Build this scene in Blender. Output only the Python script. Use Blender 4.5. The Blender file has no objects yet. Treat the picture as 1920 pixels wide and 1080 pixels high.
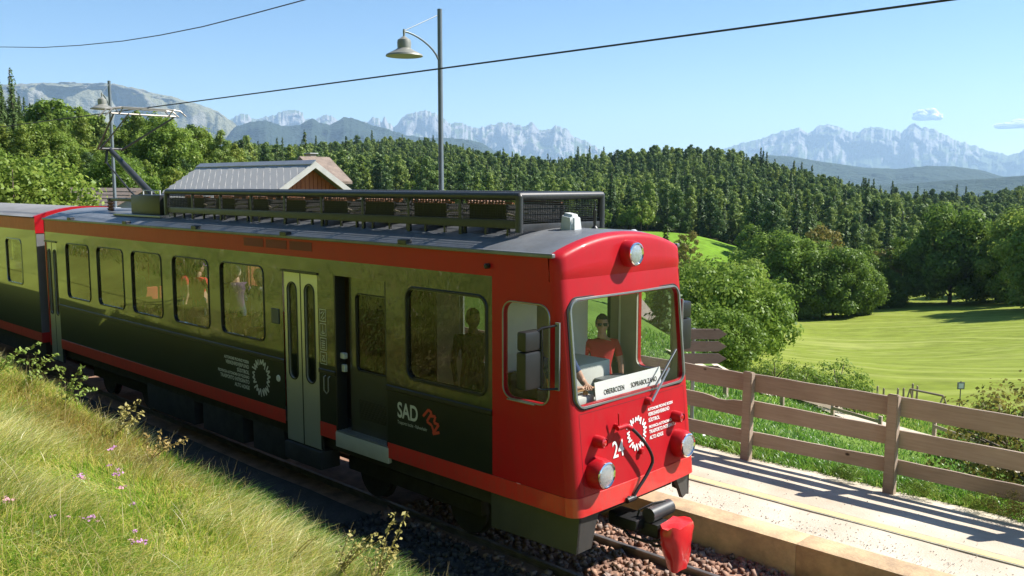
import bpy, bmesh, math, random
import numpy as np
from mathutils import Vector, Matrix, noise as mnoise

R = math.radians
SC = bpy.context.scene
COL = SC.collection

# ------------------------------------------------------------------ camera
CAM_Z = 4.36
FOC, PITCH, YAW = 1690.0, math.atan(195 / 1690), R(43.93)
cam = bpy.data.cameras.new('camera')
cam.sensor_width = 36.0
cam.lens = FOC / 1920 * 36
cam.clip_start = 0.05
cam.clip_end = 80000
camo = bpy.data.objects.new('camera', cam)
COL.objects.link(camo)
camo.location = (0, 0, CAM_Z)
camo.rotation_euler = (math.pi / 2 - PITCH, 0, YAW)
SC.camera = camo

# ------------------------------------------------------------------ sky, sun, exposure
SUN_EL = R(45)
SUN_H = Vector((0.58, 0.815, 0)).normalized()
SUN_DIR = Vector((SUN_H.x * math.cos(SUN_EL), SUN_H.y * math.cos(SUN_EL), math.sin(SUN_EL)))
world = bpy.data.worlds.new('World')
SC.world = world
world.use_nodes = True
wn = world.node_tree
sky = wn.nodes.new('ShaderNodeTexSky')
sky.sky_type = 'NISHITA'
sky.sun_disc = False
sky.sun_elevation = SUN_EL
sky.sun_rotation = math.atan2(SUN_H.x, SUN_H.y)
sky.altitude = 1200
sky.air_density = 1.0
sky.dust_density = 0.25
sky.ozone_density = 2.2
hs = wn.nodes.new('ShaderNodeHueSaturation')
hs.inputs['Saturation'].default_value = 1.22
hs.inputs['Value'].default_value = 1.06
wn.links.new(sky.outputs[0], hs.inputs['Color'])
wn.links.new(hs.outputs[0], wn.nodes['Background'].inputs[0])
wn.nodes['Background'].inputs[1].default_value = 0.066
sun = bpy.data.lights.new('sun', 'SUN')
sun.energy = 5.0
sun.angle = R(0.53)
sun.color = (1.0, 0.95, 0.87)
suno = bpy.data.objects.new('sun', sun)
COL.objects.link(suno)
suno.rotation_euler = SUN_DIR.to_track_quat('Z', 'Y').to_euler()
suno.location = (0, 0, 60)
vs = SC.view_settings
vs.view_transform = 'Standard'
vs.look = 'None'
vs.exposure = 1.15
vs.gamma = 1.0
vs.use_curve_mapping = False
cy = SC.cycles
cy.use_denoising = True
cy.max_bounces = 8
cy.diffuse_bounces = 3
cy.glossy_bounces = 3
cy.transmission_bounces = 6
cy.transparent_max_bounces = 24
cy.volume_bounces = 1
cy.caustics_reflective = False
cy.caustics_refractive = False
cy.sample_clamp_indirect = 6.0

# ------------------------------------------------------------------ pixel -> direction (measured in the 1920x1080 photograph)
_F = np.array([-math.sin(YAW), math.cos(YAW), 0.0])
_Rt = np.array([math.cos(YAW), math.sin(YAW), 0.0])


def ray(px, py):
    r, up = px - 960.0, 540.0 - py
    fw = FOC * math.cos(PITCH) + up * math.sin(PITCH)
    z = up * math.cos(PITCH) - FOC * math.sin(PITCH)
    return _F * fw + _Rt * r + np.array([0, 0, z])


_C = np.array([0, 0, CAM_Z])


def on_y(px, py, y):
    d = ray(px, py)
    return _C + d * (y / d[1])


def on_x(px, py, x):
    d = ray(px, py)
    return _C + d * (x / d[0])


def on_z(px, py, z):
    d = ray(px, py)
    return _C + d * ((z - CAM_Z) / d[2])


def at_d(px, py, dist):
    d = ray(px, py)
    return _C + d * (dist / math.hypot(d[0], d[1]))


# ------------------------------------------------------------------ object helpers
def link(o, parent=None):
    COL.objects.link(o)
    if parent is not None:
        o.parent = parent
    return o


def tag(o, label=None, cat=None, group=None, kind=None):
    if label:
        o['label'] = label
    if cat:
        o['category'] = cat
    if group:
        o['group'] = group
    if kind:
        o['kind'] = kind
    return o


def empty(name, loc=(0, 0, 0), rz=0.0, label=None, cat=None, group=None, kind=None):
    o = bpy.data.objects.new(name, None)
    o.empty_display_size = 0.3
    link(o)
    o.location = loc
    o.rotation_euler = (0, 0, rz)
    return tag(o, label, cat, group, kind)


def copy_tree(o, parent=None):
    c = o.copy()
    COL.objects.link(c)
    c.parent = parent
    for ch in list(o.children):
        copy_tree(ch, c)
    return c


def np_mesh(name, verts, faces_flat, nper, smooth=False):
    """mesh from numpy: faces_flat int array of n*nper indices"""
    me = bpy.data.meshes.new(name)
    v = np.ascontiguousarray(verts, dtype=np.float32)
    f = np.ascontiguousarray(faces_flat, dtype=np.int32).ravel()
    nf = len(f) // nper
    me.vertices.add(len(v))
    me.vertices.foreach_set('co', v.ravel())
    me.loops.add(len(f))
    me.loops.foreach_set('vertex_index', f)
    me.polygons.add(nf)
    me.polygons.foreach_set('loop_start', np.arange(0, nf * nper, nper, dtype=np.int32))
    me.polygons.foreach_set('loop_total', np.full(nf, nper, dtype=np.int32))
    if smooth:
        me.polygons.foreach_set('use_smooth', np.ones(nf, dtype=bool))
    me.update(calc_edges=True)
    return me


def add_color(me, arr, name='col'):
    a = me.attributes.new(name, 'FLOAT_COLOR', 'POINT')
    arr = np.asarray(arr, dtype=np.float32)
    if arr.shape[1] == 3:
        arr = np.concatenate([arr, np.ones((len(arr), 1), np.float32)], 1)
    a.data.foreach_set('color', arr.ravel())


class MB:
    """mesh builder: collects shapes in world coordinates"""

    def __init__(self):
        self.v, self.f = [], []

    def add(self, vs, fs):
        n = len(self.v)
        self.v += [tuple(map(float, p)) for p in vs]
        self.f += [tuple(i + n for i in f) for f in fs]
        return self

    def box(self, x0, x1, y0, y1, z0, z1):
        vs = [(x0, y0, z0), (x1, y0, z0), (x1, y1, z0), (x0, y1, z0), (x0, y0, z1), (x1, y0, z1), (x1, y1, z1), (x0, y1, z1)]
        return self.add(vs, [(0, 3, 2, 1), (4, 5, 6, 7), (0, 1, 5, 4), (1, 2, 6, 5), (2, 3, 7, 6), (3, 0, 4, 7)])

    def cbox(self, x0, x1, y0, y1, z0, z1, c=0.01):
        """box with chamfered edges"""
        bm = bmesh.new()
        bmesh.ops.create_cube(bm, size=1.0)
        bmesh.ops.scale(bm, vec=(x1 - x0, y1 - y0, z1 - z0), verts=bm.verts)
        bmesh.ops.translate(bm, vec=((x0 + x1) / 2, (y0 + y1) / 2, (z0 + z1) / 2), verts=bm.verts)
        bmesh.ops.bevel(bm, geom=bm.edges[:], offset=c, segments=2, affect='EDGES', profile=0.6)
        return self.bm(bm)

    def bm(self, bm):
        bm.verts.index_update()
        self.add([v.co[:] for v in bm.verts], [tuple(v.index for v in f.verts) for f in bm.faces])
        bm.free()
        return self

    def tube(self, pts, r, n=8, cap=True):
        pts = [Vector(p) for p in pts]
        rs = r if isinstance(r, (list, tuple)) else [r] * len(pts)
        rings = []
        prev = None
        for i, p in enumerate(pts):
            if i == 0:
                t = pts[1] - p
            elif i == len(pts) - 1:
                t = p - pts[i - 1]
            else:
                t = (pts[i + 1] - p).normalized() + (p - pts[i - 1]).normalized()
            t.normalize()
            if prev is None:
                a = Vector((0, 0, 1)) if abs(t.z) < 0.9 else Vector((1, 0, 0))
                u = t.cross(a).normalized()
            else:
                u = (prev - t * prev.dot(t)).normalized()
            prev = u
            w = t.cross(u)
            rings.append([p + (u * math.cos(2 * math.pi * k / n) + w * math.sin(2 * math.pi * k / n)) * rs[i] for k in range(n)])
        vs = [q for ring in rings for q in ring]
        fs = []
        for i in range(len(pts) - 1):
            for k in range(n):
                a, b = i * n + k, i * n + (k + 1) % n
                fs.append((a, b, b + n, a + n))
        if cap:
            fs.append(tuple(range(n - 1, -1, -1)))
            m = (len(pts) - 1) * n
            fs.append(tuple(range(m, m + n)))
        return self.add(vs, fs)

    def lathe(self, prof, origin, axis=(0, 0, 1), n=20):
        """prof: list of (radius, height along axis)"""
        ax = Vector(axis).normalized()
        a = Vector((0, 0, 1)) if abs(ax.z) < 0.9 else Vector((1, 0, 0))
        u = ax.cross(a).normalized()
        w = ax.cross(u)
        o = Vector(origin)
        vs, fs = [], []
        for (r, h) in prof:
            for k in range(n):
                t = 2 * math.pi * k / n
                vs.append(o + ax * h + (u * math.cos(t) + w * math.sin(t)) * r)
        for i in range(len(prof) - 1):
            for k in range(n):
                q, b = i * n + k, i * n + (k + 1) % n
                fs.append((q, b, b + n, q + n))
        fs.append(tuple(range(n - 1, -1, -1)))
        m = (len(prof) - 1) * n
        fs.append(tuple(range(m, m + n)))
        return self.add(vs, fs)

    def prism(self, poly, d):
        """poly: list of 3D points (planar), extruded by vector d"""
        n = len(poly)
        p = [Vector(q) for q in poly]
        d = Vector(d)
        return self.add(p + [q + d for q in p], [tuple(range(n - 1, -1, -1)), tuple(range(n, 2 * n))] + [(i, (i + 1) % n, (i + 1) % n + n, i + n) for i in range(n)])

    def build(self, name, mat, parent=None, smooth=False, angle=None, fix=True):
        me = bpy.data.meshes.new(name)
        off = Vector((0, 0, 0))
        p = parent
        while p is not None:
            off = off + p.location
            p = p.parent
        me.from_pydata([(v[0] - off.x, v[1] - off.y, v[2] - off.z) for v in self.v], [], self.f)
        if fix:
            bm = bmesh.new()
            bm.from_mesh(me)
            bmesh.ops.remove_doubles(bm, verts=bm.verts, dist=1e-5)
            bmesh.ops.recalc_face_normals(bm, faces=bm.faces)
            bm.to_mesh(me)
            bm.free()
        if smooth:
            me.polygons.foreach_set('use_smooth', np.ones(len(me.polygons), dtype=bool))
            try:
                me.set_sharp_from_angle(angle=R(angle or 40))
            except Exception:
                pass
        me.update()
        if mat is not None:
            me.materials.append(mat)
        o = bpy.data.objects.new(name, me)
        return link(o, parent)


# ------------------------------------------------------------------ materials
MATS = {}


def nt_of(name):
    m = bpy.data.materials.new(name)
    m.use_nodes = True
    nt = m.node_tree
    b = nt.nodes['Principled BSDF']
    return m, nt, b


def mat(name, color, rough=0.5, metal=0.0, spec=0.5, var=0.12, scale=3.0, bump=0.0, bscale=60.0, coat=0.0, coat_ior=1.5, coat_rough=0.03, dirt=None):
    """principled material with object-space noise variation of its colour"""
    if name in MATS:
        return MATS[name]
    m, nt, b = nt_of(name)
    L = nt.links.new
    tc = nt.nodes.new('ShaderNodeTexCoord')
    n = nt.nodes.new('ShaderNodeTexNoise')
    n.inputs['Scale'].default_value = scale
    n.inputs['Detail'].default_value = 6
    n.inputs['Roughness'].default_value = 0.65
    L(tc.outputs['Object'], n.inputs['Vector'])
    r = nt.nodes.new('ShaderNodeValToRGB')
    c = np.array(color[:3])
    lo = c * (1 - var) if dirt is None else np.array(dirt)
    hi = np.minimum(c * (1 + var), 1)
    r.color_ramp.elements[0].position = 0.3
    r.color_ramp.elements[1].position = 0.7
    r.color_ramp.elements[0].color = (*lo, 1)
    r.color_ramp.elements[1].color = (*hi, 1)
    L(n.outputs['Fac'], r.inputs[0])
    L(r.outputs[0], b.inputs['Base Color'])
    b.inputs['Roughness'].default_value = rough
    b.inputs['Metallic'].default_value = metal
    b.inputs['Specular IOR Level'].default_value = spec
    b.inputs['Coat Weight'].default_value = coat
    b.inputs['Coat IOR'].default_value = coat_ior
    b.inputs['Coat Roughness'].default_value = coat_rough
    if bump:
        n2 = nt.nodes.new('ShaderNodeTexNoise')
        n2.inputs['Scale'].default_value = bscale
        n2.inputs['Detail'].default_value = 5
        L(tc.outputs['Object'], n2.inputs['Vector'])
        bp = nt.nodes.new('ShaderNodeBump')
        bp.inputs['Strength'].default_value = bump
        bp.inputs['Distance'].default_value = 0.02
        L(n2.outputs['Fac'], bp.inputs['Height'])
        L(bp.outputs[0], b.inputs['Normal'])
    MATS[name] = m
    return m


def leaf_mat(name, c0, c1, c2=None, transl=0.35, rnd=0.6, nscale=0.35):
    """foliage: colour varies by tree (object random), by clump noise; part of the light passes through"""
    m, nt, b = nt_of(name)
    nt.nodes.remove(b)
    L = nt.links.new
    out = [n for n in nt.nodes if n.type == 'OUTPUT_MATERIAL'][0]
    oi = nt.nodes.new('ShaderNodeObjectInfo')
    tc = nt.nodes.new('ShaderNodeTexCoord')
    no = nt.nodes.new('ShaderNodeTexNoise')
    no.inputs['Scale'].default_value = nscale
    no.inputs['Detail'].default_value = 4
    L(tc.outputs['Object'], no.inputs['Vector'])
    geo = nt.nodes.new('ShaderNodeNewGeometry')
    mx = nt.nodes.new('ShaderNodeMath')
    mx.operation = 'MULTIPLY_ADD'
    L(oi.outputs['Random'], mx.inputs[0])
    mx.inputs[1].default_value = rnd
    sub = nt.nodes.new('ShaderNodeMath')
    sub.operation = 'MULTIPLY'
    L(no.outputs['Fac'], sub.inputs[0])
    sub.inputs[1].default_value = 1.0 - rnd * 0.6
    ad2 = nt.nodes.new('ShaderNodeMath')
    ad2.operation = 'MULTIPLY_ADD'
    L(geo.outputs['Random Per Island'], ad2.inputs[0])
    ad2.inputs[1].default_value = 0.28
    L(sub.outputs[0], ad2.inputs[2])
    L(ad2.outputs[0], mx.inputs[2])
    rp = nt.nodes.new('ShaderNodeValToRGB')
    e = rp.color_ramp.elements
    e[0].position, e[1].position = 0.25, 0.8
    e[0].color, e[1].color = (*c0, 1), (*c1, 1)
    if c2 is not None:
        q = e.new(0.98)
        q.color = (*c2, 1)
    L(mx.outputs[0], rp.inputs[0])
    d = nt.nodes.new('ShaderNodeBsdfDiffuse')
    t = nt.nodes.new('ShaderNodeBsdfTranslucent')
    L(rp.outputs[0], d.inputs[0])
    L(rp.outputs[0], t.inputs[0])
    mix = nt.nodes.new('ShaderNodeMixShader')
    mix.inputs[0].default_value = transl
    L(d.outputs[0], mix.inputs[1])
    L(t.outputs[0], mix.inputs[2])
    gl = nt.nodes.new('ShaderNodeBsdfGlossy')
    gl.inputs['Roughness'].default_value = 0.45
    gl.inputs[0].default_value = (0.8, 0.85, 0.8, 1)
    m2 = nt.nodes.new('ShaderNodeMixShader')
    m2.inputs[0].default_value = 0.015
    L(mix.outputs[0], m2.inputs[1])
    L(gl.outputs[0], m2.inputs[2])
    L(m2.outputs[0], out.inputs[0])
    MATS[name] = m
    return m


def attr_mat(name, rough=0.9, noise_amp=0.35, nscale=0.8, bump=0.4, bscale=8.0, transl=0.0):
    """ground: colour from the mesh's own colour attribute, broken up by two scales of noise"""
    m, nt, b = nt_of(name)
    L = nt.links.new
    at = nt.nodes.new('ShaderNodeAttribute')
    at.attribute_name = 'col'
    tc = nt.nodes.new('ShaderNodeTexCoord')
    n1 = nt.nodes.new('ShaderNodeTexNoise')
    n1.inputs['Scale'].default_value = nscale
    n1.inputs['Detail'].default_value = 8
    n1.inputs['Roughness'].default_value = 0.7
    L(tc.outputs['Object'], n1.inputs['Vector'])
    mr = nt.nodes.new('ShaderNodeMapRange')
    mr.inputs['From Min'].default_value = 0.3
    mr.inputs['From Max'].default_value = 0.7
    mr.inputs['To Min'].default_value = 1 - noise_amp
    mr.inputs['To Max'].default_value = 1 + noise_amp
    L(n1.outputs['Fac'], mr.inputs[0])
    mu = nt.nodes.new('ShaderNodeMix')
    mu.data_type = 'RGBA'
    mu.blend_type = 'MULTIPLY'
    mu.inputs[0].default_value = 1.0
    L(at.outputs['Color'], mu.inputs[6])
    L(mr.outputs[0], mu.inputs[7])
    L(mu.outputs[2], b.inputs['Base Color'])
    b.inputs['Roughness'].default_value = rough
    b.inputs['Specular IOR Level'].default_value = 0.05
    bp = nt.nodes.new('ShaderNodeBump')
    bp.inputs['Strength'].default_value = bump
    n2 = nt.nodes.new('ShaderNodeTexNoise')
    n2.inputs['Scale'].default_value = bscale
    n2.inputs['Detail'].default_value = 6
    L(tc.outputs['Object'], n2.inputs['Vector'])
    L(n2.outputs['Fac'], bp.inputs['Height'])
    L(bp.outputs[0], b.inputs['Normal'])
    MATS[name] = m
    return m


def fbm(x, y, z=0.0, o=4):
    return mnoise.fractal(Vector((x, y, z)), 1.0, 2.0, o)


def sstep(a, b, x):
    t = np.clip((x - a) / (b - a), 0, 1)
    return t * t * (3 - 2 * t)
# ================================================================== terrain
# ground points: (pixel x, pixel y, distance): the distance is judged from what stands there, its height follows from the ray
GP = [
    # meadow bowl
    (1500, 748, 40), (1700, 765, 38), (1920, 800, 34), (1440, 655, 78), (1650, 665, 80), (1900, 655, 78),
    (1440, 600, 140), (1600, 592, 150), (1750, 578, 160), (1900, 578, 152), (1500, 580, 168), (1700, 562, 185), (1900, 552, 190),
    (2100, 640, 85), (2100, 560, 160), (2150, 800, 34),
    # grass slope with small trees, left of the meadow
    (1330, 512, 190), (1300, 560, 140), (1200, 438, 232), (1300, 441, 232), (1390, 470, 228), (1200, 430, 262), (1400, 462, 262),
    (1350, 690, 30), (1300, 660, 50), (1200, 560, 120), (1000, 500, 130), (1200, 690, 42), (1100, 690, 40), (1000, 600, 60),
    # forest hill
    (1060, 338, 560), (1200, 328, 550), (1300, 322, 540), (1400, 333, 520), (1500, 368, 500), (1600, 400, 470), (1700, 430, 450), (1780, 446, 430),
    (1300, 388, 380), (1500, 420, 330), (1650, 455, 300), (1100, 395, 380), (1500, 505, 225), (1700, 505, 240), (1850, 470, 340),
    (800, 294, 640), (650, 302, 640), (500, 312, 600), (930, 330, 620), (1000, 345, 600), (800, 345, 400), (600, 352, 400), (1000, 385, 350),
    (800, 405, 190), (600, 392, 200), (1000, 450, 170),
    # wooded slope at the left
    (0, 262, 200), (100, 282, 210), (200, 300, 220), (300, 312, 230), (400, 330, 240), (470, 345, 240), (0, 328, 100), (200, 345, 110), (400, 362, 120),
    (-400, 240, 200), (-400, 330, 90), (-400, 385, 45), (0, 388, 55), (200, 400, 55), (400, 410, 55),
    # wooded rise at the right
    (1920, 384, 780), (1850, 398, 780), (1790, 420, 780), (2100, 366, 760), (2100, 420, 400),
]
_pts = [at_d(*g) for g in GP]
# level ground at the station and the fall behind the platform fence
for x in (-60, -40, -28, -18, -10, -5, 0, 6, 14, 30):
    _pts.append(np.array([x, 12.6, 0.22]))
for x in (-60, -45, -32, -22):
    _pts.append(np.array([x, 20.0, 0.25]))
    _pts.append(np.array([x, 27.0, 0.0]))
for x, y, z in ((-10, 15, -0.35), (-5, 15.2, -0.75), (0, 15, -1.0), (6, 15, -1.2), (-9, 19, -1.5), (-3, 19, -2.2), (4, 19, -2.7), (-10, 24, -3.0), (-2, 25, -4.2), (8, 25, -4.6)):
    _pts.append(np.array([x, y, z]))
# behind the ridges the land drops into the valley
for px in range(-900, 2900, 190):
    _pts.append(at_d(px, 380 if px < 1750 else 395, 980))
    _pts.append(at_d(px, 450, 1500))
_pts = np.array(_pts)
_C0 = np.array([0.0, 4.0])


def _lp(x, y):
    dx, dy = x - _C0[0], y - _C0[1]
    r = np.hypot(dx, dy)
    az = np.arctan2(-dx * _F[1] + dy * _F[0], dx * _F[0] + dy * _F[1])
    return np.stack([az * 1.6, np.log(np.maximum(r, 1.0))], -1)


_P = _lp(_pts[:, 0], _pts[:, 1])
_d = np.linalg.norm(_P[:, None] - _P[None], axis=-1)
_n = len(_P)
_K = np.zeros((_n + 3, _n + 3))
_K[:_n, :_n] = np.where(_d > 0, _d ** 2 * np.log(_d + 1e-9), 0) + np.eye(_n) * 1e-3
_K[:_n, _n] = 1
_K[:_n, _n + 1:] = _P
_K[_n, :_n] = 1
_K[_n + 1:, :_n] = _P.T
_W = np.linalg.solve(_K, np.concatenate([_pts[:, 2], np.zeros(3)]))


def far_h(x, y):
    q = _lp(x, y)
    sh = q.shape[:-1]
    q = q.reshape(-1, 2)
    out = np.empty(len(q))
    for i in range(0, len(q), 20000):
        s = q[i:i + 20000]
        d = np.linalg.norm(s[:, None] - _P[None], axis=-1)
        out[i:i + 20000] = np.where(d > 0, d ** 2 * np.log(d + 1e-9), 0) @ _W[:_n] + _W[_n] + s @ _W[_n + 1:]
    return out.reshape(sh)


def bank_h(x, y):
    zc = 0.92 + 0.035 * np.clip(-6 - x, -4, 22)
    crest = 4.72 + 0.012 * np.clip(-6 - x, -4, 22)
    up = zc + 0.36 * np.clip(crest - y, 0, 14) + 0.2 * np.clip(crest - 14 - y, 0, 400)
    dn = np.clip((y - crest) / 1.25, 0, 1)
    return np.where(y < crest, up, zc + (-0.45 - zc) * dn ** 0.9)


def height(x, y):
    x, y = np.asarray(x, float), np.asarray(y, float)
    r = np.hypot(x, y)
    w = sstep(12.0, 13.4 + 0.02 * np.maximum(r - 30, 0), y)
    b = np.where(y > 6.0, np.minimum(bank_h(x, y), -0.45), bank_h(x, y))
    b = np.where(y > 9.6, -0.45 + 0.62 * sstep(9.6, 12.0, y), b)
    return b * (1 - w) + np.where(w > 0, far_h(x, np.maximum(y, 12.0)), 0) * w


def axis(lo, hi, dense, step, grow):
    a, b = dense
    out = list(np.arange(a, b, step))
    s = step
    p = b
    up = []
    while p < hi:
        up.append(p)
        s *= grow
        p += s
    up.append(hi)
    s = step
    p = a
    dn = []
    while p > lo:
        s *= grow
        p -= s
        dn.append(max(p, lo))
    return np.array(sorted(set(dn)) + out + up)


gx = axis(-1500, 1500, (-26, 6), 0.5, 1.035)
gy = axis(-600, 1600, (0, 26), 0.4, 1.03)
X, Y = np.meshgrid(gx, gy)
Z = height(X, Y)
nz = np.array([[mnoise.fractal(Vector((a * 0.35, b * 0.35, 0.3)), 1.0, 2.0, 4) for a in gx] for b in gy])
amp = np.where((Y < 5.2), 0.055 * np.clip(np.hypot(X, Y) / 6, 0.6, 2.0), np.where(Y > 13, 0.05, 0.0))
nz2 = np.array([[mnoise.fractal(Vector((a * 0.03, b * 0.03, 5.3)), 1.0, 2.0, 3) for a in gx] for b in gy])
Z = Z + nz * amp + nz2 * 0.5 * sstep(40, 90, Y)
NX, NY = len(gx), len(gy)
verts = np.stack([X, Y, Z], -1).reshape(-1, 3)
idx = np.arange(NX * NY).reshape(NY, NX)
faces = np.stack([idx[:-1, :-1], idx[:-1, 1:], idx[1:, 1:], idx[1:, :-1]], -1).reshape(-1, 4)
gme = np_mesh('ground', verts, faces, 4, smooth=True)
# what grows where
Rr = np.hypot(X, Y)
fdist = X * _F[0] + Y * _F[1]
lat = X * _Rt[0] + Y * _Rt[1]
pxg = 960 + FOC * lat / np.maximum(fdist, 1)
C_bank = np.array([0.22, 0.26, 0.05])
C_lush = np.array([0.10, 0.165, 0.03])
C_mead = np.array([0.168, 0.208, 0.03])
C_hill = np.array([0.13, 0.235, 0.022])
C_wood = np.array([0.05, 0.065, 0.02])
Cg = np.zeros(X.shape + (3,)) + C_bank
wl = sstep(11.5, 13, Y)[..., None]
Cg = Cg * (1 - wl) + C_lush * wl
M_mead = (sstep(24, 34, fdist) * (1 - sstep(172, 190, fdist)) * sstep(1340, 1400, pxg))
Cg = Cg * (1 - M_mead[..., None]) + C_mead * M_mead[..., None]
M_hill = sstep(60, 90, fdist) * (1 - sstep(236, 246, fdist)) * (1 - sstep(1385, 1440, pxg)) * sstep(900, 1000, pxg)
Cg = Cg * (1 - M_hill[..., None]) + C_hill * M_hill[..., None]
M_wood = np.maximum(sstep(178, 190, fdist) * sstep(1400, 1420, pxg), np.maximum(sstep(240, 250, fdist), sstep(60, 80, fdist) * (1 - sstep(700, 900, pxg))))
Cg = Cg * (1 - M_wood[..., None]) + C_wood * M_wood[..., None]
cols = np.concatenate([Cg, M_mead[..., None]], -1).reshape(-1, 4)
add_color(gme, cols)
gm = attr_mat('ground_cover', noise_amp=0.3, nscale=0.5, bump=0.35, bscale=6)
# mowing swaths on the meadow (cut lines in the grass itself)
nt = gm.node_tree
L = nt.links.new
bs = nt.nodes['Principled BSDF']
src = bs.inputs['Base Color'].links[0].from_socket
tc = nt.nodes.new('ShaderNodeTexCoord')
vr = nt.nodes.new('ShaderNodeVectorMath')
vr.operation = 'SUBTRACT'
_mc = at_d(1790, 640, 86)
vr.inputs[1].default_value = (_mc[0], _mc[1], 0)
L(tc.outputs['Object'], vr.inputs[0])
mp = nt.nodes.new('ShaderNodeMapping')
mp.inputs['Rotation'].default_value = (0, 0, -YAW)
mp.inputs['Scale'].default_value = (0.62, 1.0, 0.0)
L(vr.outputs[0], mp.inputs['Vector'])
wob = nt.nodes.new('ShaderNodeTexNoise')
wob.inputs['Scale'].default_value = 0.02
L(tc.outputs['Object'], wob.inputs['Vector'])
lnn = nt.nodes.new('ShaderNodeVectorMath')
lnn.operation = 'LENGTH'
L(mp.outputs[0], lnn.inputs[0])
sxy = nt.nodes.new('ShaderNodeSeparateXYZ')
L(mp.outputs[0], sxy.inputs[0])
at2 = nt.nodes.new('ShaderNodeMath')
at2.operation = 'ARCTAN2'
L(sxy.outputs[1], at2.inputs[0])
L(sxy.outputs[0], at2.inputs[1])
rad = nt.nodes.new('ShaderNodeMath')
rad.operation = 'MULTIPLY_ADD'
L(wob.outputs['Fac'], rad.inputs[0])
rad.inputs[1].default_value = 26.0
L(lnn.outputs['Value'], rad.inputs[2])
cpl_ = nt.nodes.new('ShaderNodeCombineXYZ')
sc1 = nt.nodes.new('ShaderNodeMath')
sc1.operation = 'MULTIPLY'
sc1.inputs[1].default_value = 0.42
L(rad.outputs[0], sc1.inputs[0])
L(sc1.outputs[0], cpl_.inputs[0])
L(at2.outputs[0], cpl_.inputs[1])
wv = nt.nodes.new('ShaderNodeTexNoise')
wv.inputs['Scale'].default_value = 1.0
wv.inputs['Detail'].default_value = 5
wv.inputs['Roughness'].default_value = 0.6
L(cpl_.outputs[0], wv.inputs['Vector'])
nn = nt.nodes.new('ShaderNodeTexNoise')
nn.inputs['Scale'].default_value = 0.09
nn.inputs['Detail'].default_value = 5
L(tc.outputs['Object'], nn.inputs['Vector'])
mm = nt.nodes.new('ShaderNodeMath')
mm.operation = 'MULTIPLY'
rp = nt.nodes.new('ShaderNodeValToRGB')
rp.color_ramp.elements[0].position = 0.48
rp.color_ramp.elements[1].position = 0.72
L(wv.outputs['Fac'], rp.inputs[0])
L(rp.outputs[0], mm.inputs[0])
L(nn.outputs['Fac'], mm.inputs[1])
m3 = nt.nodes.new('ShaderNodeMath')
m3.operation = 'MULTIPLY'
at = [n for n in nt.nodes if n.type == 'ATTRIBUTE'][0]
L(mm.outputs[0], m3.inputs[0])
L(at.outputs['Alpha'], m3.inputs[1])
mxx = nt.nodes.new('ShaderNodeMix')
mxx.data_type = 'RGBA'
L(m3.outputs[0], mxx.inputs[0])
L(src, mxx.inputs[6])
mxx.inputs[7].default_value = (0.40, 0.41, 0.14, 1)
L(mxx.outputs[2], bs.inputs['Base Color'])
gme.materials.append(gm)
ground = link(bpy.data.objects.new('ground', gme))
tag(ground, 'grassy alpine ground with the mown meadow and hills', 'ground', kind='structure')


def gz(x, y):
    return float(height(np.array([x]), np.array([y]))[0])


# ------------------------------------------------------------------ mountains
def mountain(name, label, ridge, D, depth, base_z, seed, mt, ncol=260, nrow=46, jag=0.0, rib=0.0, ribf=1.0, prof=1.0, cliff=None, slant=0.0):
    """ridge: photo pixels of the skyline; D: its distance; the body falls towards us over `depth` and behind"""
    rx = np.array([p[0] for p in ridge], float)
    ry = np.array([p[1] for p in ridge], float)
    us = np.linspace(rx[0], rx[-1], ncol)
    V = np.zeros((nrow, ncol, 3))
    nf = int(nrow * 0.75)
    for i, u in enumerate(us):
        yy = np.interp(u, rx, ry)
        if jag:
            yy -= jag * (abs(fbm(u * 0.055, seed, 0, 5)) - 0.25) + 0.5 * jag * fbm(u * 0.16, seed + 3, 0, 3)
        d = D + slant * (u - rx[0]) / (rx[-1] - rx[0])
        top = at_d(u, yy, d)
        dirv = np.array([top[0], top[1]]) / d
        zr = top[2]
        for j in range(nrow):
            if j <= nf:
                t = j / nf
                dd = d - depth * (1 - t)
                if cliff:
                    g = np.interp(t, cliff[0], cliff[1])
                else:
                    g = t ** prof
                z = base_z + (zr - base_z) * g
                env = 1.0 if t < 0.9 else max(0.0, (1 - t) / 0.1) * 0.9 + 0.1
            else:
                t = 1 - (j - nf) / (nrow - 1 - nf) * 0.98
                dd = d + depth * 0.6 * (1 - t)
                z = base_z + (zr - base_z) * t
                env = 0.4 if j > nf + 1 else 0.1
            wx, wy = dirv * dd
            if rib and 0.02 < t:
                s = 1.0 / (1800.0 / ribf)
                n1 = 1 - 2 * abs(fbm(wx * s, wy * s, seed + z * s * 0.35, 5))
                n2 = fbm(wx * s * 3.1, wy * s * 3.1, seed + 7 + z * s, 4)
                sh = (n1 * 0.75 + n2 * 0.45) * rib * env * min(1, t * 4)
                wx, wy = wx - dirv[0] * sh, wy - dirv[1] * sh
                z += fbm(wx * s * 2, wy * s * 2, seed + 11, 4) * rib * 0.12 * (env if t < .97 else 0.0)
            V[j, i] = (wx, wy, z)
    ii = np.arange(nrow * ncol).reshape(nrow, ncol)
    F4 = np.stack([ii[:-1, :-1], ii[:-1, 1:], ii[1:, 1:], ii[1:, :-1]], -1).reshape(-1, 4)
    me = np_mesh(name, V.reshape(-1, 3), F4, 4, smooth=True)
    me.materials.append(mt)
    o = link(bpy.data.objects.new(name, me))
    return tag(o, label, 'mountain', kind='structure')


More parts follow.
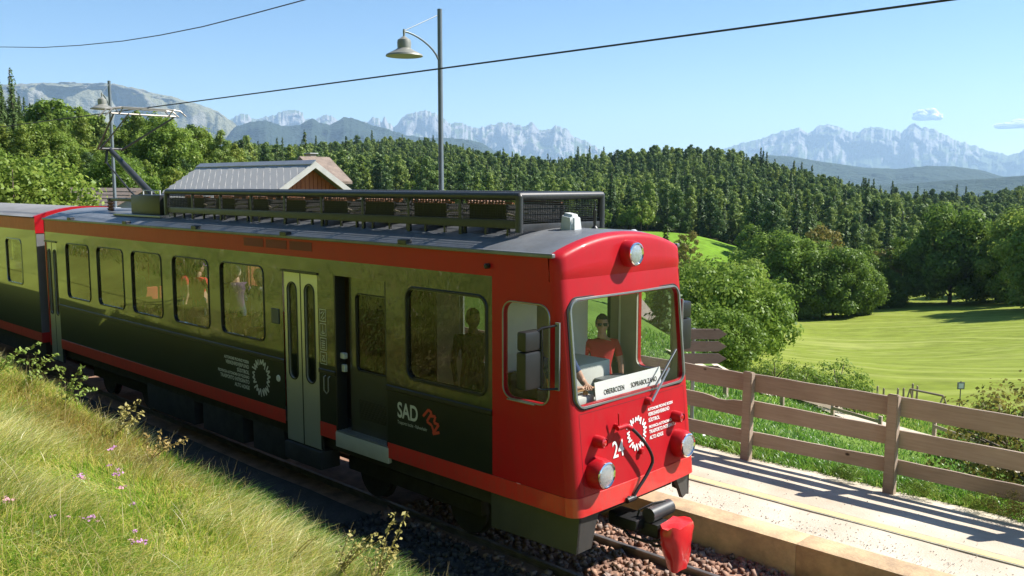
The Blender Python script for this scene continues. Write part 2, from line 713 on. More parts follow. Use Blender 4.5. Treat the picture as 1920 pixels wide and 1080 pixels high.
def rock_mat(name, rock, rock2, veg, veg_lo, veg_hi, zlo, zhi, scale=0.0012, vegscale=0.0016, patches=None, bumpscale=0.0032):
    """steep faces bare rock, gentle and low ground covered"""
    m, nt, b = nt_of(name)
    L = nt.links.new
    geo = nt.nodes.new('ShaderNodeNewGeometry')
    sp = nt.nodes.new('ShaderNodeSeparateXYZ')
    L(geo.outputs['Normal'], sp.inputs[0])
    pz = nt.nodes.new('ShaderNodeSeparateXYZ')
    L(geo.outputs['Position'], pz.inputs[0])
    n = nt.nodes.new('ShaderNodeTexNoise')
    n.inputs['Scale'].default_value = scale
    n.inputs['Detail'].default_value = 9
    n.inputs['Roughness'].default_value = 0.7
    ma = nt.nodes.new('ShaderNodeMapping')
    ma.inputs['Scale'].default_value = (1, 1, 0.45)
    L(geo.outputs['Position'], ma.inputs[0])
    L(ma.outputs[0], n.inputs['Vector'])
    r = nt.nodes.new('ShaderNodeValToRGB')
    r.color_ramp.elements[0].position = 0.35
    r.color_ramp.elements[1].position = 0.65
    r.color_ramp.elements[0].color = (*rock2, 1)
    r.color_ramp.elements[1].color = (*rock, 1)
    L(n.outputs['Fac'], r.inputs[0])
    a = nt.nodes.new('ShaderNodeMapRange')
    a.inputs['From Min'].default_value = veg_lo
    a.inputs['From Max'].default_value = veg_hi
    L(sp.outputs['Z'], a.inputs[0])
    zb = nt.nodes.new('ShaderNodeMapRange')
    zb.inputs['From Min'].default_value = zhi
    zb.inputs['From Max'].default_value = zlo
    L(pz.outputs['Z'], zb.inputs[0])
    n2 = nt.nodes.new('ShaderNodeTexNoise')
    n2.inputs['Scale'].default_value = vegscale
    n2.inputs['Detail'].default_value = 8
    L(geo.outputs['Position'], n2.inputs['Vector'])
    ad = nt.nodes.new('ShaderNodeMath')
    ad.operation = 'ADD'
    L(a.outputs[0], ad.inputs[0])
    L(zb.outputs[0], ad.inputs[1])
    ad2 = nt.nodes.new('ShaderNodeMath')
    ad2.operation = 'ADD'
    L(ad.outputs[0], ad2.inputs[0])
    L(n2.outputs['Fac'], ad2.inputs[1])
    fr = nt.nodes.new('ShaderNodeMapRange')
    fr.inputs['From Min'].default_value = 1.15
    fr.inputs['From Max'].default_value = 1.4
    L(ad2.outputs[0], fr.inputs[0])
    mx = nt.nodes.new('ShaderNodeMix')
    mx.data_type = 'RGBA'
    L(fr.outputs[0], mx.inputs[0])
    L(r.outputs[0], mx.inputs[6])
    mx.inputs[7].default_value = (*veg, 1)
    last = mx.outputs[2]
    if patches:
        pc, lo, hi, psc, pz0, pz1 = patches
        n3 = nt.nodes.new('ShaderNodeTexNoise')
        n3.inputs['Scale'].default_value = psc
        n3.inputs['Detail'].default_value = 3
        L(geo.outputs['Position'], n3.inputs['Vector'])
        f3 = nt.nodes.new('ShaderNodeMapRange')
        f3.inputs['From Min'].default_value = lo
        f3.inputs['From Max'].default_value = hi
        L(n3.outputs['Fac'], f3.inputs[0])
        zz = nt.nodes.new('ShaderNodeMapRange')
        zz.inputs['From Min'].default_value = pz1
        zz.inputs['From Max'].default_value = pz0
        L(pz.outputs['Z'], zz.inputs[0])
        mm = nt.nodes.new('ShaderNodeMath')
        mm.operation = 'MULTIPLY'
        L(f3.outputs[0], mm.inputs[0])
        L(zz.outputs[0], mm.inputs[1])
        m2 = nt.nodes.new('ShaderNodeMix')
        m2.data_type = 'RGBA'
        L(mm.outputs[0], m2.inputs[0])
        L(last, m2.inputs[6])
        m2.inputs[7].default_value = (*pc, 1)
        last = m2.outputs[2]
    L(last, b.inputs['Base Color'])
    mb_ = nt.nodes.new('ShaderNodeMapping')
    mb_.inputs['Scale'].default_value = (1, 1, 1.7)
    L(geo.outputs['Position'], mb_.inputs[0])
    nb_ = nt.nodes.new('ShaderNodeTexNoise')
    nb_.inputs['Scale'].default_value = bumpscale
    nb_.inputs['Detail'].default_value = 8
    nb_.inputs['Roughness'].default_value = 0.62
    L(mb_.outputs[0], nb_.inputs['Vector'])
    bb_ = nt.nodes.new('ShaderNodeBump')
    bb_.inputs['Strength'].default_value = 1.0
    bb_.inputs['Distance'].default_value = 0.55 / bumpscale
    L(nb_.outputs['Fac'], bb_.inputs['Height'])
    L(bb_.outputs[0], b.inputs['Normal'])
    b.inputs['Roughness'].default_value = 0.95
    b.inputs['Specular IOR Level'].default_value = 0.1
    MATS[name] = m
    return m


RK = rock_mat('dolomite_rock', (0.36, 0.34, 0.32), (0.17, 0.168, 0.165), (0.10, 0.13, 0.06), 0.55, 1.0, 150, 900, 0.0016)
RK2 = rock_mat('plateau_rock', (0.38, 0.365, 0.35), (0.18, 0.178, 0.175), (0.20, 0.20, 0.13), 0.5, 0.95, 200, 3000, 0.002)
RKF = rock_mat('wooded_rock', (0.42, 0.40, 0.38), (0.30, 0.29, 0.27), (0.028, 0.045, 0.03), 0.1, 0.55, 0, 2600, 0.003, 0.0028)
HILLM = rock_mat('wooded_hill', (0.05, 0.07, 0.03), (0.035, 0.055, 0.028), (0.03, 0.05, 0.028), 0.0, 0.4, 0, 900, 0.004, 0.004, patches=((0.26, 0.33, 0.10), 0.60, 0.64, 0.0011, -260, 10))

mountain('plateau_mountain', 'flat topped grey limestone plateau with steep cliffs behind the wooded slope', [(-260, 200), (-120, 168), (0, 165), (45, 160), (80, 156), (150, 157), (210, 161), (260, 168), (320, 181), (370, 196), (410, 210), (440, 232), (470, 262), (490, 275)], 10500, 3600, -500, 2.0, RK2, 260, 60, 1.5, 330, 2.2, cliff=((0, .3, .5, .58, .68, .85, 1), (0, .18, .42, .64, .90, .96, 1)))
mountain('rock_peaks', 'pale sunlit rock towers rising behind the dark wooded ridge', [(400, 262), (430, 226), (450, 212), (462, 214), (480, 224), (500, 218), (508, 216), (518, 214), (530, 208), (545, 205), (560, 207), (568, 210), (570, 222), (590, 224), (603, 218), (612, 214), (622, 217), (632, 224), (650, 232), (672, 226), (690, 228), (698, 219), (704, 226), (709, 218), (715, 232), (721, 219), (728, 230), (740, 238), (752, 222), (762, 213), (775, 211), (790, 207), (800, 206), (815, 211), (830, 220), (845, 232), (853, 229), (870, 231), (885, 238), (900, 239), (920, 234), (940, 229), (960, 231), (985, 237), (994, 230), (1000, 229), (1006, 238), (1012, 243), (1030, 242), (1042, 234), (1052, 238), (1062, 243), (1075, 255), (1095, 262), (1110, 270), (1122, 278), (1150, 292), (1180, 302)], 17500, 4200, -600, 5.0, RK, 640, 64, 5.5, 360, 2.6, cliff=((0, .25, .5, .62, .70, .86, 1), (0, .16, .42, .55, .64, .90, 1)))
mountain('wooded_ridge', 'dark blue wooded ridge with pale bare patches in front of the rock towers', [(380, 290), (420, 262), (440, 238), (470, 228), (500, 226), (530, 236), (560, 235), (585, 221), (600, 230), (620, 234), (645, 219), (665, 222), (700, 235), (730, 243), (760, 253), (800, 258), (840, 258), (880, 262), (905, 268), (930, 285), (960, 305)], 9000, 2600, -500, 9.0, RKF, 260, 40, 2.5, 200, 2.4, prof=0.8)
mountain('jagged_range', 'long hazy blue jagged range standing over the far wooded hills', [(1290, 300), (1330, 285), (1370, 275), (1400, 266), (1430, 259), (1450, 251), (1465, 246), (1480, 243), (1498, 238), (1506, 244), (1515, 249), (1528, 242), (1532, 235), (1550, 233), (1566, 235), (1584, 241), (1596, 248), (1610, 247), (1620, 240), (1635, 238), (1650, 238), (1672, 243), (1688, 248), (1700, 240), (1708, 232), (1716, 230), (1724, 236), (1735, 240), (1750, 242), (1766, 250), (1785, 259), (1815, 270), (1850, 281), (1890, 291), (1905, 287), (1925, 280), (1990, 272), (2080, 284), (2200, 300)], 20500, 5200, -700, 13.0, RK, 640, 64, 5.0, 420, 2.6, cliff=((0, .3, .55, .66, .78, .9, 1), (0, .2, .42, .55, .78, .92, 1)))
mountain('far_wooded_hill', 'blue wooded hill with small pale meadows below the jagged range', [(1330, 330), (1400, 300), (1440, 291), (1480, 293), (1540, 303), (1620, 314), (1680, 317), (1740, 311), (1790, 312), (1840, 319), (1880, 331), (1920, 330), (2000, 322), (2150, 330), (2300, 350)], 8200, 2600, -560, 17.0, HILLM, 200, 40, 1.0, 180, 2.0, prof=0.9)
mountain('nearer_wooded_hill', 'dim wooded hill with bright clearings above the near forest', [(1400, 372), (1480, 362), (1600, 348), (1700, 344), (1780, 338), (1850, 335), (1920, 329), (2050, 336), (2250, 352)], 5600, 1700, -520, 23.0, HILLM, 160, 36, 1.0, 120, 2.0, prof=0.9)

# valley floor sheet out to the horizon
vb = MB()
vb.add([(-42000, -42000, -640), (42000, -42000, -640), (42000, 42000, -640), (-42000, 42000, -640)], [(0, 1, 2, 3)])
vf = vb.build('valley_floor', mat('valley_green', (0.05, 0.075, 0.03), 0.95, scale=0.002, var=0.4))
tag(vf, 'wooded valley floor under the mountains', 'valley', kind='structure')

# ------------------------------------------------------------------ haze
HZ = (-24000, 24000, -9000, 24500, -745, 1640)
hb = MB().box(*HZ)
haze = hb.build('haze', None)
hm = bpy.data.materials.new('haze_air')
hm.use_nodes = True
hn = hm.node_tree
for n in list(hn.nodes):
    if n.type != 'OUTPUT_MATERIAL':
        hn.nodes.remove(n)
pv = hn.nodes.new('ShaderNodeVolumePrincipled')
pv.inputs['Color'].default_value = (0.52, 0.74, 1.0, 1)
pv.inputs['Density'].default_value = 5.0e-5
pv.inputs['Anisotropy'].default_value = 0.15
hn.links.new(pv.outputs[0], [n for n in hn.nodes if n.type == 'OUTPUT_MATERIAL'][0].inputs['Volume'])
haze.data.materials.append(hm)
tag(haze, 'thin blue haze filling the air between here and the mountains', 'haze', kind='stuff')

# ------------------------------------------------------------------ clouds
cm, cn, cb = nt_of('cloud_vapour')
cb.inputs['Base Color'].default_value = (0.99, 0.99, 0.99, 1)
cb.inputs['Roughness'].default_value = 1.0
cb.inputs['Specular IOR Level'].default_value = 0.0
cb.inputs['Subsurface Weight'].default_value = 1.0
cb.inputs['Subsurface Radius'].default_value = (1, 1, 1)
cb.inputs['Subsurface Scale'].default_value = 160.0


def cloud(label, blobs, D, seed):
    bm = bmesh.new()
    c0 = Vector(at_d(blobs[0][0], blobs[0][1], D))
    fw = Vector((c0.x, c0.y, 0)).normalized()
    rt = Vector((fw.y, -fw.x, 0))
    for (px, py, rw, rh) in blobs:
        c = Vector(at_d(px, py, D))
        g = bmesh.ops.create_icosphere(bm, subdivisions=4, radius=1.0)
        a, h = rw * D / FOC, rh * D / FOC
        for v in g['verts']:
            n = v.co.copy()
            k = 1 + 0.33 * fbm(n.x * 1.6 + px, n.y * 1.6, n.z * 1.6 + seed, 5)
            v.co = c - c0 + (rt * n.x * a + fw * n.y * a * 0.8 + Vector((0, 0, n.z * h))) * k
    me = bpy.data.meshes.new('cloud')
    bm.to_mesh(me)
    bm.free()
    me.materials.append(cm)
    o = link(bpy.data.objects.new('cloud', me))
    o.location = c0
    return tag(o, label, 'cloud', 'fair weather clouds', 'structure')


cloud('small white puffy cloud above the jagged range', [(1737, 218, 22, 7), (1728, 214, 12, 8), (1744, 213, 13, 9), (1720, 221, 9, 4), (1757, 221, 8, 4)], 31000, 1.0)
cloud('low flat white cloud past the end of the jagged range', [(1900, 235, 28, 5), (1912, 231, 18, 6), (1884, 238, 12, 3)], 31000, 4.0)
# ================================================================== trees
rng = np.random.default_rng(7)
LEAF_PINE = leaf_mat('pine_needles', (0.045, 0.09, 0.03), (0.13, 0.20, 0.052), (0.21, 0.28, 0.065), 0.38, 0.75, 0.3)
LEAF_SPRUCE = leaf_mat('spruce_needles', (0.03, 0.06, 0.024), (0.09, 0.14, 0.04), None, 0.2, 0.4, 0.4)
LEAF_BLUE = leaf_mat('blue_spruce_needles', (0.02, 0.04, 0.04), (0.045, 0.08, 0.075), None, 0.2, 0.4, 0.5)
LEAF_LARCH = leaf_mat('larch_needles', (0.10, 0.155, 0.026), (0.18, 0.25, 0.042), (0.25, 0.29, 0.05), 0.35, 0.5, 0.3)
LEAF_BROAD = leaf_mat('broad_leaves', (0.065, 0.125, 0.02), (0.19, 0.285, 0.045), (0.31, 0.38, 0.07), 0.45, 0.4, 0.5)
LEAF_LIGHT = leaf_mat('light_leaves', (0.08, 0.14, 0.02), (0.16, 0.24, 0.035), (0.22, 0.28, 0.05), 0.4, 0.4, 0.5)
LEAF_YELL = leaf_mat('turning_leaves', (0.11, 0.11, 0.025), (0.22, 0.19, 0.045), (0.27, 0.23, 0.06), 0.4, 0.4, 0.5)
BARK = mat('bark', (0.12, 0.09, 0.065), 0.9, var=0.35, scale=6, bump=0.5, bscale=12)
BARK_PINE = mat('pine_bark', (0.17, 0.095, 0.06), 0.9, var=0.35, scale=6, bump=0.5, bscale=12)


def leaf_quads(P, N, size, g, aspect=0.7, fold=0.0):
    """one small leaf or needle spray per point"""
    n = len(P)
    N = N / np.maximum(np.linalg.norm(N, axis=1, keepdims=True), 1e-6)
    t = g.normal(size=(n, 3))
    U = np.cross(N, t)
    U /= np.maximum(np.linalg.norm(U, axis=1, keepdims=True), 1e-6)
    W = np.cross(N, U)
    s = (size * g.uniform(0.6, 1.3, n))[:, None]
    V = np.stack([P - U * s, P - W * s * aspect + N * s * 0.15, P + U * s, P + W * s * aspect + N * s * 0.15], 1).reshape(-1, 3)
    return V, np.arange(n * 4).reshape(-1, 4)


def cloud_pts(centres, radii, per, g, squash=0.8, outer=0.45):
    """points spread through clumps, denser towards each clump's outside; returns points and outward normals"""
    P, N = [], []
    for c, r in zip(centres, radii):
        k = max(4, int(per * r * r))
        d = g.normal(size=(k, 3))
        d /= np.linalg.norm(d, axis=1, keepdims=True)
        q = g.uniform(outer ** 3, 1, k) ** (1 / 3)
        q = q * (1 + 0.18 * g.normal(size=k))
        p = d * (q * r)[:, None]
        p[:, 2] *= squash
        P.append(c + p)
        N.append(d + np.array([0, 0, 0.25]) + g.normal(size=(k, 3)) * 0.36)
    return np.concatenate(P), np.concatenate(N)


def crown_mesh(name, V, F, mt):
    me = np_mesh(name, V, F, 4)
    me.materials.append(mt)
    return me


def trunk_mesh(name, h, r, mt, limbs=(), g=None, lean=0.0):
    mb = MB()
    pts, rad = [], []
    for i in range(6):
        t = i / 5
        pts.append((lean * t * h + 0.03 * h * math.sin(t * 5) * 0.3, 0.02 * h * math.sin(t * 4 + 1), -0.3 + (h + 0.3) * t))
        rad.append(r * (1.25 if i == 0 else 1) * (1 - 0.8 * t))
    mb.tube(pts, rad, 7)
    for (z0, q, rr) in limbs:
        a = Vector((lean * z0, 0, z0))
        b = Vector(q)
        mid = (a + b) / 2 + Vector((0, 0, 0.08 * (b - a).length))
        mb.tube([a, mid, b], [rr, rr * 0.65, rr * 0.25], 5)
    me = bpy.data.meshes.new(name)
    me.from_pydata(mb.v, [], mb.f)
    me.polygons.foreach_set('use_smooth', np.ones(len(me.polygons), dtype=bool))
    me.materials.append(mt)
    return me


def pine(seed, H=15.0, n=1.0, leaf=0.42, mt=None, spread=0.29):
    """clumpy pine: irregular clumps on limbs over the upper two thirds of the stem"""
    g = np.random.default_rng(seed)
    cs, rs, limbs = [], [], []
    nl = 17
    for i in range(nl):
        t = 0.16 + 0.84 * i / (nl - 1)
        w = H * spread * (1.15 - t) ** 0.6 * g.uniform(0.6, 1.15) * (0.85 if t < 0.3 else 1)
        a = i * 2.4 + g.uniform(-0.5, 0.5)
        c = np.array([math.cos(a) * w * 0.8, math.sin(a) * w * 0.8, t * H])
        if i == nl - 1:
            c[:2] *= 0.1
        cs.append(c)
        rs.append(H * g.uniform(0.07, 0.12) * (1.25 - 0.5 * t))
        if i % 3 == 0:
            limbs.append((max(1.0, c[2] - 0.06 * H), tuple(c), 0.05))
        cs.append(np.array([c[0] * 0.3, c[1] * 0.3, c[2] + 0.02 * H]))
        rs.append(rs[-1] * 0.8)
    P, N = cloud_pts(cs, rs, 44 * n, g, 0.75)
    V, F = leaf_quads(P, N, leaf, g, 0.55)
    return crown_mesh('crown', V, F, mt or LEAF_PINE), trunk_mesh('trunk', H * 0.93, H * 0.014, BARK_PINE, limbs)


def spruce(seed, H=18.0, n=1.0, leaf=0.5, mt=None, spread=0.17, low=0.07):
    """conical spruce: drooping branch whorls with gaps between"""
    g = np.random.default_rng(seed)
    P, N, limbs = [], [], []
    nw = 24
    for i in range(nw):
        t = low + (1 - low) * (i + g.uniform(-0.2, 0.2)) / nw
        Rr_ = H * spread * (1 - t) ** 0.85 * g.uniform(0.75, 1.12) + 0.12
        nb = max(4, int(9 * (1 - t) + 3))
        for b in range(nb):
            a = 2 * math.pi * b / nb + g.uniform(-0.35, 0.35) + i
            L_ = Rr_ * g.uniform(0.65, 1.1)
            m = max(3, int(L_ * 5 * n))
            s = np.sqrt(g.uniform(0.02, 1, m))
            x = np.cos(a) * s * L_ + g.normal(size=m) * 0.07 * L_
            y = np.sin(a) * s * L_ + g.normal(size=m) * 0.07 * L_
            z = t * H - 0.35 * s * L_ + 0.12 * s * s * L_ + g.normal(size=m) * 0.02 * H
            P.append(np.stack([x, y, z], 1))
            N.append(np.stack([np.cos(a) * 0.7 + g.normal(size=m) * 0.3, np.sin(a) * 0.7 + g.normal(size=m) * 0.3, np.full(m, 0.8)], 1))
    P, N = np.concatenate(P), np.concatenate(N)
    V, F = leaf_quads(P, N, leaf, g, 0.5)
    return crown_mesh('crown', V, F, mt or LEAF_SPRUCE), trunk_mesh('trunk', H * 0.97, H * 0.013, BARK, limbs)


def broad(seed, H=11.0, W=4.5, n=1.0, leaf=0.28, mt=None, low=0.18, clumps=26, flat=1.0):
    """broadleaf tree or bush: leafy clumps over a domed, uneven crown on spreading limbs"""
    g = np.random.default_rng(seed)
    cs, rs, limbs = [], [], []
    for i in range(clumps):
        u = (i + 0.5) / clumps
        ph = i * 2.39996 + g.uniform(-0.4, 0.4)
        th = math.acos(1 - 1.75 * u)
        k = g.uniform(0.7, 1.02)
        zc = (low + 1) / 2 * H
        hz = (1 - low) / 2 * H
        c = np.array([math.sin(th) * math.cos(ph) * W * k, math.sin(th) * math.sin(ph) * W * k, zc + math.cos(th) * hz * k * flat])
        cs.append(c)
        rs.append(W * g.uniform(0.19, 0.36))
        if i % 3 == 0:
            limbs.append((H * g.uniform(low * 0.6 + 0.05, 0.45), tuple(c), 0.03 + 0.006 * H))
    for i in range(clumps // 3):
        cs.append(np.array([*(g.normal(size=2) * W * 0.3), g.uniform(low + 0.15, 0.75) * H]))
        rs.append(W * g.uniform(0.25, 0.4))
    P, N = cloud_pts(cs, rs, 105 * n, g, 0.85, 0.55)
    P[:, 2] = np.maximum(P[:, 2], 0.05)
    V, F = leaf_quads(P, N, leaf, g, 0.7)
    return crown_mesh('crown', V, F, mt or LEAF_BROAD), trunk_mesh('trunk', H * 0.75, 0.04 + H * 0.016, BARK, limbs)


def plant_tree(name, meshes, loc, s, rz, label, cat, group=None, sz=None):
    e = empty(name, loc, rz, label, cat, group)
    e.scale = (s, s, sz or s)
    for nm, me in (('trunk', meshes[1]), ('crown', meshes[0])):
        o = bpy.data.objects.new(nm, me)
        link(o, e)
    return e


PINES = [pine(i, 15, 1.0, 0.42) for i in range(5)]
LARCH = [pine(20 + i, 14, 0.85, 0.42, LEAF_LARCH, 0.2) for i in range(2)]
SPRUCES = [spruce(30 + i, 18, 1.0, 0.5) for i in range(3)]
BROADS = [broad(40 + i, 10, 4.2, 0.75, 0.34) for i in range(3)]
LIGHTS = [broad(50 + i, 9, 3.4, 0.75, 0.32, LEAF_LIGHT, 0.1) for i in range(2)]

# ---- the far forest: one mass, instances on points
KINDS = PINES + LARCH + SPRUCES + BROADS[:1] + LIGHTS[:1]
kc = bpy.data.collections.new('forest_tree_kinds')
for i, (cr, tr) in enumerate(KINDS):
    me = bpy.data.meshes.new('forest_tree')
    bm = bmesh.new()
    bm.from_mesh(cr)
    nfc = len(bm.faces)
    bm.from_mesh(tr)
    bm.faces.ensure_lookup_table()
    for f in bm.faces[nfc:]:
        f.material_index = 1
    bm.to_mesh(me)
    bm.free()
    me.materials.append(cr.materials[0])
    me.materials.append(tr.materials[0])
    o = bpy.data.objects.new('forest_tree_%02d' % i, me)
    kc.objects.link(o)


def forest_points():
    g = np.random.default_rng(11)
    out = []
    # candidate points on a jittered polar lattice in front of the camera
    r = 185.0
    while r < 960:
        step = 4.3 + r * 0.0015
        az = -0.72
        while az < 0.66:
            rr = r + g.uniform(-0.5, 0.5) * step
            aa = az + g.uniform(-0.5, 0.5) * step / r
            p = _F * math.cos(aa) + _Rt * math.sin(aa)
            out.append((p[0] * rr, p[1] * rr, rr * math.cos(aa), 960 + FOC * math.tan(aa), rr))
            az += step / r
        r += step * 0.9
    return np.array(out)


FP = forest_points()
fz = height(FP[:, 0], FP[:, 1])
pxs, fds, rrs = FP[:, 3], FP[:, 2], FP[:, 4]
keep = np.zeros(len(FP), bool)
keep |= (pxs > 1400) & (fds > 196) & (rrs < 640)
keep |= (pxs > 430) & (pxs <= 1400) & (fds > 246) & (rrs < 720)
keep |= (pxs > 1640) & (fds > 620) & (rrs < 930)
keep &= ~((pxs > 1640) & (fds > 480) & (rrs < 620))
# gaps: a few small clearings
cl = np.array([mnoise.noise(Vector((a * 0.012, b * 0.012, 4))) for a, b in FP[:, :2]])
keep &= cl > -0.62
# drop what no line of sight from the place reaches (behind the crest)
elev = np.arctan2(fz - CAM_Z, rrs)
FPk, fzk = FP[keep], fz[keep]
g = np.random.default_rng(12)
nk = len(FPk)
sp = np.array([mnoise.noise(Vector((a * 0.02, b * 0.02, 9))) for a, b in FPk[:, :2]])
u = g.uniform(size=nk)
typ = g.integers(0, 5, nk)
typ = np.where(u < 0.16 + 0.25 * np.clip(sp, -0.5, 0.6), g.integers(5, 7, nk), typ)
typ = np.where((u > 0.88) & (sp < 0.25), g.integers(7, 10, nk), typ)
lowb = (FPk[:, 2] < 262) & (u < 0.35)
typ = np.where(lowb, g.integers(10, 12, nk), typ)
leftm = (FPk[:, 3] < 1000) & (u > 0.3) & (u < 0.5)
typ = np.where(leftm, np.where(g.uniform(size=nk) < .6, 11, 6), typ)
scl = g.uniform(0.42, 0.92, nk) * (1 + 0.25 * sp) * np.where(typ >= 7, 0.9, 1.0)
scl = np.where((typ >= 7) & (typ <= 9) & (g.uniform(size=nk) < 0.35), scl * 1.3, scl)
scl = np.where(FPk[:, 3] < 1050, scl * 0.95, scl)


def near_forest_rank():
    return np.argsort(FPk[:, 4])


order = near_forest_rank()
IND = order[:130]          # the nearest stand as single trees
RESTI = order[130:]
FOREST_NAMES = ['pine_tree'] * 5 + ['larch_tree'] * 2 + ['spruce_tree'] * 3 + ['broadleaf_tree', 'leafy_tree']
FOREST_LABELS = {
    'pine_tree': 'dark clumpy pine at the near edge of the forest beyond the meadow',
    'larch_tree': 'yellow green larch at the near edge of the forest beyond the meadow',
    'spruce_tree': 'dark pointed spruce at the near edge of the forest beyond the meadow',
    'broadleaf_tree': 'rounded mid green tree at the near edge of the forest beyond the meadow',
    'leafy_tree': 'bright light green tree at the near edge of the forest beyond the meadow'}
for i in IND:
    k = int(typ[i])
    nm = FOREST_NAMES[k]
    plant_tree(nm, KINDS[k], (FPk[i, 0], FPk[i, 1], fzk[i]), float(scl[i]), float(g.uniform(0, 6.28)), FOREST_LABELS[nm], 'tree', nm.replace('_', ' ') + 's at the forest edge')

fm = bpy.data.meshes.new('forest')
fm.vertices.add(len(RESTI))
fm.vertices.foreach_set('co', np.stack([FPk[RESTI, 0], FPk[RESTI, 1], fzk[RESTI] - 0.2], 1).astype(np.float32).ravel())
for nm, ty, arr in (('turn', 'FLOAT', g.uniform(0, 6.28, len(RESTI)).astype(np.float32)), ('size', 'FLOAT', scl[RESTI].astype(np.float32)), ('sort', 'INT', typ[RESTI].astype(np.int32))):
    a = fm.attributes.new(nm, ty, 'POINT')
    a.data.foreach_set('value', arr)
fo = link(bpy.data.objects.new('forest', fm))
tag(fo, 'dense mixed pine and larch forest covering the far hills', 'forest', kind='stuff')
ng = bpy.data.node_groups.new('scatter_forest', 'GeometryNodeTree')
ng.interface.new_socket('Geometry', in_out='INPUT', socket_type='NodeSocketGeometry')
ng.interface.new_socket('Geometry', in_out='OUTPUT', socket_type='NodeSocketGeometry')
gi, go = ng.nodes.new('NodeGroupInput'), ng.nodes.new('NodeGroupOutput')
ip = ng.nodes.new('GeometryNodeInstanceOnPoints')
ci = ng.nodes.new('GeometryNodeCollectionInfo')
ci.inputs['Collection'].default_value = kc
ci.inputs['Separate Children'].default_value = True
ci.inputs['Reset Children'].default_value = True
ng.links.new(gi.outputs[0], ip.inputs['Points'])
ng.links.new(ci.outputs[0], ip.inputs['Instance'])
ip.inputs['Pick Instance'].default_value = True


def gattr(nm, ty):
    n = ng.nodes.new('GeometryNodeInputNamedAttribute')
    n.data_type = ty
    n.inputs['Name'].default_value = nm
    return [s for s in n.outputs if s.enabled][0]


ng.links.new(gattr('sort', 'INT'), ip.inputs['Instance Index'])
cx = ng.nodes.new('ShaderNodeCombineXYZ')
ng.links.new(gattr('turn', 'FLOAT'), cx.inputs[2])
ng.links.new(cx.outputs[0], ip.inputs['Rotation'])
ng.links.new(gattr('size', 'FLOAT'), ip.inputs['Scale'])
ng.links.new(ip.outputs[0], go.inputs[0])
md = fo.modifiers.new('scatter', 'NODES')
md.node_group = ng
print('forest', len(RESTI))


# ---- single trees, placed by the ground they stand on
def tree_at(name, meshes, px, py_base, dist, s, label, group=None, cat='tree', sz=None):
    p = at_d(px, py_base, dist)
    z = gz(p[0], p[1])
    return plant_tree(name, meshes, (p[0], p[1], z - 0.05), s, px * 1.7, label, cat, group, sz)


# wooded slope at the left
PINES_F = [pine(120 + i, 15, 2.6, 0.26) for i in range(2)]
LARCH_F = [pine(124 + i, 14, 2.4, 0.25, LEAF_LARCH, 0.24) for i in range(2)]
LIGHT_F = [broad(128 + i, 9, 3.4, 2.4, 0.17, LEAF_LIGHT, -0.02, 34) for i in range(2)]
BROAD_F = [broad(131, 10, 4.2, 2.4, 0.18, None, -0.02, 36)]
SPRUCE_F = [spruce(133, 18, 2.2, 0.3)]
g = np.random.default_rng(31)
LP = []
for row, (D, step) in enumerate(((64, 48), (80, 42), (98, 38), (120, 36), (145, 33), (172, 30), (200, 28), (225, 27))):
    px = -70 + (row % 2) * step * 0.5
    while px < 486:
        LP.append((px + g.uniform(-.3, .3) * step, D * g.uniform(0.94, 1.06), row))
        px += step
for (px, D, row) in LP:
    if row == 0 and px > 240:
        continue
    u = g.uniform()
    if px < 70 and row >= 3:
        nm, ms, s = 'spruce_tree', SPRUCES[int(g.integers(3))], g.uniform(0.8, 1.05)
    elif u < 0.38:
        nm, ms, s = 'larch_tree', LARCH[int(g.integers(2))], g.uniform(0.6, 0.95)
    elif u < 0.66:
        nm, ms, s = 'pine_tree', PINES[int(g.integers(5))], g.uniform(0.6, 0.95)
    elif u < 0.86:
        nm, ms, s = 'leafy_tree', LIGHTS[int(g.integers(2))], g.uniform(0.7, 1.0)
    else:
        nm, ms, s = 'broadleaf_tree', BROADS[int(g.integers(3))], g.uniform(0.6, 0.9)
    Hm = {'spruce_tree': 18, 'larch_tree': 14, 'pine_tree': 15, 'leafy_tree': 9, 'broadleaf_tree': 10}[nm]
    if row <= 3 or px < 62:
        fine = {'spruce_tree': SPRUCE_F, 'larch_tree': LARCH_F, 'pine_tree': PINES_F, 'leafy_tree': LIGHT_F, 'broadleaf_tree': BROAD_F}[nm]
        ms = fine[int(g.integers(len(fine)))]
    if px <= 62:
        s = ((4.8, 5.2, 5.6) + (8.5, 9.0, 9.5, 10.0, 9.5))[row] * g.uniform(0.8, 1.08) / Hm
    if px > 62:
        hmax = (4.8, 5.2, 5.4, 6.8, 7.0, 7.4, 7.8, 8.4)[row] * (1.12 if 250 < px < 420 else 1.0)
        s = hmax * g.uniform(0.72, 1.08) / Hm
    tree_at(nm, ms, px, 350, D, s, {'spruce_tree': 'dark pointed spruce on the wooded slope behind the station roofs', 'larch_tree': 'yellow green larch on the wooded slope behind the station roofs', 'pine_tree': 'dark clumpy pine on the wooded slope behind the station roofs', 'leafy_tree': 'bright leafy tree on the wooded slope behind the station roofs', 'broadleaf_tree': 'rounded mid green tree on the wooded slope behind the station roofs'}[nm], nm.replace('_', ' ') + 's on the slope behind the station')
tree_at('tall_spruce', SPRUCE_F[0], 30, 300, 128, 0.6, 'tall dark spruce towering over the slope beside a taller neighbour', None, 'tree')
tree_at('tall_spruce', SPRUCE_F[0], -2, 300, 122, 0.56, 'tallest dark spruce at the end of the wooded slope', None, 'tree')

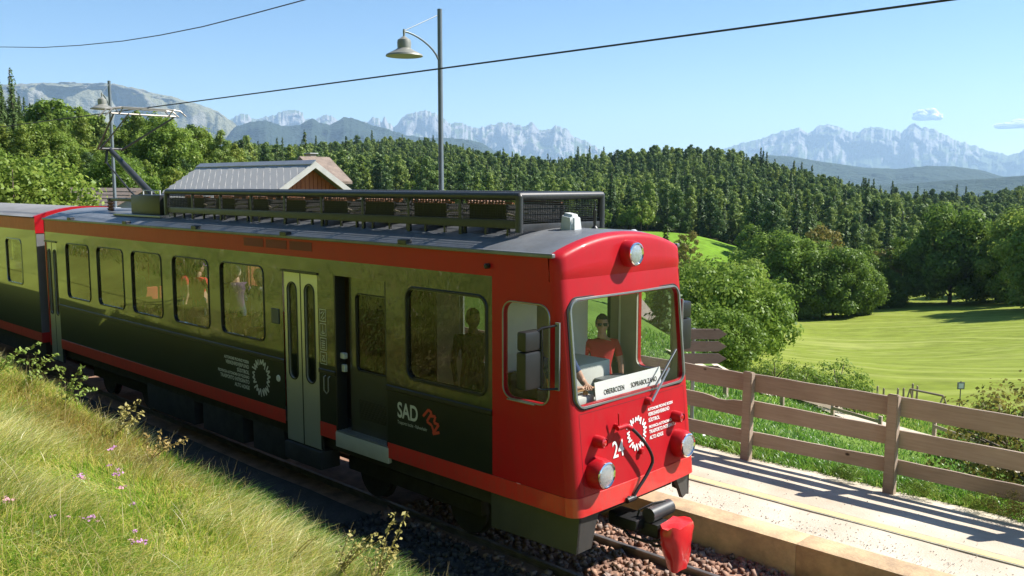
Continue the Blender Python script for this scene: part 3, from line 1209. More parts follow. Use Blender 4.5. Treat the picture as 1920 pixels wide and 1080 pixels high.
# trees round the meadow: pixel x, distance, mesh, scale
MB1 = [broad(60 + i, 11, 4.8, 2.4, 0.19, None, -0.06, 46) for i in range(3)]
MBL = [broad(70 + i, 10, 3.6, 2.4, 0.18, LEAF_LIGHT, -0.04, 36) for i in range(2)]
MBY = [broad(75, 9, 2.6, 2.0, 0.18, LEAF_YELL, 0.0, 26)]
BUSH = [broad(80 + i, 5.2, 3.0, 3.2, 0.11, None, 0.0, 40) for i in range(2)]
SHRUB = [broad(85 + i, 2.0, 1.25, 7.0, 0.05, (LEAF_BROAD, LEAF_LIGHT)[i], 0.0, 22) for i in range(2)]
SHRUBY = broad(88, 2.6, 1.5, 4.5, 0.05, LEAF_YELL, 0.0, 24)
g = np.random.default_rng(33)
for (px, D, ms, s, lab) in [
    (1400, 128, MB1[0], .74, 'round dark green tree at the corner of the meadow by the grassy slope'),
    (1440, 150, MB1[1], 1.12, 'tall spreading dark tree in the row along the meadow edge'),
    (1487, 146, MB1[2], 1.12, 'full mid green tree in the row along the meadow edge'),
    (1530, 152, MBL[0], 1.2, 'upright bright green tree in the row along the meadow edge'),
    (1565, 146, MB1[0], 1.0, 'leafy tree with low skirts where the meadow row ends'),
    (1600, 150, MB1[1], .8, 'low rounded tree at the end of the meadow row'),
    (1612, 168, MBL[1], 1.12, 'tall light green tree behind the end of the meadow row'),
    (1655, 178, MBY[0], 1.15, 'thin brownish yellow tree between two green trees behind the meadow'),
    (1688, 178, MBL[0], 1.2, 'slender bright green tree beside the brownish yellow one'),
    (1672, 168, MB1[2], .55, 'low dark thicket in the shade under the slender bright tree'),
    (1782, 172, MB1[0], 1.52, 'huge domed dark green tree standing alone over the meadow'),
    (1846, 190, MBL[1], 1.3, 'pale green tree behind the huge domed tree'),
    (1868, 176, MB1[2], .95, 'mid green tree between the domed tree and the dark one'),
    (1912, 166, MB1[1], 1.25, 'very dark tree at the shaded end of the meadow'),
    (1975, 150, MB1[0], 1.4, 'broad tree casting its shadow over the end of the meadow'),
    (2040, 140, MB1[2], 1.4, 'broad dark tree past the shaded end of the meadow'),
    (1545, 196, MBY[0], 1.5, 'golden autumn tree in front of the pine forest'),
    (1285, 175, MBY[0], 1.0, 'brownish green tree at the foot of the grassy slope'),
    (1270, 165, MBY[0], .8, 'small olive tree at the foot of the grassy slope')]:
    tree_at('broadleaf_tree', ms, px, 560, D, s, lab)
bs_ = spruce(90, 6, 2.0, 0.2, LEAF_BLUE, 0.2, 0.02)
tree_at('blue_spruce', bs_, 1331, 512, 168, .8, 'small blue spruce standing alone on the grassy slope')
for (px, D, ms, s, lab) in [
    (1330, 78, BUSH[1], 1.15, 'leafy tree behind the signpost at the edge of the grassy slope'),
    (1290, 72, BUSH[0], 1.0, 'leafy tree half hidden behind the red cab'),
    (1310, 52, BUSH[0], 1.02, 'bushy tree behind the arrow signpost'),
    (1375, 47, BUSH[1], .98, 'big round leafy bush beside the arrow signpost'),
    (1405, 62, BUSH[0], .85, 'leafy bush beside the meadow, behind the round bush'),
    (1340, 40, BUSH[0], .62, 'low leafy bush just behind the arrow boards')]:
    tree_at('leafy_bush', ms, px, 640, D, s, lab, None, 'bush')
for (px, D, ms, s, lab) in [
    (1452, 36, SHRUB[0], .8, 'small dark shrub at the start of the hedge below the meadow'),
    (1478, 37, SHRUB[1], .75, 'light green shrub second in the hedge below the meadow'),
    (1505, 36, SHRUB[0], .8, 'dark shrub in the middle of the hedge below the meadow'),
    (1535, 37, SHRUB[1], .72, 'loose shrub beside the hedge middle below the meadow'),
    (1568, 35, SHRUB[0], 1.0, 'tallest twiggy shrub of the hedge below the meadow'),
    (1604, 36, SHRUB[1], .62, 'low light shrub at the end of the hedge by the thin stakes'),
    (1850, 33, SHRUB[0], .55, 'low dark shrub beside the little signboard'),
    (1908, 25, SHRUBY, 1.1, 'bare twiggy yellow shrub past the end of the meadow fence'),
    (1955, 24, SHRUBY, 1.2, 'tall yellow leaved shrub past the end of the meadow fence')]:
    tree_at('garden_shrub', ms, px, 740, D, s, lab, None, 'shrub')

# unseen trees added behind the camera to cut fill light, mirrored in the coach
g = np.random.default_rng(55)
for i in range(30):
    x = -46 + i * 2.0 + g.uniform(-.6, .6)
    y = -7.5 - 3.5 * (i % 2) + g.uniform(-.8, .8)
    ms, nm = ((BROADS[i % 3], 'broadleaf_tree'), (PINES[i % 5], 'pine_tree'), (SPRUCES[i % 3], 'spruce_tree'))[int(g.integers(3))]
    plant_tree(nm, ms, (x, y, gz(x, y) - 0.1), 0.75, x * 5, {'broadleaf_tree': 'dark broadleaf tree added unseen atop the bank to cut fill light', 'pine_tree': 'dark pine added unseen atop the bank to cut fill light', 'spruce_tree': 'dark spruce added unseen atop the bank to cut fill light'}[nm], 'tree', nm.replace('_', ' ') + 's added unseen atop the bank to cut fill light')

NEARL = [broad(140 + i, 5.4, 2.5, 3.0, 0.10, (LEAF_LARCH, LEAF_LIGHT, LEAF_BROAD)[i], 0.0, 40) for i in range(3)]
for k_, (px_, D_, s_, lab_) in enumerate(((-30, 40, 1.02, 'olive leafy tree behind the trailer roof, before the low brown roof'), (22, 39, 0.9, 'bright leafy tree behind the trailer roof, before the low brown roof'), (70, 41, 0.98, 'dark leafy tree behind the trailer roof, before the low brown roof'), (112, 40, 0.80, 'yellowish leafy tree covering the end of the low brown roof'), (150, 41, 0.66, 'low bright bush at the corner of the low brown roof'))):
    tree_at('leafy_tree', NEARL[k_ % 3], px_, 380, D_, s_, lab_)
# ================================================================== the railcar
def glass_mat(name, tint, refl, rough=0.0, ior=1.5):
    m, nt, b = nt_of(name)
    nt.nodes.remove(b)
    L = nt.links.new
    out = [n for n in nt.nodes if n.type == 'OUTPUT_MATERIAL'][0]
    t = nt.nodes.new('ShaderNodeBsdfTransparent')
    t.inputs[0].default_value = (*tint, 1)
    gl = nt.nodes.new('ShaderNodeBsdfGlossy')
    gl.inputs['Roughness'].default_value = rough
    lw = nt.nodes.new('ShaderNodeLayerWeight')
    lw.inputs['Blend'].default_value = 0.5
    pw = nt.nodes.new('ShaderNodeMath')
    pw.operation = 'POWER'
    L(lw.outputs['Facing'], pw.inputs[0])
    pw.inputs[1].default_value = 5.0
    ad = nt.nodes.new('ShaderNodeMath')
    ad.operation = 'MULTIPLY_ADD'
    ad.use_clamp = True
    L(pw.outputs[0], ad.inputs[0])
    ad.inputs[1].default_value = 0.9
    ad.inputs[2].default_value = refl + 0.04
    mx = nt.nodes.new('ShaderNodeMixShader')
    L(ad.outputs[0], mx.inputs[0])
    L(t.outputs[0], mx.inputs[1])
    L(gl.outputs[0], mx.inputs[2])
    L(mx.outputs[0], out.inputs[0])
    MATS[name] = m
    return m


DARK = mat('anthracite_paint', (0.013, 0.013, 0.0125), 0.35, 0.0, 0.35, 0.15, 1.5, coat=1.0, coat_ior=1.56, coat_rough=0.025, bump=0.012, bscale=1.2)
RED = mat('red_paint', (0.40, 0.008, 0.015), 0.4, 0.0, 0.18, 0.07, 1.2, coat=0.15, coat_ior=1.4, coat_rough=0.05, bump=0.006, bscale=2.0)
STRIPE = mat('orange_red_stripe', (0.58, 0.022, 0.02), 0.4, 0.0, 0.5, 0.08, 2.0, coat=0.5, coat_rough=0.08)
ROOFM = mat('roof_grey_paint', (0.14, 0.15, 0.165), 0.38, 0.0, 0.5, 0.3, 1.1, bump=0.05, bscale=5)
RUBBER = mat('black_rubber', (0.012, 0.012, 0.013), 0.5, var=0.3)
FRAME = mat('window_frame_grey', (0.27, 0.28, 0.28), 0.35, 0.7, var=0.1)
ALU = mat('door_aluminium', (0.50, 0.50, 0.46), 0.32, 0.55, var=0.06, scale=1.0, bump=0.01, bscale=4)
CHROME = mat('chrome', (0.8, 0.8, 0.8), 0.08, 1.0, var=0.03)
BLACKP = mat('black_paint', (0.014, 0.014, 0.015), 0.42, var=0.3)
UNDER = mat('dusty_underframe', (0.03, 0.027, 0.024), 0.85, var=0.4, scale=4, bump=0.2, bscale=10)
SKIRT = mat('skirt_grey', (0.05, 0.05, 0.048), 0.55, var=0.15, scale=3)
GUARD = mat('guard_frame_grey', (0.032, 0.034, 0.037), 0.4, 0.0, var=0.2, scale=6)
STEEL = mat('steel_grey', (0.25, 0.26, 0.27), 0.4, 0.6, var=0.15)
WHITE = mat('white_paint', (0.78, 0.78, 0.76), 0.5, var=0.04)
CREAM = mat('cab_cream', (0.62, 0.61, 0.55), 0.55, var=0.06)
CREAMD = mat('cab_beige', (0.40, 0.38, 0.31), 0.6, var=0.08)
LETTER = mat('lettering_white', (0.72, 0.73, 0.72), 0.5, var=0.02)
LETTERG = mat('lettering_pale_grey', (0.50, 0.52, 0.52), 0.5, var=0.02)
LETTERB = mat('lettering_black', (0.02, 0.02, 0.02), 0.5, var=0.02)
LOGORED = mat('logo_red', (0.48, 0.05, 0.03), 0.5, var=0.03)
REDLENS = mat('red_lens', (0.45, 0.01, 0.015), 0.08, var=0.1, coat=1.0)
LENS = mat('ribbed_lens', (0.50, 0.53, 0.54), 0.14, 0.55, var=0.15, scale=30, coat=1.0, bump=0.5, bscale=70)
GLASS_SIDE = glass_mat('tinted_window_glass', (0.50, 0.52, 0.51), 0.10)
GLASS_DOOR = glass_mat('door_glass', (0.34, 0.35, 0.34), 0.02)
GLASS_CAB = glass_mat('cab_glass', (0.80, 0.83, 0.82), 0.01)
GLASS_WS = glass_mat('windscreen_glass', (0.88, 0.90, 0.89), 0.015)
CURT = mat('mauve_curtain', (0.30, 0.26, 0.28), 0.9, var=0.15, scale=6)
SEATM = mat('seat_red_fabric', (0.42, 0.06, 0.05), 0.85, var=0.1)
BROWNI = mat('insulator_brown', (0.26, 0.12, 0.06), 0.35, var=0.2, scale=8)
COVERM = mat('red_vinyl', (0.62, 0.02, 0.025), 0.28, var=0.1, scale=4, coat=0.6, bump=0.5, bscale=7)
GREYPL = mat('pale_grey_plastic', (0.55, 0.57, 0.57), 0.45, var=0.05)
BRASSY = mat('contact_strip', (0.27, 0.25, 0.225), 0.4, 0.5, var=0.2)

YN, YF = 6.90, 9.15


def add_grime(m, dust, amount, scale):
    """patchy road dust and brake dust lying on the paint"""
    nt = m.node_tree
    b = nt.nodes['Principled BSDF']
    src = b.inputs['Base Color'].links[0].from_socket
    tc = nt.nodes.new('ShaderNodeTexCoord')
    mp = nt.nodes.new('ShaderNodeMapping')
    mp.inputs['Scale'].default_value = (scale, scale, scale * 0.35)
    n = nt.nodes.new('ShaderNodeTexNoise')
    n.inputs['Detail'].default_value = 9
    n.inputs['Roughness'].default_value = 0.75
    nt.links.new(tc.outputs['Object'], mp.inputs[0])
    nt.links.new(mp.outputs[0], n.inputs['Vector'])
    r = nt.nodes.new('ShaderNodeMapRange')
    r.inputs['From Min'].default_value = 0.45
    r.inputs['From Max'].default_value = 0.8
    r.inputs['To Max'].default_value = amount
    nt.links.new(n.outputs['Fac'], r.inputs[0])
    mx = nt.nodes.new('ShaderNodeMix')
    mx.data_type = 'RGBA'
    nt.links.new(r.outputs[0], mx.inputs[0])
    nt.links.new(src, mx.inputs[6])
    mx.inputs[7].default_value = (*dust, 1)
    nt.links.new(mx.outputs[2], b.inputs['Base Color'])
    r2 = nt.nodes.new('ShaderNodeMapRange')
    r2.inputs['To Min'].default_value = 0.25
    r2.inputs['To Max'].default_value = 0.6
    nt.links.new(n.outputs['Fac'], r2.inputs[0])
    nt.links.new(r2.outputs[0], b.inputs['Roughness'])


add_grime(RED, (0.16, 0.05, 0.04), 0.22, 2.2)
add_grime(STRIPE, (0.2, 0.1, 0.07), 0.45, 3.0)
add_grime(SKIRT, (0.09, 0.075, 0.06), 0.4, 4.0)
add_grime(ROOFM, (0.11, 0.10, 0.09), 0.6, 2.5)
add_grime(GUARD, (0.07, 0.06, 0.05), 0.3, 5.0)
YC = (YN + YF) / 2
XR = -20.45


def xf(z):
    return -5.73 - 0.103 * (z - 0.92)


def rr_pts(a, b, c, d, r, n=6):
    """rounded rectangle outline, counter-clockwise in (s, t)"""
    out = []
    for (cx_, cy_, a0) in ((b - r, d - r, 0), (a + r, d - r, 90), (a + r, c + r, 180), (b - r, c + r, 270)):
        for k in range(n + 1):
            t = R(a0 + 90 * k / n)
            out.append((cx_ + r * math.cos(t), cy_ + r * math.sin(t)))
    return out


def wall(mb, s0, s1, t0, t1, holes, P, depth=0.06, gs=(), gt=(), n=6):
    """sheet in (s, t) with rounded openings; P(s, t, d) maps to space, d = depth inwards"""
    S, T = {s0, s1, *gs}, {t0, t1, *gt}
    for (a, b, c, d, r) in holes:
        S |= {a, a + r, b - r, b}
        T |= {c, c + r, d - r, d}
    S = sorted(s for s in S if s0 - 1e-9 <= s <= s1 + 1e-9)
    T = sorted(t for t in T if t0 - 1e-9 <= t <= t1 + 1e-9)
    for i in range(len(S) - 1):
        for j in range(len(T) - 1):
            ms, mt_ = (S[i] + S[i + 1]) / 2, (T[j] + T[j + 1]) / 2
            if any(a < ms < b and c < mt_ < d for (a, b, c, d, r) in holes):
                continue
            mb.add([P(S[i], T[j], 0), P(S[i + 1], T[j], 0), P(S[i + 1], T[j + 1], 0), P(S[i], T[j + 1], 0)], [(0, 1, 2, 3)])
    for (a, b, c, d, r) in holes:
        pts = rr_pts(a, b, c, d, r, n)
        m = n + 1
        for k, cor in enumerate(((b, d), (a, d), (a, c), (b, c))):
            arc = pts[k * m:(k + 1) * m]
            if r > 1e-4:
                for q in range(len(arc) - 1):
                    mb.add([P(*cor, 0), P(*arc[q], 0), P(*arc[q + 1], 0)], [(0, 1, 2)])
        N = len(pts)
        vs = [P(*p, 0) for p in pts] + [P(*p, depth) for p in pts]
        mb.add(vs, [(k, (k + 1) % N, (k + 1) % N + N, k + N) for k in range(N)])
    return mb


def ring(mb, a, b, c, d, r, w, P, proud=0.012, deep=0.03, n=6):
    """rubber or metal surround of a rounded opening"""
    o = rr_pts(a - w, b + w, c - w, d + w, r + w, n)
    i = rr_pts(a, b, c, d, r, n)
    N = len(o)
    vs = [P(*p, 0.001) for p in o] + [P(p[0] * 0.75 + q[0] * 0.25, p[1] * 0.75 + q[1] * 0.25, -proud) for p, q in zip(o, i)] + [P(p[0] * 0.25 + q[0] * 0.75, p[1] * 0.25 + q[1] * 0.75, -proud) for p, q in zip(o, i)] + [P(*p, deep) for p in i]
    fs = []
    for l in range(3):
        fs += [(l * N + k, l * N + (k + 1) % N, (l + 1) * N + (k + 1) % N, (l + 1) * N + k) for k in range(N)]
    return mb.add(vs, fs)


def pane(mb, a, b, c, d, r, P, depth=0.02, n=6):
    pts = rr_pts(a, b, c, d, r, n)
    return mb.add([P(*p, depth) for p in pts], [tuple(range(len(pts)))])


def near(s, t, d):
    return (s, YN + d, t)


def far(s, t, d):
    return (s, YF - d, t)


def front(s, t, d):
    return (xf(t) - d, s, t)


def text_mesh(s, size, align='LEFT', bold=0.0, sx=1.0, spacing=1.0):
    cu = bpy.data.curves.new('lettering', 'FONT')
    cu.body = s
    cu.size = size
    cu.align_x = align
    cu.offset = bold
    cu.space_character = spacing
    o = bpy.data.objects.new('lettering', cu)
    COL.objects.link(o)
    bpy.context.view_layer.update()
    dg = bpy.context.evaluated_depsgraph_get()
    me = bpy.data.meshes.new_from_object(o.evaluated_get(dg))
    vs = [(v.co.x * sx, v.co.y) for v in me.vertices]
    fs = [tuple(p.vertices) for p in me.polygons]
    bpy.data.objects.remove(o)
    bpy.data.curves.remove(cu)
    bpy.data.meshes.remove(me)
    return vs, fs


def lettering(name, s, size, s0, t0, P, mt, parent, align='LEFT', bold=0.0, flip=1, sx=1.0, depth=-0.004, spacing=1.0):
    vs, fs = text_mesh(s, size, align, bold, sx, spacing)
    mb = MB()
    mb.add([P(s0 + flip * x, t0 + y, depth) for x, y in vs], fs)
    return mb.build(name, mt, parent)


def star(mb, s0, t0, Rad, P, depth=-0.004, n=26, w=0.013, sq=1.0):
    """ring of short radial zigzag strokes round an open centre"""
    rnd = random.Random(5)
    pts = []
    for k in range(n * 2):
        a = 2 * math.pi * k / (n * 2)
        r = Rad * (rnd.uniform(0.86, 1.0) if k % 2 else rnd.uniform(0.56, 0.68))
        pts.append((s0 + r * math.cos(a) * sq, t0 + r * math.sin(a)))
    for k in range(len(pts)):
        if k % 7 == 5:
            continue
        (ax, ay), (bx, by) = pts[k], pts[(k + 1) % len(pts)]
        dx, dy = bx - ax, by - ay
        l = math.hypot(dx, dy)
        nx, ny = -dy / l * w / 2, dx / l * w / 2
        mb.add([P(ax + nx, ay + ny, depth), P(ax - nx, ay - ny, depth), P(bx - nx, by - ny, depth - 0.0004 * (k % 2)), P(bx + nx, by + ny, depth - 0.0004 * (k % 2))], [(0, 1, 2, 3)])
    return mb


CAR = empty('railcar', (-13.0, YC, 0.0), 0, 'red and anthracite electric railcar numbered 24 standing at the platform', 'train')

WZ0, WZ1 = 2.07, 3.15
WINS = [(-19.27, -18.12), (-17.70, -16.55), (-16.16, -15.0), (-14.55, -13.35), (-12.94, -11.70)]
BIG = (-8.40, -7.06, 2.03, 3.10)
D1 = (-11.18, -10.31)
D2 = (-9.93, -8.82)
DR = (-20.42, -19.80)
XCAB = -6.95

# --- side walls
for P_, sd in ((near, 'near'), (far, 'far')):
    mb = MB()
    wall(mb, DR[1], D1[0], 1.12, 3.36, [(a, b, WZ0, WZ1, 0.10) for a, b in WINS], P_)
    mb.build('side_panel', DARK, CAR)
    mb = MB()
    wall(mb, D1[1], D2[0], 1.12, 3.36, [], P_)
    mb.build('side_panel', DARK, CAR)
    mb = MB()
    wall(mb, D2[1], XCAB, 1.12, 3.36, [(*BIG, 0.11)], P_)
    mb.build('side_panel', DARK, CAR)
    mb = MB()
    for a_, b_, c_ in ((*D1, 3.14), (*D2, 3.16), (*DR, 3.16)):
        wall(MB(), a_, b_, c_, 3.36, [], P_).build('door_header', DARK, CAR)
    mb = MB()
    wall(mb, XR, XCAB, 3.36, 3.62, [], P_)
    mb.build('cantrail', RED, CAR)
    # belt moulding
    for a, b in ((DR[1], D1[0]), (D1[1], D2[0]), (D2[1], XCAB)):
        mb = MB()
        mb.add([P_(a, 1.80, -0.001), P_(b, 1.80, -0.001), P_(b, 1.81, -0.012), P_(a, 1.81, -0.012), P_(b, 1.855, -0.012), P_(a, 1.855, -0.012), P_(b, 1.865, -0.001), P_(a, 1.865, -0.001)], [(0, 1, 2, 3), (3, 2, 4, 5), (5, 4, 6, 7)])
        mb.build('belt_moulding', BLACKP, CAR)
        mb = MB()
        wall(mb, a, b, 0.92, 1.12, [], lambda s, t, d, P_=P_: P_(s, t, d - 0.006))
        mb.add([P_(a, 1.12, -0.006), P_(b, 1.12, -0.006), P_(b, 1.12, 0.004), P_(a, 1.12, 0.004)], [(0, 1, 2, 3)])
        mb.build('stripe', STRIPE, CAR)
    # cab side, red, leaning front edge
    mb = MB()
    rc = 0.13
    hol = [(-6.77, -6.12, 2.06, 3.10, 0.12)] if sd == 'near' else [(-6.57, -6.06, 2.10, 3.10, 0.10)]

    def cabP(s, t, d, P_=P_):
        e = xf(t) - rc
        # stretch the last strip so that it meets the leaning nose
        if s > -6.0001:
            s = e
        return P_(s, t, d)
    wall(mb, XCAB, -6.0, 1.12, 3.62, hol, cabP, gt=(1.6, 3.36))
    mb.build('cab_side', RED, CAR, True, 30)
    mb = MB()
    wall(mb, XCAB, -6.0, 0.92, 1.12, [], lambda s, t, d, P_=P_: cabP(s, t, d - 0.006, P_))
    mb.build('stripe', STRIPE, CAR)
    # windows of the saloon
    for a, b in WINS:
        f = ring(MB(), a, b, WZ0, WZ1, 0.10, 0.025, P_).build('window', RUBBER, CAR, True)
        pane(MB(), a, b, WZ0, WZ1, 0.10, P_).build('pane', GLASS_SIDE if sd == 'near' else GLASS_CAB, f)
        if sd == 'far':
            # gathered curtains drawn over most of the window
            for (ca, cb) in ((b - 0.34, b + 0.05),):
                cmb = MB()
                nn_ = 26
                for k in range(nn_):
                    u0, u1 = ca + (cb - ca) * k / nn_, ca + (cb - ca) * (k + 1) / nn_
                    y0_, y1_ = YF - 0.12 + 0.02 * math.sin(k * 1.5), YF - 0.12 + 0.02 * math.sin((k + 1) * 1.5)
                    cmb.add([(u0, y0_, WZ0 - 0.1), (u1, y1_, WZ0 - 0.1), (u1, y1_, WZ1 + 0.08), (u0, y0_, WZ1 + 0.08)], [(0, 1, 2, 3)])
                cmb.build('curtain', CURT, CAR, True, 80)
    if sd == 'far':
        for xa_, xb_ in (D1, D2, DR):
            wh = (xa_ + 0.14, xb_ - 0.14, 1.75, 3.0, 0.08)
            dl = wall(MB(), xa_ + 0.003, xb_ - 0.003, 0.7, 3.139, [wh], lambda s, t, d: far(s, t, d + 0.012), 0.03).build('closed_door', ALU, CAR)
            pane(MB(), *wh, lambda s, t, d: far(s, t, d + 0.012)).build('pane', GLASS_CAB, dl)
    if sd == 'near':
        f = ring(MB(), *BIG, 0.11, 0.045, P_, 0.018).build('window', RUBBER, CAR, True)
        pane(MB(), *BIG, 0.11, P_).build('pane', GLASS_DOOR, f)
        f = ring(MB(), *hol[0], 0.022, P_, 0.012).build('cab_side_window', FRAME, CAR, True)
        pane(MB(), *hol[0], P_, 0.018).build('pane', GLASS_CAB, f)
    else:
        f = ring(MB(), *hol[0], 0.03, P_, 0.012).build('cab_side_window', FRAME, CAR, True)
        pane(MB(), *hol[0], P_, 0.018).build('pane', GLASS_CAB, f)

mb = MB()
wall(mb, XR + 0.1, -7.76, 1.0, 3.39, [(a - 0.03, b + 0.03, WZ0 - 0.03, WZ1 + 0.03, 0.11) for a, b in WINS] + [(a + 0.1, b - 0.1, 1.7, 3.05, 0.1) for a, b in (D1, D2)], lambda s, t, d: far(s, t, d + 0.065), 0.01)
mb.build('interior_lining', CREAM, CAR)
fb = ring(MB(), *BIG, 0.11, 0.045, far, 0.018).build('window', RUBBER, CAR, True)
pane(MB(), *BIG, 0.11, far).build('pane', GLASS_CAB, fb)
# far side: the wall piece with the crew door window, seen through the windscreen
mb = MB()
wall(mb, -7.75, -6.70, 1.15, 3.36, [(-7.5, -6.84, 2.10, 3.12, 0.09)], lambda s, t, d: far(s, t, d + 0.075), 0.03)
mb.build('crew_door_lining', CREAMD, CAR)
f = ring(MB(), -7.5, -6.84, 2.10, 3.12, 0.09, 0.03, lambda s, t, d: (s, YF - 0.08 - d, t), 0.01).build('crew_door_window', CREAM, CAR, True)
mb = MB()
wall(mb, -7.0, -5.98, 1.15, 3.36, [(-6.57, -6.06, 2.10, 3.10, 0.10)], lambda s, t, d: far(s, t, d + 0.07), 0.03)
mb.build('cab_side_lining', CREAMD, CAR)

# --- nose: front panel with windscreen opening, rounded corners, forehead, front stripe
rc = 0.13
WS = (YN + 0.125, YF - 0.125, 2.06, 3.15, 0.11)


def bow(y):
    u = (y - YC) / (YF - YC)
    return 0.03 * (1 - u * u)


def nose(s, t, d):
    """s runs along the plan of the nose: straight across with quarter-round corners"""
    y0, y1 = YN + rc, YF - rc
    if y0 <= s <= y1:
        return (xf(t) + bow(s) - bow(y0) - d, s, t)
    if s < y0:
        a = (y0 - s) / rc * math.pi / 2 / (math.pi / 2)
        a = min(a, 1.0) * math.pi / 2
        return (xf(t) - rc + (rc - d) * math.cos(a), y0 - (rc - d) * math.sin(a), t)
    a = min((s - y1) / rc, 1.0) * math.pi / 2
    return (xf(t) - rc + (rc - d) * math.cos(a), y1 + (rc - d) * math.sin(a), t)


ARC = [YN + rc * k / 6 for k in range(7)] + [YF - rc * k / 6 for k in range(7)]
MIDS = [YN + rc + (YF - YN - 2 * rc) * k / 10 for k in range(11)]
mb = MB()
wall(mb, YN, YF, 1.12, 3.39, [(YN + rc + 0.02, YF - rc - 0.02, WS[2], WS[3], 0.1)], nose, 0.05, ARC + MIDS, (1.5, 1.8))
mb.build('front_panel', RED, CAR, True, 35)
WSP = (YN + rc + 0.02, YF - rc - 0.02, WS[2], WS[3], 0.1)
f = ring(MB(), *WSP, 0.036, nose, 0.022, 0.03, 8).build('windscreen', FRAME, CAR, True)
ring(MB(), WSP[0] - 0.034, WSP[1] + 0.034, WSP[2] - 0.034, WSP[3] + 0.034, 0.13, 0.014, nose, 0.010, 0.002, 8).build('seal', RUBBER, f, True)
# glass follows the bow of the nose
mb = MB()
ys = [WSP[0] + (WSP[1] - WSP[0]) * k / 12 for k in range(13)]
for k in range(12):
    mb.add([nose(ys[k], WSP[2], 0.018), nose(ys[k + 1], WSP[2], 0.018), nose(ys[k + 1], WSP[3], 0.018), nose(ys[k], WSP[3], 0.018)], [(0, 1, 2, 3)])
mb.build('pane', GLASS_WS, f, True, 60)
mb = MB()
wall(mb, YN, YF, 0.92, 1.12, [], lambda s, t, d: nose(s, t, d - 0.008), 0.05, ARC + MIDS)
for k in range(len(sorted(ARC + MIDS)) - 1):
    q = sorted(ARC + MIDS)
    mb.add([nose(q[k], 1.12, -0.008), nose(q[k + 1], 1.12, -0.008), nose(q[k + 1], 1.125, 0.006), nose(q[k], 1.125, 0.006)], [(0, 1, 2, 3)])
mb.build('stripe', STRIPE, CAR, True, 50)


def ztop(y):
    u = abs((y - YC) / (YF - YC))
    return 3.635 + 0.205 * (1 - u ** 2.2)


# forehead: swells forward of the front panel, rolls back into the roof
mb = MB()
SS = sorted(set(ARC + MIDS + [YN + rc + (YF - YN - 2 * rc) * k / 20 for k in range(21)]))
rows = []
for k in range(11):
    row = []
    for s in SS:
        base = nose(s, 3.39, 0)
        zt = ztop(base[1])
        u = k / 10
        edge = 1 - min(1, max(0, (abs(base[1] - YC) - 0.75) / 0.37)) ** 2
        push = 0.022 * min(1, u * 6) * (0.35 + 0.65 * edge)
        if u <= 0.62:
            z = 3.385 + (zt - 0.065 - 3.385) * (u / 0.62)
            back = 0.103 * (z - 3.39)
        else:
            a = (u - 0.62) / 0.38 * math.pi / 2
            z = zt - 0.065 + 0.065 * math.sin(a)
            back = 0.103 * (z - 3.39) + 0.12 * (1 - math.cos(a))
        yy = base[1]
        row.append((base[0] - back + push, yy, z))
    rows.append(row)
rows.insert(0, [(nose(s, 3.39, 0)[0] - 0.004, nose(s, 3.39, 0)[1], 3.392) for s in SS])
for i in range(len(rows) - 1):
    for k in range(len(SS) - 1):
        mb.add([rows[i][k], rows[i][k + 1], rows[i + 1][k + 1], rows[i + 1][k]], [(0, 1, 2, 3)])
mb.build('forehead', RED, CAR, True, 50)
XTOP = max(p[0] for p in rows[-1]) - 0.03

# --- roof
mb = MB()
NY_ = 22
ysr = [YN - 0.02 + (YF - YN + 0.04) * k / NY_ for k in range(NY_ + 1)]
xs_ = [XR - 0.02, -17, -14, -11, -8, -6.6, -6.30, -6.16]
for i in range(len(xs_) - 1):
    for k in range(NY_):
        def rp_(x, y):
            zz = ztop(min(max(y, YN), YF)) + 0.012
            if x > -6.2:
                zz -= 0.0
            if y < YN or y > YF:
                zz -= 0.02
            return (x, y, zz)
        mb.add([rp_(xs_[i], ysr[k]), rp_(xs_[i + 1], ysr[k]), rp_(xs_[i + 1], ysr[k + 1]), rp_(xs_[i], ysr[k + 1])], [(0, 1, 2, 3)])
# tongue of the roof sheet that runs out over the forehead
for k in range(NY_):
    a, b = ysr[k], ysr[k + 1]
    mb.add([(-6.16, a, rp_(-6.16, a)[2]), (-6.16, b, rp_(-6.16, b)[2]), (-6.10, b, ztop(min(max(b, YN), YF)) - 0.006), (-6.10, a, ztop(min(max(a, YN), YF)) - 0.006)], [(0, 1, 2, 3)])
mb.build('roof', ROOFM, CAR, True, 50)
for y0, y1 in ((YN - 0.035, YN + 0.02), (YF - 0.02, YF + 0.035)):
    MB().cbox(XR, -6.05, y0, y1, 3.605, 3.652, 0.012).build('gutter', ROOFM, CAR, True, 60)
for k in range(5):
    x = -19.0 + k * 2.62
    MB().cbox(x, x + 0.16, YN - 0.05, YN + 0.05, 3.64, 3.70, 0.012).build('roof_bracket', GUARD, CAR)
# end wall
mb = MB()
poly = [(XR, YN, 0.92)] + [(XR, YF, 0.92)] + [(XR, y, ztop(y)) for y in [YF - (YF - YN) * k / 12 for k in range(13)]]
mb.prism(poly, (0.04, 0, 0))
mb.build('end_wall', RED, CAR)

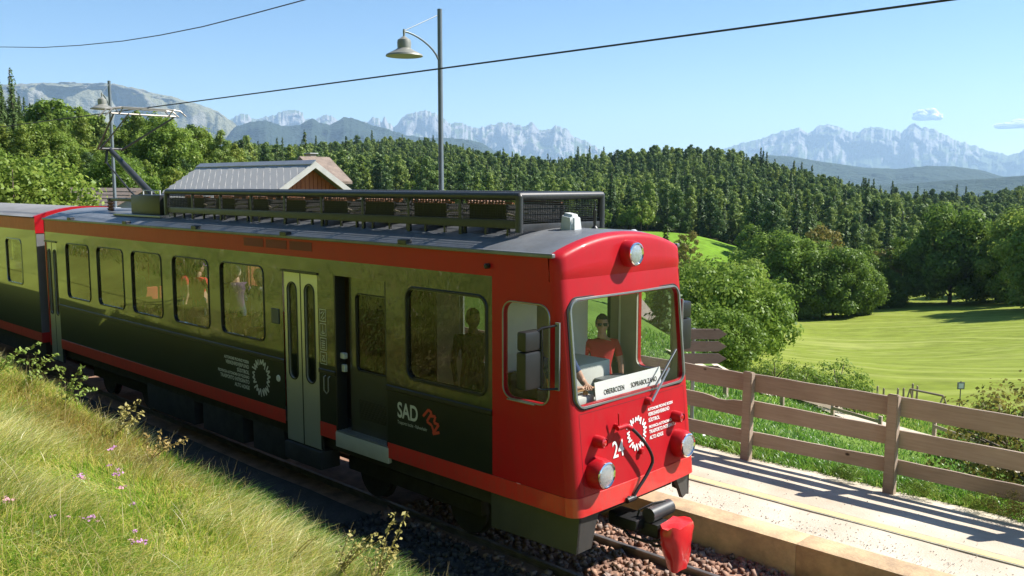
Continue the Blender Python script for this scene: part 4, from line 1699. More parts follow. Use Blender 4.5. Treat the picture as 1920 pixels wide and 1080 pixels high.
# --- floor and inside
MB().box(XR + 0.05, -5.9, YN + 0.06, YF - 0.06, 0.93, 1.0).build('floor', mat('saloon_floor', (0.16, 0.15, 0.14), 0.7), CAR)
MB().box(XR + 0.05, -6.3, YN + 0.07, YF - 0.07, 3.40, 3.43).build('ceiling', CREAM, CAR)
MB().box(-11.25, -11.2, YN + 0.07, YC - 0.35, 1.0, 3.38).build('saloon_screen', CREAMD, CAR)
MB().box(-11.25, -11.2, YC + 0.35, YF - 0.07, 1.0, 3.38).build('saloon_screen', CREAMD, CAR)
mb = MB()
wall(mb, YN + 0.07, YC - 0.32, 1.0, 3.39, [], lambda s, t, d: (-7.02 - d, s, t))
mb.prism([(-7.02, YN + 0.07, 1.0), (-7.02, YC - 0.32, 1.0), (-7.02, YC - 0.32, 3.39), (-7.02, YN + 0.07, 3.39)], (-0.04, 0, 0))
mb.build('cab_bulkhead', CREAM, CAR)
MB().box(-7.06, -7.02, YC + 0.3, YC + 0.62, 1.0, 3.39).build('cab_bulkhead', CREAM, CAR)
for i, x in enumerate(np.arange(-19.4, -11.6, 0.82)):
    for y0 in (YN + 0.10, YF - 0.10 - 0.78):
        if y0 > YC and -18.9 < x < -14.2:
            continue        # standing room by the far windows
        mb = MB()
        mb.cbox(x, x + 0.42, y0, y0 + 0.78, 1.33, 1.45, 0.03)
        d = 0.0 if i % 2 else 0.36
        mb.cbox(x + d, x + d + 0.08, y0, y0 + 0.37, 1.42, 2.16, 0.03)
        mb.cbox(x + d, x + d + 0.08, y0 + 0.41, y0 + 0.78, 1.42, 2.16, 0.03)
        mb.box(x + 0.1, x + 0.3, y0 + 0.3, y0 + 0.6, 1.0, 1.34)
        mb.build('seat', SEATM, CAR, True)
# driver's desk and cabinet
MB().cbox(-6.19, -5.99, YN + 0.12, YF - 0.12, 1.90, 2.0, 0.02).build('desk', CREAM, CAR, True)
MB().cbox(-6.18, -6.00, YN + 0.12, YN + 0.62, 2.0, 2.09, 0.02).build('desk_panel', CREAM, CAR, True)
MB().cbox(-6.98, -6.46, YC - 0.28, YC + 0.36, 1.0, 2.30, 0.02).build('cabinet', CREAM, CAR, True)
MB().cbox(-6.46, -6.10, YC + 0.05, YC + 0.5, 1.0, 2.12, 0.02).build('cabinet', mat('cab_dark_grey', (0.12, 0.13, 0.14), 0.5), CAR, True)
MB().box(-5.99 - 0.02, -5.97, YN + 0.1, YF - 0.1, 1.15, 1.98).build('desk_front', CREAMD, CAR)
# driver's seat
MB().cbox(-6.98, -6.90, YN + 0.25, YN + 0.7, 1.6, 2.25, 0.03).cbox(-6.95, -6.55, YN + 0.25, YN + 0.7, 1.46, 1.56, 0.03).box(-6.8, -6.7, YN + 0.42, YN + 0.52, 1.0, 1.46).build('driver_seat', RUBBER, CAR, True)
# controller handle
MB().tube([(-6.07, YN + 0.55, 2.08), (-6.07, YN + 0.55, 2.13)], 0.03).tube([(-6.08, YN + 0.40, 2.14), (-6.06, YN + 0.72, 2.15)], 0.012).build('controller', mat('wood_handle', (0.35, 0.18, 0.07), 0.4), CAR, True)
# destination board behind the windscreen
bd = MB()
bd.prism([(-5.925, 7.46, 2.00), (-5.925, 8.68, 2.00), (-5.955, 8.68, 2.235), (-5.955, 7.46, 2.235)], (-0.008, 0, 0))
bdo = bd.build('destination_board', WHITE, CAR)


def boardP(s, t, d):
    return (-5.925 - (t - 2.0) * 0.1277 - d, s, t)


lettering('lettering', 'OBERBOZEN', 0.078, 7.60, 2.085, boardP, LETTERB, bdo, bold=0.001, sx=0.82, depth=-0.003)
lettering('lettering', 'SOPRABOLZANO', 0.078, 8.09, 2.085, boardP, LETTERB, bdo, bold=0.001, sx=0.82, depth=-0.003)

# --- folding doors
for dk, (xa, xb, za, zb) in enumerate(((D1[0], D1[1], 0.70, 3.13), (DR[0], DR[1], 0.62, 3.14))):
    xm = (xa + xb) / 2
    for (a, b) in ((xa + 0.015, xm - 0.012), (xm + 0.012, xb - 0.015)):
        w_ = b - a
        hl = (a + w_ * 0.24, b - w_ * 0.24, 1.62, 2.98, w_ * 0.25)
        mb = MB()
        wall(mb, a, b, za, zb, [hl], lambda s, t, d: near(s, t, d + 0.015), 0.03)
        mb.prism([near(a, za, 0.015), near(b, za, 0.015), near(b, za, 0.05), near(a, za, 0.05)], (0, 0, 0.004))
        lf = mb.build('door_leaf', ALU, CAR)
        ring(MB(), *hl, 0.022, lambda s, t, d: near(s, t, d + 0.015), 0.010).build('window_seal', RUBBER, lf, True)
        pane(MB(), *hl, lambda s, t, d: near(s, t, d + 0.015)).build('pane', GLASS_DOOR, lf)
    MB().box(xm - 0.010, xm + 0.010, YN + 0.012, YN + 0.03, za, zb).build('door_seal', RUBBER, CAR)
    MB().box(xa - 0.02, xb + 0.02, YN - 0.02, YN + 0.02, zb + 0.005, zb + 0.035).build('drip_strip', BLACKP, CAR)
    MB().box(xa, xb, YN + 0.03, YN + 0.06, za - 0.02, 0.93).build('door_sill', UNDER, CAR)
MB().cbox(D1[0] - 0.02, D1[1] + 0.03, YN - 0.03, YN + 0.3, 0.42, 0.68, 0.03).build('folding_step', UNDER, CAR, True)

# --- open doorway: jambs, the leaf slid back inside, lit step
xa, xb = D2
MB().box(xa, xa + 0.03, YN + 0.001, YN + 0.16, 0.9, 3.16).build('door_jamb', BLACKP, CAR)
MB().box(xb - 0.03, xb, YN + 0.001, YN + 0.16, 0.9, 3.16).build('door_jamb', BLACKP, CAR)
hl = (xa + 0.32, xb - 0.08, 1.92, 2.92, 0.06)
mb = MB()
wall(mb, xa + 0.16, xb + 0.02, 1.0, 3.16, [hl], lambda s, t, d: near(s, t, d + 0.13), 0.03)
lf = mb.build('inner_door', mat('inner_door_dark', (0.035, 0.035, 0.033), 0.35, coat=0.6, coat_ior=1.8), CAR)
ring(MB(), *hl, 0.025, lambda s, t, d: near(s, t, d + 0.13), 0.010).build('window_seal', RUBBER, lf, True)
pane(MB(), *hl, lambda s, t, d: near(s, t, d + 0.13)).build('pane', GLASS_DOOR, lf)
for k in range(9):
    MB().box(xa + 0.36, xb - 0.06, YN + 0.118, YN + 0.129, 1.27 + k * 0.03, 1.283 + k * 0.03).build('vent_slat', BLACKP, lf)
MB().box(-11.19, xb + 0.2, YN + 0.62, YN + 0.66, 1.0, 3.38).build('vestibule_wall', mat('vestibule_brown', (0.16, 0.10, 0.07), 0.7), CAR)
MB().cbox(xa + 0.03, xa + 0.12, YN + 0.06, YN + 0.12, 2.04, 2.12, 0.01).build('door_button', GREYPL, CAR)
MB().cbox(xa + 0.04, xa + 0.11, YN + 0.07, YN + 0.12, 1.86, 1.96, 0.01).build('ticket_reader', GREYPL, CAR)
MB().cbox(xa - 0.012, xb + 0.012, YN - 0.012, YN + 0.05, 0.84, 1.045, 0.008).build('step_riser', mat('step_pale_grey', (0.42, 0.42, 0.39), 0.5, var=0.1), CAR, True)
mb = MB()
mb.box(xa, xb, YN - 0.006, YN + 0.26, 1.046, 1.062)
for k in range(4):
    mb.box(xa + 0.02, xb - 0.02, YN + 0.01 + k * 0.05, YN + 0.03 + k * 0.05, 1.062, 1.068)
mb.build('step_tread', STEEL, CAR)
# push button plate and grab handle beside the doors
MB().cbox(D1[0] - 0.30, D1[0] - 0.10, YN - 0.012, YN + 0.01, 2.36, 2.58, 0.006).build('signal_plate', mat('navy_plate', (0.02, 0.035, 0.075), 0.4), CAR)
MB().lathe([(0.0, -0.014), (0.045, -0.012), (0.05, 0.0)], (D1[0] - 0.17, YN, 1.56), (0, 1, 0), 12).build('door_button', GREYPL, CAR)
MB().tube([(-10.16, YN - 0.001, 1.78), (-10.16, YN - 0.03, 1.76), (-10.16, YN - 0.03, 1.58), (-10.10, YN - 0.03, 1.54), (-10.06, YN - 0.03, 1.58), (-10.06, YN - 0.03, 1.76), (-10.06, YN - 0.001, 1.78)], 0.008).build('grab_handle', STEEL, CAR, True)

# --- lettering and pictograms on the side
for s, t, sz in (('AUTONOME PROVINZ BOZEN', 1.660, 0.060), ('VERKEHRSVERBUND', 1.580, 0.078), ('SÜDTIROL', 1.494, 0.078), ('PROVINCIA AUTONOMA DI BOLZANO', 1.424, 0.060), ('TRASPORTO INTEGRATO', 1.345, 0.078), ('ALTO ADIGE', 1.258, 0.078)):
    lettering('lettering', s, sz, -12.17, t, near, LETTERG, CAR, 'RIGHT', 0.0028, sx=0.9 if sz < .07 else 0.98)
star(MB(), -11.83, 1.505, 0.30, near, n=22, w=0.026, sq=0.92).build('emblem', LETTERG, CAR)
lettering('lettering', 'SAD', 0.27, -8.62, 1.49, near, LETTERG, CAR, 'LEFT', 0.006, sx=0.78)
lettering('lettering', 'Trasporto locale - Nahverkehr', 0.062, -8.62, 1.405, near, LETTERG, CAR, 'LEFT', 0.0, sx=0.72)
mb = MB()
for q, (ox, oz) in enumerate(((-8.02, 1.53), (-7.93, 1.50))):
    zz = [(-0.11, 0.05), (-0.01, 0.15), (0.05, 0.12), (-0.04, 0.0), (0.05, -0.03), (0.09, -0.12)] if q == 0 else [(-0.06, 0.11), (0.03, 0.12), (0.0, 0.04), (0.09, 0.03), (-0.02, -0.10), (0.10, -0.06)]
    for k in range(len(zz) - 1):
        (ax, ay), (bx, by) = zz[k], zz[k + 1]
        l = math.hypot(bx - ax, by - ay)
        nx, ny = -(by - ay) / l * 0.017, (bx - ax) / l * 0.017
        dd = -0.004 - 0.0005 * k - 0.003 * q
        mb.add([near(ox + ax + nx, oz + ay + ny, dd), near(ox + ax - nx, oz + ay - ny, dd), near(ox + bx - nx, oz + by - ny, dd), near(ox + bx + nx, oz + by + ny, dd)], [(0, 1, 2, 3)])
mb.build('emblem', LOGORED, CAR)
for k in range(4):
    zc = 2.60 - k * 0.195
    xc = -10.19
    mb = MB()
    w_, h_, t_ = 0.075, 0.085, 0.010
    for (a, b, c, d) in ((xc - w_, xc + w_, zc + h_ - t_, zc + h_), (xc - w_, xc + w_, zc - h_, zc - h_ + t_), (xc - w_, xc - w_ + t_, zc - h_ + t_, zc + h_ - t_), (xc + w_ - t_, xc + w_, zc - h_ + t_, zc + h_ - t_)):
        mb.add([near(a, c, -0.004), near(b, c, -0.004), near(b, d, -0.004), near(a, d, -0.004)], [(0, 1, 2, 3)])
    ic = [[((-.04, -.05), (.045, .055)), ((-.01, -.055), (.045, -.02)), ((-.045, .02), (.0, .05))], [((0, .06), (0, -.01)), ((-.03, -.05), (.03, -.05)), ((0, -.01), (.035, -.05)), ((0, -.01), (-.03, -.05))], [((-.04, .04), (.04, .04)), ((-.04, .01), (.04, .01)), ((-.04, -.02), (.04, -.02)), ((-.04, -.05), (.04, -.05))], [((-.04, -.04), (0, .02)), ((0, .02), (.04, -.04)), ((-.03, .03), (.03, .03)), ((-.04, -.04), (.04, -.04))]][k]
    for (p, q) in ic:
        dx, dz = q[0] - p[0], q[1] - p[1]
        l = math.hypot(dx, dz)
        nx, nz = -dz / l * 0.006, dx / l * 0.006
        mb.add([near(xc + p[0] + nx, zc + p[1] + nz, -0.005), near(xc + p[0] - nx, zc + p[1] - nz, -0.005), near(xc + q[0] - nx, zc + q[1] - nz, -0.005), near(xc + q[0] + nx, zc + q[1] + nz, -0.005)], [(0, 1, 2, 3)])
    mb.build('pictogram', LETTERG, CAR)
# louvre marks on the cantrail
for k in range(3):
    MB().box(-12.2 + k * 0.62, -11.65 + k * 0.62, YN - 0.004, YN + 0.01, 3.45, 3.57).build('roof_vent', mat('dark_red_vent', (0.16, 0.012, 0.012), 0.6), CAR)
MB().lathe([(0.03, 0), (0.03, -0.05), (0.015, -0.06)], (-7.0, YN, 3.47), (0, 1, 0), 10).build('side_lamp', BLACKP, CAR)

# --- front fittings
def lamp(y, z, r, out, hood, lensm, name, ringm=CHROME):
    o = (xf(z) + 0.01, y, z)
    ax = (1, 0, 0.0)
    h = MB().lathe([(r * 1.32, -0.03), (r * 1.30, out * 0.5), (r * 1.22, out * 0.85), (r * 1.12, out), (r * 1.02, out)], o, ax, 28).build(name, hood, CAR, True, 50)
    MB().lathe([(r * 1.10, out - 0.01), (r * 1.10, out + 0.014), (r * 1.0, out + 0.02), (r * 0.96, out + 0.008), (r * .9, out)], o, ax, 28).build('rim', ringm, h, True, 60)
    MB().lathe([(r * 1.0, out + 0.004), (r * 0.9, out + 0.010), (r * 0.62, out + 0.017), (r * 0.3, out + 0.021), (0.001, out + 0.022)], o, ax, 28).build('lens', lensm, h, True, 80)
    return h


hl1 = lamp(7.26, 1.335, 0.128, 0.14, RED, LENS, 'headlight')
hl2 = lamp(YC * 2 - 7.26, 1.335, 0.128, 0.14, RED, LENS, 'headlight')
lamp(7.30, 1.66, 0.052, 0.10, RED, REDLENS, 'marker_lamp', RED)
lamp(YC * 2 - 7.30, 1.66, 0.052, 0.10, RED, REDLENS, 'marker_lamp', RED)
lamp(YC, 3.60, 0.115, 0.15, RED, LENS, 'roof_headlight')
lettering('lettering', '24', 0.25, 7.545, 1.425, nose, LETTER, CAR, 'LEFT', 0.003, sx=0.80, depth=-0.006)
star(MB(), 7.99, 1.615, 0.20, nose, depth=-0.006, n=22, w=0.018).build('emblem', LETTER, CAR)
for s, t, sz in (('AUTONOME PROVINZ BOZEN', 1.815, 0.044), ('VERKEHRSVERBUND', 1.755, 0.056), ('SÜDTIROL', 1.690, 0.056), ('PROVINCIA AUTONOMA DI BOLZANO', 1.618, 0.044), ('TRASPORTO INTEGRATO', 1.558, 0.056), ('ALTO ADIGE', 1.492, 0.056)):
    lettering('lettering', s, sz, 8.225, t, nose, LETTER, CAR, 'LEFT', 0.0014, sx=0.84, depth=-0.006)
# panel seams, screws
for (s0_, t0_, s1_, t1_) in ((YN + 0.16, 1.14, YN + 0.16, 1.98), (YF - 0.16, 1.14, YF - 0.16, 1.98), (YN + 0.16, 1.98, YF - 0.16, 1.98)):
    mb = MB()
    w_ = 0.0025
    if s0_ == s1_:
        mb.add([nose(s0_ - w_, t0_, -0.0015), nose(s0_ + w_, t0_, -0.0015), nose(s0_ + w_, t1_, -0.0015), nose(s0_ - w_, t1_, -0.0015)], [(0, 1, 2, 3)])
    else:
        ys_ = [s0_ + (s1_ - s0_) * k / 12 for k in range(13)]
        for k in range(12):
            mb.add([nose(ys_[k], t0_ - w_, -0.0015), nose(ys_[k + 1], t0_ - w_, -0.0015), nose(ys_[k + 1], t0_ + w_, -0.0015), nose(ys_[k], t0_ + w_, -0.0015)], [(0, 1, 2, 3)])
    mb.build('panel_seam', mat('seam_dark_red', (0.10, 0.006, 0.008), 0.6), CAR)
# wiper
o = Vector(nose(8.22, 1.93, 0))
wp = MB().lathe([(0.05, 0), (0.045, 0.05), (0.03, 0.07), (0.0, 0.075)], o, (1, 0, 0), 14).build('wiper', RED, CAR, True)
p0, p1 = Vector(nose(8.22, 1.94, -0.07)), Vector(nose(8.60, 2.26, -0.075))
MB().tube([p0, (p0 + p1) / 2 + Vector((0.006, 0, 0)), p1], [0.012, 0.010, 0.007], 8).tube([p0 + Vector((0, 0.02, -0.01)), p1 + Vector((0, 0.02, -0.01))], 0.006, 6).build('wiper_arm', FRAME, wp, True)
MB().tube([Vector(nose(8.36, 2.09, -0.05)), Vector(nose(8.82, 2.44, -0.05))], 0.009, 6).tube([Vector(nose(8.36, 2.09, -0.036)), Vector(nose(8.82, 2.44, -0.036))], 0.006, 6).build('wiper_blade', FRAME, wp, True)
# air hose with its cock, and dummy coupling
c = Vector(nose(7.62, 1.76, 0))
hc = MB().tube([c, c + Vector((0.09, 0, 0))], 0.03, 10).tube([c + Vector((0.08, -0.06, 0.0)), c + Vector((0.08, 0.10, 0.0)), c + Vector((0.10, 0.16, -0.04))], [0.026, 0.028, 0.03], 10).tube([c + Vector((0.07, -0.02, 0.03)), c + Vector((0.07, -0.03, 0.16))], 0.009, 6).build('hose_cock', RED, CAR, True)
pts = []
for k in range(15):
    t = k / 14
    # hangs out to the right in a bow and comes back to the holder at the stripe
    pts.append((c.x + 0.11 + 0.05 * math.sin(t * math.pi), c.y + 0.16 + 0.36 * math.sin(min(t * 1.15, 1) * math.pi * 0.62) - 0.36 * max(0, t - 0.55) * 1.9, c.z - 0.04 - 0.79 * (t ** 1.05)))
MB().tube(pts, 0.019, 10).build('air_hose', RUBBER, CAR, True, 80)
e = Vector(pts[-1])
MB().tube([e + Vector((0, 0.05, 0)), e + Vector((0.0, -0.1, 0.0))], 0.032, 10).tube([e + Vector((-0.1, -0.05, 0.01)), e + Vector((0, -0.05, 0.01))], 0.03, 8).build('hose_coupling', BLACKP, CAR, True)
MB().cbox(xf(1.40) - 0.01, xf(1.40) + 0.07, 8.00, 8.055, 1.375, 1.44, 0.01).build('lamp_bracket', RED, CAR, True)

# --- under the nose: coupler with vinyl cover, footplate bracket, skirt
cpl = MB().cbox(-6.1, -5.42, YC - 0.11, YC + 0.13, 0.50, 0.66, 0.02).cbox(-5.9, -5.6, YC - 0.26, YC - 0.05, 0.58, 0.70, 0.015).build('coupler', BLACKP, CAR, True)
MB().tube([(-5.55, YC - 0.10, 0.74), (-5.55, YC + 0.30, 0.74)], 0.085, 14).build('coupler_drum', GUARD, cpl, True)
MB().tube([(-5.72, YC - 0.1, 0.62), (-5.66, YC - 0.12, 0.78), (-5.58, YC + 0.02, 0.84), (-5.54, YC + 0.2, 0.83)], 0.012, 6).tube([(-5.9, YC - 0.2, 0.62), (-5.7, YC - 0.24, 0.50), (-5.5, YC - 0.18, 0.47), (-5.3, YC - 0.12, 0.55)], 0.016, 6).tube([(-5.55, YC - 0.18, 0.5), (-5.45, YC - 0.10, 0.42), (-5.3, YC - .05, 0.45)], 0.018, 6).build('coupler_cable', RUBBER, cpl, True)
# cover: a bag tied over the coupler head, wide at the top, pointed at the bottom
bm = bmesh.new()
rowsc = []
rnd = random.Random(3)
for k in range(9):
    t = k / 8
    z = 0.70 - 0.52 * t
    wy = 0.235 * (1 - 0.55 * t * t) * (1.0 if k else 0.92)
    wx = 0.12 * (1 - 0.35 * t)
    row = []
    for q in range(18):
        a = 2 * math.pi * q / 18
        cr = 1 + 0.14 * math.sin(a * 3 + t * 5) * (0.4 + t) + rnd.uniform(-.04, .04)
        row.append(bm.verts.new((-5.26 + 0.02 * math.sin(t * 3) + math.copysign(abs(math.cos(a)) ** 0.7, math.cos(a)) * wx * cr, YC + 0.02 + math.copysign(abs(math.sin(a)) ** 0.7, math.sin(a)) * wy * cr, z + 0.02 * math.sin(a * 5) * (1 if k == 0 else 0))))
    rowsc.append(row)
for k in range(8):
    for q in range(18):
        bm.faces.new((rowsc[k][q], rowsc[k][(q + 1) % 18], rowsc[k + 1][(q + 1) % 18], rowsc[k + 1][q]))
bm.faces.new(rowsc[0])
bm.faces.new(rowsc[-1])
MB().bm(bm).build('coupler_cover', COVERM, cpl, True, 50)
MB().prism([(-5.78, YF - 0.36, 0.92), (-5.78, YF - 0.06, 0.92), (-5.78, YF - 0.10, 0.66), (-5.78, YF - 0.20, 0.62)], (-0.05, 0, 0)).prism([(-5.78, YF - 0.10, 0.92), (-6.05, YF - 0.10, 0.92), (-6.0, YF - 0.10, 0.68), (-5.78, YF - 0.10, 0.64)], (0, 0.03, 0)).build('footstep_bracket', SKIRT, CAR)
mb = MB()
mb.prism([(-5.76, YN + 0.09, 0.918), (-7.0, YN + 0.03, 0.918), (-7.0, YN + 0.03, 0.50), (-5.80, YN + 0.09, 0.50)], (0, 0.03, 0))
mb.prism([(-5.76, YN + 0.09, 0.918), (-5.76, YN + 0.42, 0.918), (-5.80, YN + 0.34, 0.50), (-5.80, YN + 0.09, 0.50)], (-0.03, 0, 0))
mb.build('skirt', SKIRT, CAR)
MB().box(-20.3, -6.0, YN + 0.12, YF - 0.12, 0.72, 0.925).build('underframe', UNDER, CAR)
for (a, b) in ((-16.0, -14.2), (-13.9, -12.6), (-12.3, -11.4)):
    MB().cbox(a, b, YN + 0.10, YN + 0.7, 0.30, 0.75, 0.03).build('equipment_box', UNDER, CAR, True)
for xc in (-8.9, -17.9):
    bg = MB().cbox(xc - 1.35, xc + 1.35, YC - 0.72, YC - 0.60, 0.36, 0.56, 0.03).cbox(xc - 1.35, xc + 1.35, YC + 0.60, YC + 0.72, 0.36, 0.56, 0.03).box(xc - 0.2, xc + 0.2, YC - 0.7, YC + 0.7, 0.4, 0.7).build('bogie', UNDER, CAR, True)
    for dx in (-0.95, 0.95):
        for yy in (YC - 0.5, YC + 0.5):
            MB().lathe([(0.05, -0.07), (0.33, -0.06), (0.33, -0.05), (0.30, 0.02), (0.34, 0.03), (0.36, 0.06), (0.05, 0.07)], (xc + dx, yy, 0.345), (0, 1 if yy < YC else -1, 0), 28).build('wheel', UNDER, bg, True, 40)
        MB().tube([(xc + dx, YC - 0.5, 0.345), (xc + dx, YC + 0.5, 0.345)], 0.06, 10).build('axle', UNDER, bg, True)

# --- mirrors
def mirror(y, sgn, dx=0.0, dz=0.0):
    e = MB()
    e.cbox(-6.22 + dx, -6.08 + dx, y - 0.14, y + 0.14, 2.28 + dz, 2.67 + dz, 0.03)
    e.cbox(-6.215 + dx, -6.085 + dx, y - 0.135, y + 0.135, 2.675 + dz, 2.88 + dz, 0.03)
    yb = YN - 0.001 if sgn < 0 else YF + 0.001
    m = e.build('mirror', BLACKP, CAR, True, 40)
    MB().tube([(-5.98 + dx, yb, 2.26 + dz), (-6.08 + dx, y - sgn * 0.10, 2.26 + dz), (-6.12 + dx, y - sgn * 0.02, 2.30 + dz)], 0.013, 8).tube([(-6.00 + dx, yb, 2.92 + dz), (-6.08 + dx, y - sgn * 0.10, 2.90 + dz), (-6.12 + dx, y - sgn * 0.02, 2.84 + dz)], 0.013, 8).tube([(-6.08 + dx, y - sgn * .1, 2.26 + dz), (-6.08 + dx, y - sgn * .1, 2.90 + dz)], 0.013, 8).build('mirror_arm', BLACKP, m, True)
    MB().box(-6.02 + dx, -5.965 + dx, min(yb, yb - sgn * 0.02) + (sgn * 0.012), max(yb, yb - sgn * 0.02) + (sgn * 0.012), 2.24 + dz, 2.95 + dz).build('mirror_plate', STEEL, m)
    MB().add([(-6.224 + dx, y - 0.09, 2.33 + dz), (-6.224 + dx, y + 0.09, 2.33 + dz), (-6.224 + dx, y + 0.09, 2.63 + dz), (-6.224 + dx, y - 0.09, 2.63 + dz)], [(0, 3, 2, 1)]).build('mirror_glass', CHROME, m)


mirror(YN - 0.25, -1)
mirror(YF + 0.25, 1, 0.0, 0.04)
for k, (a, b, c) in enumerate(((-6.70, -6.30, 2.045),)):
    MB().box(a, b, YN - 0.03, YN, c - 0.012, c).build('window_ledge', STEEL, CAR)

# --- roof equipment: the long resistor guard
GX0, GX1, GY0, GY1, GZ0, GZ1 = -15.5, -6.92, 7.30, 8.76, 3.86, 4.27
gd = MB()
rt_ = 0.045
for y in (GY0, GY1):
    gd.tube([(GX0, y, GZ1 - rt_), (GX1, y, GZ1 - rt_)], rt_, 12)
    gd.cbox(GX0, GX1, y - 0.02, y + 0.02, GZ0, GZ0 + 0.10, 0.008)
for x in (GX0, GX1):
    s = 1 if x == GX1 else -1
    gd.tube([(x, GY0, GZ1 - rt_), (x, GY1, GZ1 - rt_)], rt_, 12)
    gd.cbox(x - 0.02, x + 0.02, GY0, GY1, GZ0 - 0.03, GZ0 + 0.05, 0.008)
    for y in (GY0, GY1):
        gd.tube([(x, y, GZ0 - 0.04), (x, y, GZ1 - rt_)], rt_, 12)
        gd.lathe([(0.001, -rt_), (rt_ * .7, -rt_ * .7), (rt_, 0), (rt_ * 0.7, rt_ * 0.7), (0.001, rt_)], (x, y, GZ1 - rt_), (0, 0, 1), 12)
gdo = gd.build('resistor_guard', GUARD, CAR, True, 50)
for k in range(1, 9):
    x = GX0 + (GX1 - GX0) * k / 9
    for y in (GY0, GY1):
        MB().cbox(x - 0.025, x + 0.025, y - 0.018, y + 0.018, GZ0 - 0.16, GZ1 - 0.06, 0.006).build('post', GUARD, gdo, True)
    MB().tube([(x, GY0, GZ1 - 0.03), (x, GY1, GZ1 - 0.03)], 0.014, 6).build('crossbar', GUARD, gdo)
for k in range(24):
    x = GX0 + 0.2 + (GX1 - GX0 - 0.4) * k / 23
    for y in (GY0 + 0.03, GY1 - 0.03):
        MB().box(x - 0.015, x + 0.015, y - 0.015, y + 0.015, ztop(y) - 0.01, GZ0).build('foot', GUARD, gdo)


def mesh_panel(mb, o, du, dv, nu, nv, r=0.0035):
    """woven wire: thin square bars both ways"""
    o, du, dv = Vector(o), Vector(du), Vector(dv)
    nrm = du.cross(dv).normalized()
    for k in range(nu + 1):
        a = o + du * (k / nu)
        b = a + dv
        s = du.normalized() * r
        mb.add([a - s, a + s, b + s, b - s], [(0, 1, 2, 3)])
        t = nrm * r
        mb.add([a - t, a + t, b + t, b - t], [(0, 1, 2, 3)])
    for k in range(nv + 1):
        a = o + dv * (k / nv)
        b = a + du
        s = dv.normalized() * r
        mb.add([a - s, a + s, b + s, b - s], [(0, 1, 2, 3)])
        t = nrm * r
        mb.add([a - t, a + t, b + t, b - t], [(0, 1, 2, 3)])


mb = MB()
mesh_panel(mb, (GX1, GY0 + 0.04, GZ0 + 0.05), (0, GY1 - GY0 - 0.08, 0), (0, 0, GZ1 - GZ0 - 0.12), 48, 13, 0.0042)
w1_ = mb.build('end_mesh', GUARD, gdo, fix=False)
mb = MB()
mesh_panel(mb, (GX0, GY0 + 0.04, GZ0 + 0.05), (0, GY1 - GY0 - 0.08, 0), (0, 0, GZ1 - GZ0 - 0.12), 48, 13, 0.0042)
mb.build('end_mesh', GUARD, gdo, fix=False)
for y in (GY0, GY1):
    mb = MB()
    mesh_panel(mb, (GX0, y, GZ0 + 0.09), (GX1 - GX0, 0, 0), (0, 0, GZ1 - GZ0 - 0.15), 300, 9, 0.0026)
    mb.build('side_mesh', GUARD, gdo, fix=False)
mb = MB()
mesh_panel(mb, (GX0, GY0, GZ1 - 0.012), (GX1 - GX0, 0, 0), (0, GY1 - GY0, 0), 220, 38, 0.0055)
mb.build('top_mesh', GUARD, gdo, fix=False)
# resistor banks: dark grids on brown insulators
rnd = random.Random(8)
for k in range(8):
    x0 = GX0 + 0.35 + k * 1.03
    rb = MB()
    for q in range(11):
        rb.box(x0 + 0.02 + q * 0.055, x0 + 0.045 + q * 0.055, 7.52, 8.52, 3.93, 4.10)
    rb.box(x0, x0 + 0.62, 7.50, 7.53, 3.92, 4.12).box(x0, x0 + 0.62, 8.51, 8.54, 3.92, 4.12)
    ro = rb.build('resistor_bank', mat('resistor_dark', (0.035, 0.033, 0.032), 0.6, var=0.3), gdo)
    for q in range(12):
        MB().lathe([(0.012, 0), (0.024, 0.012), (0.014, 0.024), (0.024, 0.036), (0.012, 0.05)], (x0 + 0.02 + q * 0.053, 7.47 + 0.0, 4.12), (0, 0, 1), 8).build('insulator', BROWNI, ro, True)
    MB().box(x0 - 0.02, x0 + 0.66, 7.56, 7.60, 4.125, 4.15).build('clamp_bar', BROWNI, ro)
    MB().box(x0 - 0.02, x0 + 0.66, 8.42, 8.46, 4.125, 4.15).build('clamp_bar', BROWNI, ro)
    MB().tube([(x0 + 0.64, 7.48, 4.02), (x0 + 0.80, 7.46, 3.98 + rnd.uniform(0, .06)), (x0 + 1.0, 7.48, 4.04)], 0.012, 6).tube([(x0 + 0.64, 7.6, 3.96), (x0 + 1.0, 7.62, 3.95)], 0.01, 6).build('bus_cable', mat('copper_cable', (0.4, 0.33, 0.24), 0.5), ro, True)
MB().box(GX0 + 0.1, GX1 - 0.1, 7.9, 8.1, ztop(YC), 3.93).build('support_rail', GUARD, gdo)

# antenna dome and horn at the front of the roof
bm = bmesh.new()
bmesh.ops.create_cube(bm, size=1)
bmesh.ops.scale(bm, vec=(0.22, 0.20, 0.235), verts=bm.verts)
for v in bm.verts:
    if v.co.z > 0:
        v.co.x *= 0.82
        v.co.y *= 0.82
        v.co.z -= 0.03 * (1 if v.co.x > 0 else 0)
bmesh.ops.bevel(bm, geom=bm.edges[:], offset=0.035, segments=3, affect='EDGES')
bmesh.ops.translate(bm, vec=(-6.64, 7.86, 3.925), verts=bm.verts)
MB().bm(bm).build('antenna', GREYPL, CAR, True, 45)
MB().lathe([(0.05, 0), (0.045, 0.03), (0.018, 0.06), (0.02, 0.2), (0.024, 0.24), (0.012, 0.25), (0.004, 0.34)], (-6.55, 8.18, 3.82), (0, 0, 1), 12).build('horn', BLACKP, CAR, True)
MB().lathe([(0.05, 0), (0.05, 0.03), (0.02, 0.05)], (-6.32, 8.62, 3.78), (0, 0, 1), 12).build('roof_cap', GREYPL, CAR, True)

